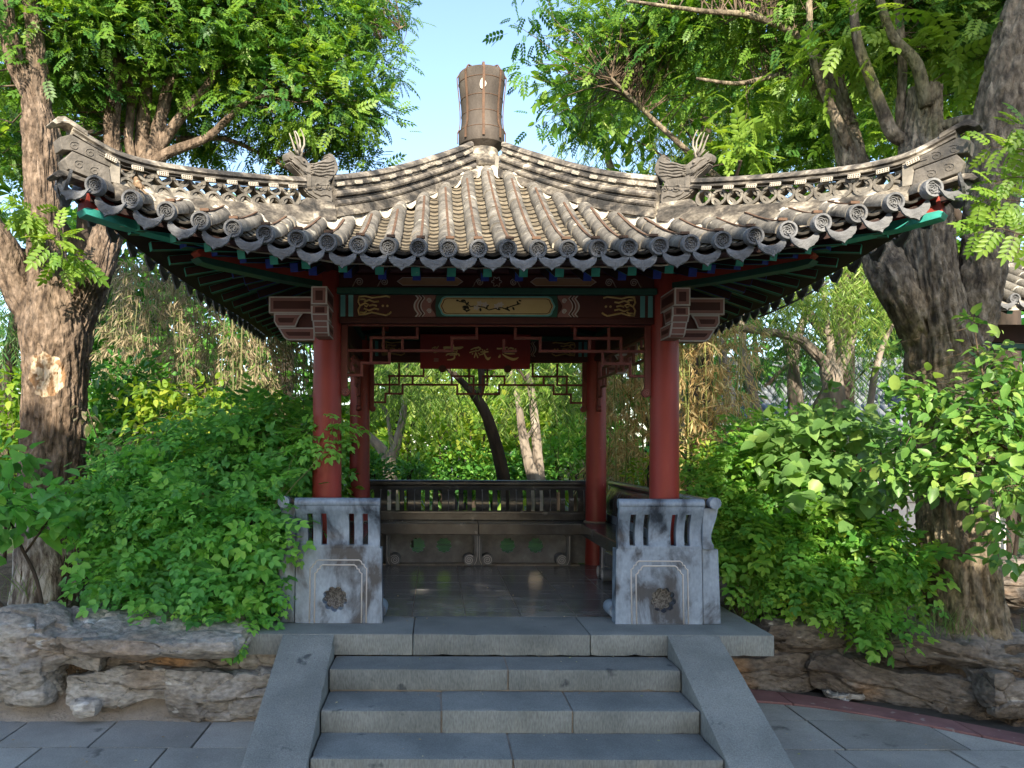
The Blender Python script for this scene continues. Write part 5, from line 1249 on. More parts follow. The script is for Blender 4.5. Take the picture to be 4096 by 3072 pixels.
def hang(name, parent, starts, rs, mt, seed, leafL=.085, step=.03, lens=(.5, 1.3), droopm=.25, tint=(.5, .2), cord='culmd', mi=None):
    """hanging willow strands with alternating lance leaves"""
    r = np.random.default_rng(seed); pos, dd, nn, tt = [], [], [], []; m = MB()
    for s0 in starts:
        L_ = r.uniform(*lens); n = int(L_ / step); hd = norm(np.array([r.normal(), r.normal(), 0])[None])[0] * droopm
        P = []; p = np.array(s0, float); v = np.array([hd[0] * 1.2, hd[1] * 1.2, .25])
        for i in range(n):
            v = v * .93 + np.array([hd[0] * .02 + r.normal(0, .02), hd[1] * .02 + r.normal(0, .02), -.09]); v = v / np.linalg.norm(v); p = p + v * step; P.append(p.copy())
            a = r.uniform(0, 6.28); sd = np.array([math.cos(a), math.sin(a), -.75]) + v * .4
            pos.append(p); dd.append(sd); nn.append(np.array([r.normal(), r.normal(), .5])); tt.append(tint[0] + r.normal(0, tint[1]))
        if len(P) > 3: m.tube([Vector(q) for q in P[::4]], .0022, 3, caps=False)
    o = stamp(name, BL[0], BL[1], np.array(pos), np.array(dd), np.array(nn), leafL * np.clip(r.normal(1, .2, len(pos)), .5, 1.5), np.array(tt), LM[mt], parent, seed=seed)
    c = tag(m.build('hanging_twigs', MT[cord], parent), kind='stuff')
    if mi is not None: o.matrix_local = mi; c.matrix_local = mi
    return o
def starts_in(blobs, n, seed):
    r = np.random.default_rng(seed); w = np.array([b[1] ** 2 for b in blobs]); w /= w.sum(); bi = r.choice(len(blobs), n, p=w)
    C = np.array([b[0] for b in blobs])[bi]; R_ = np.array([b[1] for b in blobs])[bi]
    u = norm(r.normal(size=(n, 3))) * (r.random(n) ** .4)[:, None]; u[:, 2] = np.abs(u[:, 2]) * .8 - .1
    return C + u * R_[:, None]
# ------------------------------------------------------------------ big trees framing the pavilion
lb = at(205, 2430, 7.0)
limbsL = [LB(7.0, (200, 2520, .36), (203, 2350, .31), (208, 2150, .285), (215, 1900, .272), (219, 1650, .268), (222, 1480, .272), (222, 1340, .29), (212, 1230, .25), (195, 1100, .18, 7.02), (180, 950, .165, 7.05), (168, 700, .16, 7.1), (155, 520, .155, 7.1), (120, 390, .10, 7.1), (55, 250, .08, 7.05), (20, 80, .07, 7.0), (0, -120, .06, 7.0), (-20, -400, .04, 7)),
          LB(7.1, (160, 560, .11), (155, 380, .095), (138, 180, .08), (115, -40, .065), (130, -300, .045)),
          LB(6.98, (190, 1360, .19), (125, 1250, .16), (72, 1150, .145), (15, 1010, .14, 6.9), (-70, 880, .12, 6.8), (-180, 700, .1, 6.7)),
          LB(7.05, (255, 1370, .20), (315, 1240, .165), (372, 1110, .15), (425, 950, .14, 7.3), (500, 780, .15, 7.6), (560, 690, .15, 7.8)),
          LB(7.8, (520, 730, .10), (445, 600, .085), (455, 300, .075), (440, 150, .065), (430, -50, .055), (410, -350, .03)),
          LB(7.9, (540, 700, .05), (510, 560, .045), (520, 390, .042), (480, 240, .035), (420, 90, .03), (395, -60, .025)),
          LB(8.0, (560, 690, .085), (560, 600, .075), (582, 300, .065), (600, 0, .055), (620, -300, .035)),
          LB(7.9, (565, 690, .09), (610, 600, .075), (650, 430, .065), (705, 265, .055), (830, 135, .045), (905, 70, .04), (1020, -20, .03), (1150, -150, .02)),
          LB(7.9, (570, 690, .08), (640, 580, .06), (735, 450, .05), (835, 330, .04), (900, 200, .025)),
          LB(7.85, (575, 690, .07), (660, 620, .055), (820, 555, .042), (905, 480, .034), (985, 410, .026), (1080, 380, .015)),
          LB(8.4, (700, 560, .03), (900, 560, .026), (1100, 650, .02), (1210, 720, .012)),
          LB(8.8, (640, 470, .04), (900, 330, .035), (1200, 250, .03), (1450, 180, .02), (1620, 100, .012)),
          LB(9.2, (800, 380, .03), (1100, 400, .026), (1350, 430, .02), (1520, 480, .012))]
blL = [B(150, 130, 7.6, .85), B(430, 60, 7.8, .95), B(760, 60, 8.0, 1.0), B(1080, 80, 8.2, .95), B(1310, 130, 8.5, .72), B(1240, 380, 8.1, .66), B(1430, 420, 8.3, .48), B(930, 330, 8.0, .58),
       B(690, 400, 8.3, .48), B(330, 420, 8.0, .5), B(40, 620, 8.6, .45), B(1480, 10, 9.2, .5), B(1370, 560, 8.5, .32), B(1050, 540, 8.6, .4), B(300, -250, 8.0, .9), B(820, -220, 8.2, .9),
       B(1530, 260, 9.0, .3), B(1470, 630, 8.6, .22), B(1190, 600, 8.7, .34), B(830, 580, 9.0, .3), B(640, 540, 9.0, .3), B(480, 480, 9.0, .35)]
tl, skL = tree('locust_tree', 'large forked tree with a pale wound on its trunk beside the rose bush', limbsL, blL,
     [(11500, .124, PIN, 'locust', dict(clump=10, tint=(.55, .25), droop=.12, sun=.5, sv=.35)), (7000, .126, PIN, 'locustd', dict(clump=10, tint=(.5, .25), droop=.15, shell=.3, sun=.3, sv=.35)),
      (110, .17, PINR, 'locust', dict(clump=14, spread=.7, tint=(.75, .15), blobs=[B(190, 1010, 6.55, .18), B(150, 830, 6.6, .16), B(1170, 470, 7.9, .16)]))], 'barkl', lb, furrow=.030, seed=2, tw=.55)
# whitewashed foot on the left trunk
wm_, _ = limb_mesh([LB(7.0, (200, 2490, .368), (203, 2330, .318), (208, 2150, .292), (212, 2030, .286), (214, 1960, .268))], furrow=.018, seed=2)
wm_.build('whitewash', MT['wash'], tl, smooth=True, mw=Matrix.Translation(-lb))

rbs = at(3850, 2470, 5.9)
limbsR = [LB(5.95, (3862, 2560, .33), (3852, 2420, .285), (3838, 2250, .262), (3822, 2050, .25), (3802, 1800, .245), (3790, 1600, .26), (3778, 1420, .265), (3755, 1280, .215), (3722, 1100, .19, 6.0), (3695, 900, .20, 6.1), (3682, 700, .185, 6.25), (3685, 520, .155, 6.4), (3692, 400, .13, 6.4), (3695, 345, .125, 6.4)),
          LB(5.98, (3790, 1470, .18), (3700, 1340, .16), (3620, 1190, .15), (3545, 1060, .15, 6.1), (3480, 900, .135, 6.4), (3430, 720, .12, 6.7), (3385, 560, .115, 6.9), (3345, 400, .105, 7.0), (3322, 300, .10, 7.0)),
          LB(5.95, (3800, 1520, .18), (3875, 1300, .165), (3918, 1100, .165), (3950, 900, .17), (3975, 650, .185), (4000, 430, .175), (4035, 220, .155), (4085, 0, .12), (4150, -300, .08)),
          LB(6.4, (3690, 560, .06), (3580, 540, .055), (3530, 450, .05), (3470, 290, .042), (3425, 160, .038), (3405, 0, .032), (3390, -200, .02)),
          LB(6.5, (3620, 560, .045), (3598, 450, .04), (3604, 250, .035), (3585, 0, .03), (3570, -200, .02)),
          LB(6.0, (3960, 480, .05), (3850, 480, .05, 6.2), (3760, 500, .045, 6.3)), LB(5.9, (4000, 420, .04), (4060, 260, .05), (4130, 180, .05)),
          LB(6.3, (3700, 420, .05), (3660, 250, .045), (3560, 130, .035), (3500, -50, .03)),
          LB(8.2, (3000, 800, .035), (2860, 700, .032), (2700, 560, .028), (2560, 430, .022), (2440, 310, .014)), LB(7.4, (3340, 420, .05), (3150, 300, .03), (2950, 330, .02), (2780, 310, .012)),
          LB(7.0, (3330, 350, .05), (3200, 150, .035), (3000, 60, .028), (2800, 40, .02), (2500, 0, .012)), LB(6.8, (3400, 600, .05), (3250, 250, .03), (3230, 0, .025))]
blR = [B(2520, 150, 8.6, .6), B(2700, 60, 8.2, .95), B(3050, 80, 7.8, .95), B(3380, 80, 7.2, .85), B(3720, 30, 6.8, .75), B(4020, 60, 6.6, .7), B(2520, 330, 11, .7), B(2820, 300, 11.5, .85), B(3100, 320, 11.5, .85), B(3330, 380, 11.5, .7), B(3000, 560, 12, .6), B(3250, 560, 12, .6),
       B(2330, 50, 9.0, .36), B(2230, 330, 9.4, .18), B(2330, 490, 9.6, .34), B(3520, 320, 10.5, .65), B(3900, 300, 7.0, .4), B(3000, -220, 8.0, .9), B(3600, -220, 7.0, .9), B(4100, -200, 6.8, .8), B(2400, 260, 9.2, .34), B(3550, 480, 10.5, .4)]
tr_, skR = tree('locust_tree', 'massive olive barked tree with three cut limbs behind the roof corner', limbsR, blR,
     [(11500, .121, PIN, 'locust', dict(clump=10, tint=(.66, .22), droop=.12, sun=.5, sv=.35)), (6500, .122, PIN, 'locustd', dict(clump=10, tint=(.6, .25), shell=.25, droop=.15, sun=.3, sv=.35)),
      (150, .20, PINR, 'locust', dict(clump=10, spread=.8, tint=(.85, .12), blobs=[B(3230, 560, 7.0, .3), B(3010, 480, 7.4, .3), B(3400, 250, 6.6, .35), B(3800, 180, 6.3, .35), B(2950, 620, 7.4, .2)])), (90, .15, PINR, 'locustd', dict(clump=5, spread=.9, tint=(.6, .2), blobs=[B(2160, 60, 8.6, .32), B(2120, 300, 8.8, .26), B(2180, 450, 9, .26), B(2060, 120, 8.6, .15)]))], 'barkr', rbs, furrow=.030, seed=3, tw=.45)
# near spray of leaves reaching in from the right
sp = thing('locust_branch', 'light green feathery branch reaching in before the right trunk', 'branch', at(4180, 900, 4.6))
mi = Matrix.Translation(-at(4180, 900, 4.6)); m = MB(); pos, dd = [], []
for L in ([(4200, 960), (4080, 930), (3980, 905), (3880, 930)], [(4200, 820), (4100, 800), (4000, 790), (3900, 800)], [(4200, 640), (4080, 590), (3960, 580)], [(4200, 720), (4060, 700), (3960, 735)], [(4200, 640), (4120, 520), (4060, 500)]):
    P = smooth_path([(at(a, b_, 4.55), .004) for a, b_ in L], 5); m.tube([p for p, _ in P], [.004 * (1.2 - i / len(P)) for i in range(len(P))], 5)
    for q in range(2, len(P), 2):
        t = (P[min(q+1, len(P)-1)][0] - P[q-1][0]).normalized()
        for s in (-1, 1):
            pos.append(tuple(P[q][0])); dd.append(tuple(t * .6 + Vector((0, rng.normal() * .3, s * .8 - .2)) + Vector(rng.normal(size=3)) * .2))
nn_ = np.tile(np.array([0, -.6, .7]), (len(pos), 1)) + rng.normal(size=(len(pos), 3)) * .3
stamp('leaves', PINR[0], PINR[1], np.array(pos), np.array(dd), nn_, rng.uniform(.10, .16, len(pos)), rng.uniform(.6, 1, len(pos)), LM['locust'], sp).matrix_local = mi
m.build('stem', MT['barks'], sp, smooth=True, mw=mi)

# ------------------------------------------------------------------ shrubs
def shrub(name, label, base, blobs, spec, stems, seed, bark='barkd', tw=.5, twr=.004, cat='shrub', mt2='culmd'):
    t = thing(name, label, cat, base); mi = Matrix.Translation(-Vector(base)); m = MB(); sk = []
    for P in stems:
        Q = smooth_path(P, 5); sk += [p for p, _ in Q]; m.tube([p for p, _ in Q], [r for _, r in Q], 7)
    tag(m.build('stems', MT[bark], t, smooth=True, mw=mi), kind='stuff')
    ccs = []
    for j, (n, size, tpl, mt, kw) in enumerate(spec):
        kw = dict(kw); bl = kw.pop('blobs', blobs); o, cc = leaves('leaves', t, bl, n, size, tpl, LM[mt], seed * 10 + j, **kw); o.matrix_local = mi; ccs.append(cc)
    if tw: twigs(t, np.concatenate(ccs), sk, seed, rad=twr, mt=mt2, frac=tw, reach=1.5).matrix_local = mi
    return t
blRose = [B(480, 2040, 6.4, .38), B(600, 1960, 6.5, .45), B(830, 1850, 6.5, .46), B(1020, 1760, 6.6, .38), B(1110, 1660, 6.6, .22), B(1180, 1830, 6.4, .26), B(700, 2150, 6.2, .5), B(930, 2080, 6.1, .46), B(580, 2280, 6.2, .30), B(640, 2330, 6.0, .34),
          B(870, 2300, 5.9, .38), B(1000, 2120, 5.85, .28), B(1080, 2060, 5.75, .15), B(900, 2440, 5.72, .2), B(985, 2480, 5.6, .12), B(760, 2440, 5.8, .16), B(450, 2170, 6.3, .22), B(980, 2330, 5.8, .18), B(1100, 1950, 6.2, .28), B(330, 2020, 6.3, .16)]
def stems_to(base, blobs, r0=.015): return [[(Vector(base) + Vector((random.uniform(-.15, .15), random.uniform(-.1, .1), -.05)), r0), (Vector(base).lerp(Vector(b[0]), .5) + Vector((0, 0, .15)), r0 * .7), (Vector(b[0]), r0 * .35)] for b in blobs]
bR = at(700, 2440, 6.3)
shrub('rose_bush', 'big arching green rose bush beside the left stone bench', bR, blRose, [(4900, .14, ROSE, 'rose', dict(clump=9, spread=.5, tint=(.5, .27), droop=.25, up=1.0, outw=.8, shell=.7, sv=.38, sun=.3)),
      (160, .14, ROSE, 'rose', dict(clump=5, spread=.9, tint=(.85, .15), blobs=[B(1330, 1700, 6.0, .10), B(1270, 1760, 6.1, .12), B(1120, 2100, 5.65, .10), B(970, 2520, 5.55, .08), B(1070, 2370, 5.7, .09)])), (70, .03, OV, 'dry', dict(clump=7, spread=.25, tint=(.85, .1))), (1500, .085, ROSE, 'roser', dict(clump=8, spread=.55, tint=(.55, .25), droop=.2, outw=.8, shell=.8, sv=.4)), (45, .10, ROSE, 'dryd', dict(clump=1, tint=(.9, .1), droop=.6, shell=.9))], stems_to(bR, blRose[::2]), 5)
blRr = [B(2980, 2140, 6.7, .38), B(3120, 2000, 6.9, .45), B(2960, 1900, 7.0, .36), B(3090, 1830, 7.1, .36), B(3290, 2200, 6.4, .42), B(3480, 2220, 6.2, .36), B(3400, 2380, 6.0, .28), B(3600, 2330, 5.9, .2), B(3500, 2470, 5.8, .14), B(3540, 2540, 5.7, .09), B(3080, 2330, 6.4, .26), B(3190, 2430, 6.2, .13), B(3650, 2230, 5.85, .15), B(3180, 2140, 6.5, .4), B(2900, 2020, 6.8, .22), B(3330, 2060, 6.5, .3)]
bRr = at(3150, 2450, 6.6)
shrub('rose_bush', 'sunlit yellow green rose bush beside the right stone bench', bRr, blRr, [(3800, .13, ROSE, 'roser', dict(clump=9, spread=.5, tint=(.55, .27), droop=.25, up=1.0, outw=.8, shell=.65, sv=.38, sun=.4)), (1300, .08, ROSE, 'bright', dict(clump=8, spread=.55, tint=(.35, .25), droop=.2, outw=.8, shell=.8, sv=.4, sun=.4)), (30, .09, ROSE, 'dryd', dict(clump=1, tint=(.9, .1), droop=.6, shell=.9))], stems_to(bRr, blRr[::2]), 6)
blLi = [B(3200, 1760, 6.5, .30), B(3340, 1790, 6.4, .34), B(3440, 1930, 6.3, .32), B(3260, 1930, 6.4, .30), B(3330, 1620, 6.6, .18), B(3130, 1880, 6.5, .2), B(3450, 1720, 6.3, .25), B(3380, 2060, 6.2, .25), B(3100, 1700, 6.6, .15)]
bLi = at(3330, 2400, 6.5)
shrub('lilac_bush', 'broad leaved lilac bush in sun behind the right rose bush', bLi, blLi, [(900, .105, OVW, 'lilac', dict(clump=7, spread=.7, tint=(.5, .28), droop=.45, up=1.1, outw=.5, shell=.5, sv=.38, sun=.5))], stems_to(bLi, blLi, .018), 7, bark='barks', tw=.9, mt2='barks')
blDo = [B(3860, 1660, 5.2, .28), B(3980, 1560, 5.2, .28), B(4080, 1450, 5.1, .25), B(3720, 1620, 5.4, .20), B(3640, 1500, 5.5, .16), B(3960, 1800, 5.1, .32), B(4070, 1980, 5.0, .26), B(3800, 1830, 5.3, .28), B(3640, 1860, 5.5, .24), B(4060, 1700, 5.0, .3), B(3700, 1960, 5.4, .2), B(4040, 2140, 4.95, .16), B(3570, 1420, 5.6, .12), B(4100, 2240, 5, .14)]
bDo = at(4260, 2300, 5.4)
doStems = [[(bDo, .02), (at(4150, 1900, 5.2), .014), (at(b_[0], b_[1], b_[2]), .006)] for b_ in ((3860, 1680, 5.2), (4000, 1560, 5.2), (3700, 1620, 5.4), (3960, 1820, 5.1), (3640, 1880, 5.5), (4060, 2000, 5.0), (4080, 1450, 5.1))] + [[(at(4000, 1700, 5.2), .008), (at(3920, 1450, 5.2), .006), (at(3893, 1260, 5.2), .003)]]
dg = shrub('dogwood_bush', 'light green oval leaved bush crossing the right trunk', bDo, blDo, [(1900, .078, OV, 'dog', dict(clump=9, spread=.75, tint=(.55, .28), droop=.3, up=1.2, outw=.4, shell=.5, sv=.38, sun=.6)),
      (30, .07, OV, 'dog', dict(clump=13, spread=.6, tint=(.6, .2), blobs=[B(3893, 1300, 5.2, .10, 1.8), B(3900, 1420, 5.2, .10, 1.8)]))], doStems, 8, bark='barks', tw=.9, mt2='barks')
blEl = [B(60, 1990, 5.9, .24), B(180, 2060, 5.85, .22), B(10, 1870, 6.2, .24), B(260, 2090, 5.8, .14), B(-60, 2080, 5.8, .28), B(330, 1990, 6.0, .13), B(40, 2180, 5.7, .1)]
bE = at(190, 2560, 5.75)
shrub('young_tree', 'thin dark stemmed young plant with broad leaves at the rock wall', bE, blEl, [(300, .12, OVW, 'rose', dict(clump=8, spread=.8, tint=(.5, .25), droop=.4, outw=.4, shell=.4))],
      [[(bE, .016), (at(150, 2330, 5.8), .014), (at(80, 2180, 5.85), .012), (at(30, 2050, 5.9), .008)], [(at(100, 2220, 5.85), .010), (at(200, 2080, 5.85), .006)], [(at(90, 2500, 5.8), .012), (at(-20, 2390, 5.85), .012), (at(-80, 2200, 5.8), .01)]], 9, tw=.8, mt2='barkd')
shrub('spindly_shrub', 'sparse pale leaved shrub beside the left trunk', at(420, 2100, 6.9), [B(330, 1650, 6.6, .12), B(420, 1780, 6.7, .15), B(530, 1800, 6.8, .16), B(610, 1770, 6.8, .14)], [(150, .085, OV, 'dryd', dict(clump=9, spread=.9, tint=(.85, .1), droop=.6))],
      [[(at(420, 2150, 6.9), .01), (at(430, 1900, 6.8), .008), (at(350, 1640, 6.6), .004)], [(at(430, 1950, 6.8), .008), (at(620, 1760, 6.8), .004)]], 10, bark='barks')
shrub('sunny_shrub', 'sunlit yellow green shrub rising behind the left rose bush', at(640, 2050, 8.2), [B(570, 1640, 8.0, .28), B(620, 1560, 8.0, .22), B(780, 1620, 8.2, .3), B(700, 1730, 8.0, .3), B(880, 1600, 8.2, .2), B(820, 1760, 8.0, .25)], [(900, .085, OV, 'bright', dict(clump=10, spread=.7, tint=(.5, .3), droop=.3))],
      [[(at(640, 2100, 8.2), .012), (at(620, 1850, 8.1), .009), (at(600, 1560, 8.0), .004)], [(at(650, 2000, 8.2), .01), (at(800, 1600, 8.2), .004)]], 11)
shrub('edge_shrub', 'sunlit bright shrub left of the forked trunk', at(20, 2200, 8.4), [B(40, 1700, 8.3, .42), B(-60, 1850, 8.2, .45), B(60, 1560, 8.3, .25), B(30, 1920, 8.2, .35), B(130, 1980, 8.2, .2)], [(1100, .095, OV, 'bright', dict(clump=10, spread=.6, tint=(.4, .3), droop=.3))],
      [[(at(20, 2250, 8.4), .02), (at(30, 1900, 8.3), .012), (at(50, 1560, 8.3), .005)]], 12)
# grass tufts at the foot of the right trunk and a few left of the rocks
gpos, gd = [], []
for (x_, y_, d_, n_) in ((3720, 2540, 5.6, 26), (3800, 2560, 5.6, 20), (3900, 2560, 5.7, 14), (4020, 2560, 5.9, 24), (3010, 2480, 6.2, 22), (2960, 2450, 6.5, 18), (30, 2420, 5.9, 24), (3650, 2570, 5.6, 14), (150, 2500, 5.8, 8)):
    c = at(x_, y_, d_)
    for i in range(n_):
        gpos.append((c.x + rng.normal(0, .09), c.y + rng.normal(0, .08), c.z + .03)); gd.append((rng.normal(0, .35), rng.normal(0, .35), 1))
gp = np.array(gpos); go = stamp('grass_tufts', *blade(1, .03, .35), gp, np.array(gd), rng.normal(size=(len(gp), 3)), rng.uniform(.10, .26, len(gp)), rng.uniform(.2, 1, len(gp)), LM['grass'], None)
tag(go, 'thin grass blades growing at the foot of the right trunk', 'grass', kind='stuff')
# fallen leaves and crumbs
fp = []
for i in range(60):
    x_, y_ = rng.uniform(-4, 3.5), rng.uniform(-3.6, -2.2)
    if abs(x_) < 1.5 or (x_ > 1.4 and y_ > kerb_y(x_) - .3): continue
    fp.append((x_, y_, GZ + .004))
for (z_, a_, b_) in ((-.145, -2.33, -2.02), (-.288, -2.69, -2.36), (-.423, -3.08, -2.72), (0, -1.98, -1.45)):
    for i in range(9): fp.append((rng.uniform(-1.1, 1.1), a_ + (b_ - a_) * (rng.random() ** .4), z_ + .004))
for i in range(8): fp.append((rng.uniform(-1, 1), rng.uniform(-1.2, 1.0), .003))
fp = np.array(fp); fo_ = stamp('fallen_leaves', *SMALL, fp, rng.normal(size=(len(fp), 3)) * np.array([1, 1, .05]), np.tile([0, 0, 1.], (len(fp), 1)) + rng.normal(size=(len(fp), 3)) * .15, rng.uniform(.010, .026, len(fp)), rng.uniform(0, 1, len(fp)), LM['dry'], None)
tag(fo_, 'scattered tiny fallen leaves on paving and floor', 'leaf litter', kind='stuff')
# ------------------------------------------------------------------ bamboo
def bamboo(label, x0, x1, d0, d1, ytop, n, mt, culm, seed, leafn=2400, lean=0.0, low=.35, group='bamboo clumps'):
    r = np.random.default_rng(seed); base = at((x0 + x1) / 2, 1790, (d0 + d1) / 2); base.z = -.15
    t = thing('bamboo_clump', label, 'bamboo', base, group); mi = Matrix.Translation(-base); tips = []; allp = []
    for i in range(n):
        d = r.uniform(d0, d1); p = at(x0 + (x1 - x0) * (i + r.random()) / n, 1790, d); p.z = -.15
        h = (CZ - (ytop + r.uniform(-60, 140) - YV) * d / F) + .25; lx, ly = r.normal(lean, .18), r.normal(0, .15)
        P = []; k = 14
        for j in range(k + 1):
            f_ = j / k; P.append(Vector((p.x + lx * f_ ** 1.8, p.y + ly * f_ ** 1.8, p.z + h * f_)))
        m = MB(); rr = r.uniform(.011, .019)
        pts, rad = [], []
        for j in range(k):
            a, b = P[j], P[j + 1]; q = rr * (1 - .55 * j / k)
            pts += [a, a.lerp(b, .04), a.lerp(b, .09)]; rad += [q, q * 1.22, q]
        m.tube(pts, rad, 7); m.build('culm', MT[culm], t, smooth=True, mw=mi)
        for j in range(int(k * low), k + 1):
            tips.append(P[j]); allp.append(P[j])
    tips = np.array([tuple(q) for q in tips]); K = leafn; idx = r.choice(len(tips), K)
    br = norm(r.normal(size=(len(tips) * 3, 3)) * np.array([1, 1, .35]) + np.array([0, 0, .15])); bl = r.uniform(.1, .42, len(tips) * 3)
    bi = idx * 3 + r.integers(0, 3, K)
    pos = tips[idx] + br[bi] * (bl[bi] * r.uniform(.5, 1.0, K))[:, None] + r.normal(size=(K, 3)) * .025
    dd = br[bi] * .5 + r.normal(size=(K, 3)) * .45; dd[:, 2] -= .9
    tt = r.normal(.45, .22, K) + (r.random(K) < .06) * .6
    stamp('foliage', BL[0], BL[1], pos, dd, r.normal(size=(K, 3)) + np.array([0, 0, .5]), r.uniform(.08, .15, K), tt, LM[mt], t, seed=seed).matrix_local = mi
    m = MB()
    for i in range(0, len(br), 2):
        a = Vector(tips[i // 3]); b = a + Vector(br[i]) * bl[i]; m.tube([a, a.lerp(b, .5) + Vector((0, 0, .02)), b], [.004, .003, .0015], 4, caps=False)
    tag(m.build('side_twigs', MT[culm], t, mw=mi), kind='stuff')
    return t
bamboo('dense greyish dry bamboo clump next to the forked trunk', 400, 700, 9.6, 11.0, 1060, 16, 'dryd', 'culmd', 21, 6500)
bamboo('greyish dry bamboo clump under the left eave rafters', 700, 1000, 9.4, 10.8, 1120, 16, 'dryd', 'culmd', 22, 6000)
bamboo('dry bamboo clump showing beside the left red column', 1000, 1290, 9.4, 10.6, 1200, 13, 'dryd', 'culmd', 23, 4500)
bamboo('golden dry bamboo clump between the two right columns', 2380, 2620, 10.0, 11.2, 1180, 13, 'dry', 'culm', 24, 4800)
bamboo('golden dry bamboo clump just outside the right front column', 2640, 2960, 9.6, 10.6, 1230, 17, 'dry', 'culm', 25, 5600)
# ------------------------------------------------------------------ trees behind the pavilion
bC = at(2040, 2030, 11)
blC = [B(1600, 1380, 11, .6), B(1850, 1300, 11, .7), B(2100, 1350, 11.2, .7), B(2300, 1420, 11, .5)]
tC, _ = tree('leaning_tree', 'dark leaning forked trunk seen through the pavilion', [LB(11, (2045, 2060, .11), (2020, 1930, .095), (1985, 1780, .085), (1945, 1660, .078), (1908, 1595, .07), (1862, 1540, .05), (1800, 1480, .042), (1740, 1400, .035), (1650, 1280, .02)),
     LB(11, (1910, 1600, .05), (1926, 1540, .05), (1922, 1440, .045), (1930, 1300, .03)), LB(11.1, (1930, 1480, .02), (2060, 1470, .018), (2120, 1560, .012))], blC, [(10, .1, BL, 'willowd', dict(clump=5))], 'barkd', bC, furrow=.008, seed=31, tw=0)
mi = Matrix.Translation(-bC)
hang('hanging_foliage', tC, starts_in([B(1560, 1520, 11, .5), B(1750, 1480, 11.3, .5), B(2250, 1540, 11, .45), B(2100, 1480, 11.6, .5), B(1650, 1600, 12, .4), B(2330, 1640, 11.5, .3)], 110, 32), 0, 'willow', 33, leafL=.11, lens=(.5, 1.3), tint=(.35, .25), mi=mi)
for (lab, L, sd) in (('pale forked tree beyond the back bench near the left rear column', [LB(14.5, (1565, 2050, .16), (1562, 1930, .14), (1555, 1840, .13), (1530, 1800, .10), (1490, 1760, .085), (1420, 1700, .06)), LB(14.5, (1565, 1850, .10), (1590, 1760, .085), (1612, 1660, .07), (1620, 1560, .055), (1628, 1440, .04)), LB(14.5, (1572, 1810, .05), (1556, 1700, .04), (1540, 1640, .04), (1480, 1590, .03))], 34),
                      ('pale twin stemmed tree beyond the back bench near the right rear column', [LB(13.5, (2160, 2050, .15), (2140, 1930, .12), (2112, 1840, .095), (2088, 1720, .075), (2072, 1610, .055), (2040, 1480, .03)), LB(13.6, (2165, 1960, .1), (2150, 1820, .09), (2140, 1700, .08), (2125, 1570, .065), (2100, 1430, .04)), LB(13.5, (2098, 1760, .04), (2118, 1735, .035), (2150, 1690, .03))], 35)):
    b = L[0][0][0].copy(); b.z = -.5
    t, _ = tree('willow_tree', lab, L, [B(1600, 1400, 14.5, .9) if sd == 34 else B(2120, 1350, 13.6, .9)], [(10, .1, BL, 'willow', dict(clump=5))], 'barkp', b, furrow=.012, seed=sd, tw=0, group='pale willows behind the pavilion')
    cx_ = 1590 if sd == 34 else 2180
    hang('hanging_foliage', t, starts_in([B(cx_ - 80, 1420, 14, .7), B(cx_ + 100, 1450, 14, .7), B(cx_, 1600, 13.6, .5), B(cx_ + 160, 1600, 14.2, .5)], 120, sd + 60), 0, 'willow', sd + 80, leafL=.12, step=.04, lens=(.7, 1.9), tint=(.45, .25), mi=Matrix.Translation(-b))
def hedge(label, blobs, n, seed, mt='hedge', size=.085, tint=(.45, .3), name='clipped_bush', leaf=OV4):
    b = Vector(blobs[0][0]); b.z = -.5; t = thing(name, label, 'bush', b); mi = Matrix.Translation(-b)
    o, cc = leaves('leaves', t, blobs, n, size, leaf, LM[mt], seed, clump=8, spread=.35, tint=tint, droop=0, up=1, outw=1.0, shell=.8); o.matrix_local = mi
    m = MB()
    for bl in blobs:
        for i in range(3):
            m.tube([Vector((bl[0][0] + random.uniform(-.1, .1), bl[0][1], -.55)), Vector(bl[0]) + Vector((random.uniform(-.3, .3) * bl[1], 0, 0)), Vector(bl[0]) + Vector((random.uniform(-.6, .6) * bl[1], 0, bl[1] * .5))], [.025, .015, .006], 6)
    tag(m.build('stems', MT['barkd'], t, smooth=True, mw=mi), kind='stuff'); return t
hedge('dark clipped hedge behind the back bench', [B(1740, 1900, 16.0, 0.64), B(1860, 1880, 16.0, 0.70), B(1960, 1910, 15.8, 0.51), B(1680, 1930, 15.8, 0.38)], 2800, 41, tint=(.5, .28), size=.11)
hedge('small dark hedge around the foot of the leaning trunk', [B(2050, 1890, 15.7, 0.48), B(2130, 1910, 15.7, 0.44)], 1300, 42, tint=(.45, .28), size=.11)
hedge('round sunlit bush near the right rear column', [B(2300, 1790, 16.0, 0.70), B(2420, 1790, 16.0, 0.64), B(2250, 1830, 15.6, 0.44), B(2480, 1840, 15.6, 0.44)], 2600, 43, mt='roser', tint=(.6, .25), size=.11)
hedge('dark low bush beside the left rear column', [B(1500, 1900, 12.4, .35), B(1430, 1860, 12.6, .35), B(1640, 1900, 13, .25)], 1300, 44, tint=(.35, .2))
hedge('sunlit broad leaved bush in the middle distance', [B(1800, 1640, 17, .7), B(1900, 1720, 16.5, .7), B(1780, 1760, 16, .6), B(1960, 1690, 17.5, .6), B(1840, 1560, 18, .5)], 1500, 45, mt='bright', size=.16, tint=(.55, .3), name='garden_bush')
hedge('yellow green bush between the pale trunks', [B(2060, 1770, 18, .7), B(2200, 1760, 18.5, .7), B(1650, 1790, 19, .8), B(2000, 1820, 17, .4)], 1500, 46, mt='bright', size=.14, tint=(.5, .3), name='garden_bush')
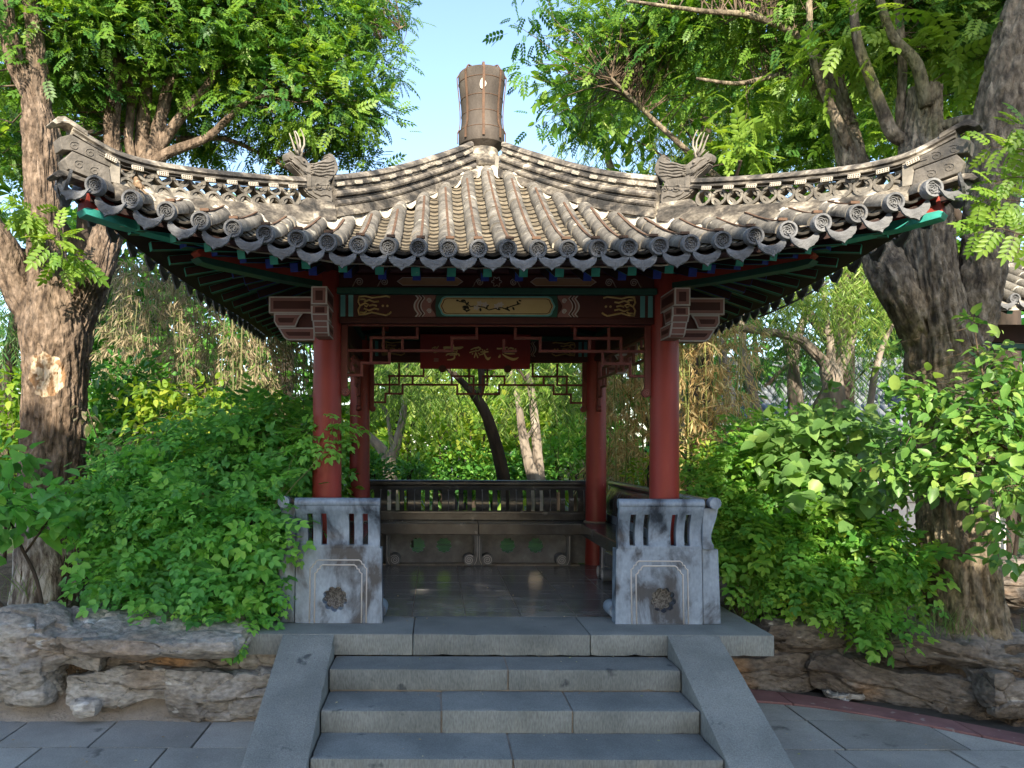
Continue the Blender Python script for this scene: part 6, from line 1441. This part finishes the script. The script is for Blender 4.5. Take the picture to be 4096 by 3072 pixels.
hedge('bright clipped bush below the right willows', [B(3090, 1760, 10.4, .5), B(3000, 1740, 10.8, .4), B(3200, 1720, 10.6, .42), B(2900, 1780, 10.4, .35)], 2600, 47, mt='roser', size=.07, tint=(.7, .2))
hedge('low flowering bush behind the right front column', [B(2780, 1860, 9.0, .35), B(2900, 1880, 9.0, .38), B(3020, 1870, 8.6, .3), B(2620, 1880, 9.6, .3)], 1700, 48, mt='bright', size=.06, tint=(.4, .3))
hedge('deep green shrub filling the shade behind the left rose bush', [B(450, 1700, 9.0, .55), B(650, 1750, 9.2, .6), B(900, 1750, 9.2, .5), B(520, 1560, 9.3, .45), B(1100, 1800, 9.0, .4), B(350, 1850, 8.8, .4), B(1230, 1900, 8.6, .3)], 4200, 49, size=.10, tint=(.3, .25))
hedge('deep green shrub behind the right lilac', [B(3500, 1850, 9.0, .5), B(3620, 1750, 9.2, .4), B(3900, 1700, 9.0, .5), B(4050, 1850, 8.5, .5)], 2200, 50, size=.10, tint=(.35, .25))
hedge('tall green shrub seen beside the left front column', [B(1260, 1650, 8.8, .25), B(1300, 1800, 8.8, .3), B(1340, 1550, 9.2, .25), B(1320, 1920, 8.6, .25)], 1200, 51, mt='roser', size=.09, tint=(.5, .3))
hedge('dry twiggy shrub by the right rear column', [B(2440, 1880, 12, .35), B(2330, 1900, 12, .3)], 600, 52, mt='dryd', size=.10, leaf=BL, tint=(.5, .2))
# willows on the right
def willow(label, L, strand_blobs, n, seed, bark='barkp', mt='willow', leafL=.12, tint=(.55, .22), lens=(.6, 1.6), step=.04):
    b = L[0][0][0].copy(); b.z = -.5
    t, _ = tree('willow_tree', label, L, strand_blobs, [(10, .1, BL, mt, dict(clump=5))], bark, b, furrow=.012, seed=seed, tw=0, group='willows beyond the right shrubs')
    hang('hanging_foliage', t, starts_in(strand_blobs, n, seed + 1), 0, mt, seed + 2, leafL=leafL, step=step, lens=lens, tint=tint, mi=Matrix.Translation(-b)); return t
willow('thick pale willow trunk with hanging yellow green foliage', [LB(12.5, (3360, 2000, .22), (3352, 1780, .175), (3345, 1650, .165), (3330, 1530, .165), (3315, 1470, .15), (3290, 1440, .09), (3240, 1390, .08), (3190, 1350, .075), (3090, 1325, .065), (2960, 1310, .055)),
        LB(12.5, (3330, 1520, .11), (3370, 1440, .09), (3400, 1370, .07), (3430, 1250, .05), (3450, 1100, .03)), LB(12.5, (3320, 1500, .09), (3320, 1380, .07), (3300, 1250, .05), (3280, 1050, .03))],
       [B(3250, 1230, 12, .5), B(3350, 1200, 12, .6), B(3150, 1200, 12.4, .5), B(3430, 1300, 12.2, .45), B(3270, 1080, 12.4, .6), B(3400, 1060, 12.4, .6), B(3520, 1150, 12.6, .5)], 210, 61)
willow('cluster of slim grey willow stems left of the thick trunk', [LB(13.2, (3170, 1900, .09), (3170, 1690, .08), (3165, 1560, .075), (3160, 1430, .075), (3140, 1350, .06)), LB(13.2, (3200, 1900, .10), (3200, 1690, .085), (3190, 1560, .085), (3172, 1450, .085), (3195, 1330, .075), (3225, 1230, .06), (3240, 1050, .03)),
        LB(13, (3060, 1800, .09), (3045, 1690, .085), (3020, 1600, .075), (2990, 1480, .065), (2968, 1350, .06), (2960, 1200, .04)), LB(13.3, (3230, 1850, .08), (3240, 1680, .07), (3290, 1570, .06), (3310, 1500, .04))],
       [B(3080, 1230, 13.6, .6), B(3180, 1350, 13.8, .5), B(3000, 1300, 13.8, .5), B(3230, 1420, 14, .4)], 130, 63, mt='willowd', tint=(.5, .25), lens=(.8, 2.0))
willow('slim leaning pale willow stem right of the thick trunk', [LB(12, (3460, 1900, .06), (3470, 1690, .055), (3485, 1580, .05), (3500, 1480, .05), (3540, 1350, .035), (3600, 1250, .02))], [B(3560, 1200, 12.5, .5), B(3480, 1150, 12.3, .4)], 60, 65)
willow('dark shaded willow curtain before the far hall', [LB(16, (3700, 1950, .14), (3690, 1600, .12), (3640, 1350, .09), (3560, 1150, .05)), LB(16, (3640, 1380, .03), (3500, 1440, .025), (3380, 1560, .015))],
       [B(3480, 1300, 16, .8), B(3600, 1250, 16, .9), B(3560, 1400, 15.6, .6), B(3680, 1300, 15.5, .7)], 150, 67, bark='barkd', mt='willowd', tint=(.4, .2), lens=(.8, 2.4), leafL=.13)
willow('short brown trunk standing inside the golden bamboo', [LB(11.4, (2975, 1850, .10), (2960, 1720, .09), (2925, 1620, .08), (2905, 1520, .07), (2880, 1350, .05))], [B(2900, 1150, 12.5, .5), B(2820, 1150, 12.6, .4)], 30, 69, mt='willowd')
willow('far willow filling the gap left of the forked trunk', [LB(15, (30, 1950, .2), (20, 1600, .16), (60, 1300, .12), (90, 1000, .07))], [B(40, 1150, 14.5, .9), B(-80, 1300, 14, .9), B(90, 1350, 14.5, .6), B(20, 950, 15, .9)], 150, 71, bark='barkd', mt='willowd', tint=(.5, .25), lens=(.8, 2.4), leafL=.13)
willow('pale green willow top rising behind the right roof slope', [LB(15, (2700, 2000, .25), (2680, 1500, .2), (2600, 1000, .15), (2450, 700, .08), (2400, 500, .04)), LB(15, (2620, 1050, .12), (2750, 700, .08), (2850, 400, .04))],
       [B(2470, 500, 15, .7), B(2530, 430, 15, .8), B(2600, 500, 15, 1.2), B(2850, 400, 15, 1.3), B(2750, 650, 15, 1.2), B(3050, 500, 15, 1.2), B(3300, 600, 15, 1.2)], 330, 73, tint=(.6, .25), lens=(.9, 2.6), leafL=.15, step=.05)
# far belt of trees closing the view
def far_tree(label, px_, d, ztop, rad, n, mt, seed, size=.34, tint=(.45, .25), zl=.12):
    b = at(px_, 1790, d); b.z = -.5; h = ztop + .5; r = random.Random(seed)
    L = [[(b + Vector((0, 0, -.2)), .25), (b + Vector((.1, 0, h * .35)), .2), (b + Vector((.2, .1, h * .75)), .10), (b + Vector((.1, 0, h * .95)), .03)]]
    for i in range(4):
        a = r.uniform(0, 6.28); L.append([(b + Vector((.1, 0, h * (.3 + .1 * i))), .10), (b + Vector((math.cos(a) * rad * .4, math.sin(a) * rad * .4, h * (.5 + .08 * i))), .06), (b + Vector((math.cos(a) * rad * .8, math.sin(a) * rad * .8, h * (.6 + .08 * i))), .02)])
    bl = []
    for i in range(16):
        a = r.uniform(0, 6.28); q = rad * r.uniform(.15, .85); z = h * r.uniform(zl, .95); bl.append(((b.x + math.cos(a) * q, b.y + math.sin(a) * q, b.z + z), rad * r.uniform(.3, .5), .75))
    return tree('background_tree', label, L, bl, [(n, size, OV4, mt, dict(clump=10, spread=.5, tint=tint, droop=.25, shell=.5))], 'barkd', b, seed=seed, tw=.25, group='trees closing the background', twr=.012)
FT = [('deep green tree far behind the forked left trunk', 120, 20, 5.5, 2.6, 2600, 'hedge'), ('dense green tree far behind the greyish bamboo', 620, 19, 7.2, 3.0, 3800, 'hedge'), ('dark leafy tree far beyond the left eave', 1120, 18.5, 6.6, 2.8, 3400, 'hedge'),
      ('yellow green tree beyond the leaning trunk', 1560, 22, 5.0, 2.8, 2200, 'bright'), ('sunlit yellowish tree in the centre of the rear opening', 1880, 24, 5.2, 3.0, 2200, 'bright'), ('bright green tree right of the rear opening centre', 2200, 22, 5.0, 2.8, 2200, 'bright'),
      ('green tree far behind the golden bamboo', 2600, 20, 5.0, 2.6, 2400, 'rose'), ('green tree far behind the slim willow stems', 3000, 27, 6.2, 3.0, 2000, 'hedge'), ('tall green tree behind the far grey hall', 3500, 36, 9.5, 4.5, 2400, 'hedge'), ('green tree beyond the neighbouring tiled roof', 4050, 22, 6.5, 3.2, 2600, 'rose'),
      ('dark green tree in the far centre distance', 2000, 32, 7.0, 4.0, 2000, 'hedge'), ('dark green tree in the far left distance', 1250, 30, 7.5, 4.0, 2000, 'hedge'), ('dark tree at the far left edge', -350, 18, 6.5, 3.0, 2200, 'hedge')]
for i, (lab, px_, d, zt_, rad, n, mt) in enumerate(FT): far_tree(lab, px_, d, zt_, rad, n, mt, 200 + i, size=.30 if d < 21 else .38)
for i, (lab, px_, d, zt_, rad, n) in enumerate((('tall leafy tree closing the sky behind the left canopy', 300, 15, 10.5, 3.2, 2600), ('tall leafy tree closing the sky above the right roof corner', 3350, 15, 11.0, 3.6, 3600), ('tall leafy tree at the far right above the trunk', 4000, 13, 10.0, 3.2, 3200), ('tall leafy tree rising behind the right roof slope', 2780, 14, 9.5, 3.0, 3600))):
    far_tree(lab, px_, d, zt_, rad, n, 'locust', 260 + i, size=.26, tint=(.55, .25), zl=.5)
# ------------------------------------------------------------------ neighbouring roofs, far hall, wall, wire
nb = thing('gallery', 'neighbouring grey tiled gallery roof corner beyond the right trunk', 'building', at(4150, 2100, 8.9))
gb = Vector(nb.location); mi = Matrix.Translation(-gb)
gx0 = 5.15
def gz(x, y): return 2.86 + .50 * (y - 1.0) + .10 * sstep(5.1, 7.5, x)
m = MB(); gxs = [gx0 + .22 * i for i in range(13)]
m.v = [(x, y, gz(x, y) - .05) for x in gxs for y in (1.0, 1.4, 1.9, 2.5)] + [(x, y, gz(x, y) - .12) for x in gxs for y in (1.0, 1.4, 1.9, 2.5)]
n4 = len(gxs) * 4
m.f = [(i*4+j, (i+1)*4+j, (i+1)*4+j+1, i*4+j+1) for i in range(len(gxs)-1) for j in range(3)] + [(n4+i*4+j+1, n4+(i+1)*4+j+1, n4+(i+1)*4+j, n4+i*4+j) for i in range(len(gxs)-1) for j in range(3)] + [(i*4, n4+i*4, n4+(i+1)*4, (i+1)*4) for i in range(len(gxs)-1)]
m.m = [0] * len(m.f); rf = m.build('roof', MT['plaster'], nb, mw=mi); fixn(rf.data)
for i in range(12):
    x = gx0 + .1 + .21 * i
    for j in range(6):
        a = Vector((x, 1.0 + .24 * (j + 1), gz(x, 1.0 + .24 * (j + 1)))); b = Vector((x, 1.0 + .24 * j, gz(x, 1.0 + .24 * j)))
        link('cap_tile', CAP, rf, frame_at(a, b - a))
    p = Vector((x, .985, gz(x, 1.0))); link('eave_disc', DISC, rf, Matrix.Translation(p) @ Matrix.Rotation(PI/2, 4, 'X'))
    p = Vector((x + .105, .985, gz(x, 1.0) + .0)); link('drip_tile', DRIP, rf, Matrix.Translation(p) @ Matrix.Rotation(PI, 4, 'Z') @ Matrix.Rotation(.25, 4, 'X'))
    MB().beam((x + .05, 2.2, gz(x, 2.2) - .16), (x + .05, 1.12, gz(x, 1.12) - .17), .06, .06, mis=(0, 1, 0, 0, 0, 0)).build('rafter', [MT['darkwood'], MT['teal']], nb, mw=mi)
MB().tube([(gx0, 2.0, 3.36), (6.4, 2.0, 3.44), (7.6, 2.0, 3.60)], .05, 10).build('ridge', MT['tile'], nb, smooth=True, mw=mi)
for i in range(16):
    c = Vector((gx0 + .08 + .12 * i, 2.0, 3.25 + .02 * i * .3)); link('lattice_tile', ARC, rf, Matrix.Translation(c) @ Matrix.Rotation(PI * (i % 2), 4, 'Y'))
MB().box((gx0 + .02, 1.75, 2.52), (7.6, 1.9, 2.72)).build('beam', MT['darkwood'], nb, mw=mi)
MB().box((gx0 + .02, 1.72, 2.44), (7.6, 1.93, 2.50)).build('lower_beam', MT['green'], nb, mw=mi)
for x in (7.2,):
    MB().lathe([(.11, -.5), (.10, 2.4)], 20, (x, 1.83, 0)).build('column', MT['red'], nb, smooth=40, mw=mi)
# far grey hall with red brown gable behind the willows
hb = at(3420, 1790, 26); hb.z = -.5
fh = thing('far_hall', 'far grey tiled hall with reddish gable seen through the willows', 'building', hb)
whs = mat('pale_grey_hall_wall', [(.3, (.26, .25, .24)), (.7, (.36, .35, .33))], scale=2, rough=.9, bump=.2)
gtile = mat('blue_grey_far_tiles', [(.3, (.14, .155, .175)), (.7, (.26, .28, .30))], scale=3, rough=.8, bump=.3)
rwall = mat('faded_red_wall', [(.3, (.28, .10, .07)), (.7, (.38, .17, .12))], scale=2, rough=.9, bump=.2)
MB().box((-4.6, 0, 0), (3.6, 4, 3.2)).build('wall', whs, fh)
def slope(m, x0, x1, y0, z0, y1, z1):
    m.add([(x0, y0, z0), (x1, y0, z0), (x1, y1, z1), (x0, y1, z1), (x0, y0, z0 - .12), (x1, y0, z0 - .12), (x1, y1, z1 - .12), (x0, y1, z1 - .12)], [(0, 1, 2, 3), (7, 6, 5, 4), (0, 4, 5, 1), (1, 5, 6, 2), (3, 2, 6, 7), (0, 3, 7, 4)])
m = MB(); slope(m, -5.0, 4.0, -.7, 3.1, 2.0, 4.7); slope(m, -5.0, 4.0, 4.7, 3.1, 2.004, 4.7); r1 = m.build('roof', gtile, fh)
for i in range(36):
    x = -4.9 + .25 * i; MB().tube([(x, -.72, 3.13), (x, 2.0, 4.74)], .07, 6).build('tile_row', gtile, r1, smooth=True)
MB().box((-5.0, 1.85, 4.66), (4.0, 2.15, 5.0)).build('ridge', gtile, fh, bevel=.03)
MB().plate([(1.2, 3.2), (3.8, 3.2), (2.5, 5.0)], -.9, -.75, lambda u, v, t: (u, t, v)).build('gable', rwall, fh)
for a, b in (((.9, 3.1), (2.5, 5.25)), ((4.1, 3.1), (2.5, 5.25))):
    MB().beam((a[0], -.95, a[1]), (b[0], -.95, b[1]), .5, .14, up=(0, 0, 1)).build('gable_roof', gtile, fh)
MB().box((2.35, -1.0, 5.1), (2.65, -.7, 5.6)).build('gable_ornament', rwall, fh, bevel=.03)
for x in (-4, -2.6, -1.2, .2):
    w = MB().box((x, -.03, 1.0), (x + .9, .03, 2.5)).build('window', MT['darkwood'], fh)
    MB().box((x + .42, -.05, 1.0), (x + .48, -.031, 2.5)).build('frame', rwall, w)
MB().box((-4.62, -.05, 0), (3.62, -.002, .6)).build('plinth', MT['slab'], fh)
lh = at(3080, 1790, 20); lh.z = -.5
low = thing('low_outbuilding', 'low grey roofed outbuilding behind the thick willow trunk', 'building', lh)
MB().box((-1.0, 0, 0), (4.2, 2, 2.1)).build('wall', whs, low)
m = MB(); slope(m, -1.3, 4.5, -.45, 2.05, 1.0, 2.9); slope(m, -1.3, 4.5, 2.45, 2.05, 1.004, 2.9); r2 = m.build('roof', gtile, low)
for i in range(24): MB().tube([(-1.2 + .24 * i, -.47, 2.08), (-1.2 + .24 * i, 1.0, 2.94)], .06, 6).build('tile_row', gtile, r2, smooth=True)
MB().box((-.2, -.03, .2), (.7, .02, 1.9)).build('door', MT['redbeam'], low)
# low white wall glimpsed behind the right shrubs
wb = at(3560, 2230, 8.6)
ww = thing('low_white_wall', 'low white stone wall with dark posts glimpsed behind the right shrubs', 'wall', wb)
wmat = mat('white_marble', [(.3, (.55, .53, .50)), (.7, (.72, .70, .67))], scale=3, rough=.6, bump=.1)
for i in range(4): MB().box((-.9 + .55 * i, 0, -.1), (-.9 + .55 * i + .535, .12, .62)).build('panel', wmat, ww, bevel=.006)
MB().box((-.95, -.03, .622), (1.35, .15, .70)).build('coping', wmat, ww, bevel=.01)
for i in range(3): MB().box((-.62 + .62 * i, -.07, -.1), (-.57 + .62 * i, -.032, .55)).build('post', MT['darkwood'], ww)
rbn = at(3390, 1905, 8.2)
rs = thing('red_notice', 'small red notice board glimpsed through the lilac leaves', 'sign', rbn - Vector((0, 0, .75)))
MB().box((-.10, -.01, .72), (.14, .01, .86)).build('board', flat('bright_red_paint', (.55, .06, .03)), rs, bevel=.003)
MB().tube([(.02, .015, -.2), (.02, .015, .75)], .012, 8).build('post', MT['darkwood'], rs, smooth=True)
# ------------------------------------------------------------------ sparrow on the eave
sb = Vector((-2.292, ye(2.292) - .0, 0)); bz = zt(-2.308, ye(2.308) + .07)
bird = thing('sparrow', 'small brown sparrow perched on a tile end of the left eave', 'bird', (-2.30, ye(2.3) + .045, ze(2.3) + .058))
fe = mat('brown_feathers', [(.35, (.09, .055, .03)), (.6, (.28, .19, .11)), (.75, (.42, .34, .25))], scale=30, rough=.8, bump=.3, bscale=120)
ax = [(-.062, 0, .030, .004), (-.05, 0, .036, .010), (-.03, 0, .050, .022), (-.01, 0, .064, .028), (.008, 0, .080, .027), (.02, 0, .096, .021), (.027, 0, .108, .019), (.030, 0, .118, .0185), (.030, 0, .128, .015), (.030, 0, .136, .006)]
m = MB(); m.tube([Vector(a[:3]) for a in ax], [a[3] for a in ax], 14); Mb = Matrix.Rotation(2.4, 4, 'Z') @ Matrix.Scale(.85, 4)
bo = m.build('body', fe, bird, smooth=True, mw=Mb)
MB().plate([(-.05, .012), (-.12, .010), (-.125, -.010), (-.05, -.012)], -.003, .003, lambda u, v, t: (u, v, .030 + (u + .05) * .75 + t)).build('tail', fe, bird, mw=Mb)
MB().tube([(.046, 0, .118), (.060, 0, .116)], [.006, .001], 6).build('beak', MT['ink'], bird, mw=Mb)
for s in (-1, 1):
    MB().tube([(-.0, s * .012, .046), (.004, s * .013, .02), (.0, s * .013, .001), (.016, s * .015, .0)], .002, 5).build('leg', MT['iron'], bird, mw=Mb)
    MB().plate([(.012, .09), (.022, .075), (-.01, .05), (-.06, .03), (-.03, .062)], s * .024, s * .030, lambda u, v, t: (u, t, v)).build('wing', fe, bird, bevel=0, mw=Mb)
    MB().lathe([(.0005, -.003), (.003, 0), (.0005, .003)], 6, (.040, s * .0135, .122)).build('eye', MT['ink'], bird, mw=Mb)
# ------------------------------------------------------------------ three far visitors
def person(label, loc, rz, shirt, trousers, hair, long_hair=False, bag=None, h=1.68, backpack=False):
    t = thing('person', label, 'person', loc); t.rotation_euler = (0, 0, rz)
    me = bpy.data.meshes.new('skel'); k = h / 1.7
    V = [(0,0,.93,.13,.10),(0,0,1.10,.125,.09),(0,.01,1.30,.15,.10),(0,.01,1.42,.11,.08),(0,0,1.49,.052,.052),(0,-.01,1.56,.075,.085),(0,-.015,1.64,.078,.095),(0,-.005,1.70,.04,.05)]
    E = [(0,1),(1,2),(2,3),(3,4),(4,5),(5,6),(6,7)]
    def chain(root, pts):
        a = root
        for p in pts: V.append(p); E.append((a, len(V)-1)); a = len(V)-1
        return a
    for s in (-1, 1):
        chain(0, [(s*.10,0,.86,.095,.095),(s*.105,-.01,.50,.060,.062),(s*.11,.01,.10,.042,.045),(s*.11,.0,.05,.045,.05),(s*.115,-.12,.03,.04,.03)])
        w = chain(3, [(s*.175,.0,1.40,.058,.058),(s*.215,.01,1.15,.042,.042),(s*.21,-.07,.92,.032,.032),(s*.20,-.10,.86,.04,.02)])
        for j, (dx, L_) in enumerate(((-.028, .06), (-.01, .075), (.008, .08), (.026, .065))): chain(w, [(s*.20 + dx*.3, -.10 + dx - .01, .81, .009, .009), (s*.20 + dx*.3, -.10 + dx, .81 - L_*.6, .008, .008)])
        chain(w, [(s*.185, -.135, .85, .010, .010), (s*.18, -.15, .81, .009, .009)])
    me.from_pydata([(x*k, y*k, z*k) for x, y, z, _, _ in V], E, [])
    o = link('body', me, t); md = o.modifiers.new('skin', 'SKIN')
    for i, v in enumerate(V): me.skin_vertices[0].data[i].radius = (v[3]*k, v[4]*k)
    me.skin_vertices[0].data[0].use_root = True
    md2 = o.modifiers.new('sub', 'SUBSURF'); md2.levels = md2.render_levels = 1
    dg = bpy.context.evaluated_depsgraph_get(); ev = o.evaluated_get(dg); nm = bpy.data.meshes.new_from_object(ev)
    o.modifiers.clear(); o.data = nm
    for mt in (MT_skin, shirt, trousers, hair, MT['ink']): nm.materials.append(mt)
    for p in nm.polygons:
        c = p.center / k; r_ = abs(c.x)
        mi_ = 2
        if c.z < .075: mi_ = 4
        elif c.z > .96 or (r_ > .17 and c.z > .9): mi_ = 1
        if r_ > .16 and c.z < 1.12 and c.z > .7: mi_ = 0 if c.z < .95 else 1
        if c.z > 1.45: mi_ = 0
        if c.z > 1.655 or (c.z > 1.52 and c.y > .035): mi_ = 3
        p.material_index = mi_
    nm.shade_smooth()
    m = MB(); m.lathe([(.001, -.014), (.010, -.006), (.011, .004), (.004, .012)], 8, (0, -.10*k, 1.595*k)); m.build('nose', MT_skin, t, smooth=True)
    for s in (-1, 1):
        MB().lathe([(.001, -.006), (.007, 0), (.001, .006)], 8, (s*.030*k, -.092*k, 1.615*k)).build('eye', MT['ink'], t, smooth=True)
        MB().lathe([(.001, -.028), (.014, -.01), (.016, .012), (.002, .028)], 8, (s*.082*k, .0, 1.60*k)).build('ear', MT_skin, t, smooth=True)
    MB().box((-.022*k, -.093*k, 1.548*k), (.022*k, -.085*k, 1.556*k)).build('mouth', MT['mauve'], t)
    # hair as a cap following the skull, longer down the back when needed
    prof = [(.001, 1.735), (.05, 1.725), (.085, 1.69), (.094, 1.65), (.092, 1.61), (.086, 1.58)] + ([(.09, 1.52), (.085, 1.42), (.07, 1.32), (.02, 1.28)] if long_hair else [(.06, 1.55)])
    m = MB(); n = 20; vs = []
    for r_, z in prof:
        for i in range(n):
            a = 2*PI*i/n; y = r_ * 1.12 * math.sin(a) + .012; zz_ = z
            if math.sin(a) < -.15 and z < 1.66: y = max(y, -.02); zz_ = max(z, 1.655)
            m.v.append((r_ * math.cos(a) * k, y * k, zz_ * k))
    for j in range(len(prof)-1):
        for i in range(n): m.f.append((j*n+i, j*n+(i+1) % n, (j+1)*n+(i+1) % n, (j+1)*n+i)); m.m.append(0)
    m.build('hair', hair, t, smooth=True)
    if backpack: MB().box((-.14*k, .10*k, 1.02*k), (.14*k, .24*k, 1.42*k)).build('backpack', MT['ink'], t, bevel=.04)
    return t
MT_skin = flat('skin', (.48, .29, .21)); wsh = flat('white_cloth', (.72, .70, .68)); gsh = flat('lavender_cloth', (.30, .30, .42)); blk = flat('black_hair', (.012, .010, .010)); trs = flat('dark_trousers', (.05, .05, .07)); lts = flat('pale_trousers', (.6, .58, .55))
p = at(1614, 1790, 33); person('distant person in a white top with long dark hair and black backpack', (p.x, p.y, -.55), .3, wsh, lts, blk, True, backpack=True, h=1.62)
p = at(1541, 1790, 31); person('distant person in a lavender top behind the pale forked tree', (p.x, p.y, -.42), -.4, gsh, trs, blk, True, h=1.64)
p = at(1840, 1790, 19); person('person with short dark hair behind the clipped hedge', (p.x, p.y, -.44), 2.6, gsh, trs, blk, False, h=1.72)
# ------------------------------------------------------------------ unseen trees behind the viewer, crowns shaped to shade the forecourt
SH = math.tan(el) / math.cos(az)
def crown_top(x):                        # height of the shade line on the eave plane, along the row
    return float(np.interp(x, [-9, -2.3, -1.7, 1.35, 1.65, 1.95, 9], [2.42, 2.42, 2.62, 2.62, 1.7, .80, .75]))
def shade_tree(label, x, y, rad, n, seed, lo=None, hi=None):
    b = Vector((x, y, GZ)); r = random.Random(seed); bl = []; rb = min(.6, rad * .55)
    for i in range(60):
        bx, by = x + r.uniform(-rad, rad), y + r.uniform(-1.1, 1.1); dy = -2.3 - by
        zt_ = crown_top(bx + dy * math.tan(az)) + dy * SH - rb * .72 - .17
        if hi: z = r.uniform(lo, hi)
        else: z = zt_ - r.uniform(0, .12) if i < 22 else r.uniform(min(2.2, zt_ - .3), zt_)
        bl.append(((bx, by, z), rb, .75))
    top = max(q[0][2] for q in bl)
    L = [[(b, .28), (b + Vector((.1, 0, top * .4)), .22), (b + Vector((0, .1, top * .75)), .1), (b + Vector((0, 0, top)), .03)]]
    for i in range(4): a = 6.28 * i / 4; L.append([(b + Vector((0, 0, top * .55)), .10), (b + Vector((math.cos(a) * rad * .6, math.sin(a) * .7, top * .8)), .03)])
    return tree('unseen_shade_tree', label, L, bl, [(n, .28, SMALL, 'hedge', dict(clump=8, spread=.5, tint=(.5, .2), droop=.2, shell=.3))], 'barkd', b, seed=seed, tw=.1, group='unseen trees shaping the shade')
for i, (x, rad, lab) in enumerate(((-6.6, 1.6, 'outermost'), (-4.3, 1.6, 'second'), (-2.0, 1.6, 'third'), (.2, 1.6, 'fourth'), (1.7, 1.1, 'fifth'), (4.4, 1.6, 'low'), (6.8, 1.6, 'lowest'))):
    yt = -10.6 + .3 * (i % 2)
    shade_tree(lab + ' unseen tree in the row shaped to shade the steps', x - (-2.3 - yt) * math.tan(az), yt, rad, 9000, 300 + i)
yt = -13.5; dy = -1.5 - yt  # extra unseen tree, added only to darken the upper right trunk
shade_tree('tall high crowned unseen tree added to darken the right trunk', 3.85 - dy * math.tan(az), yt, .75, 3200, 310, lo=1.75 + dy * SH, hi=5.0 + dy * SH)
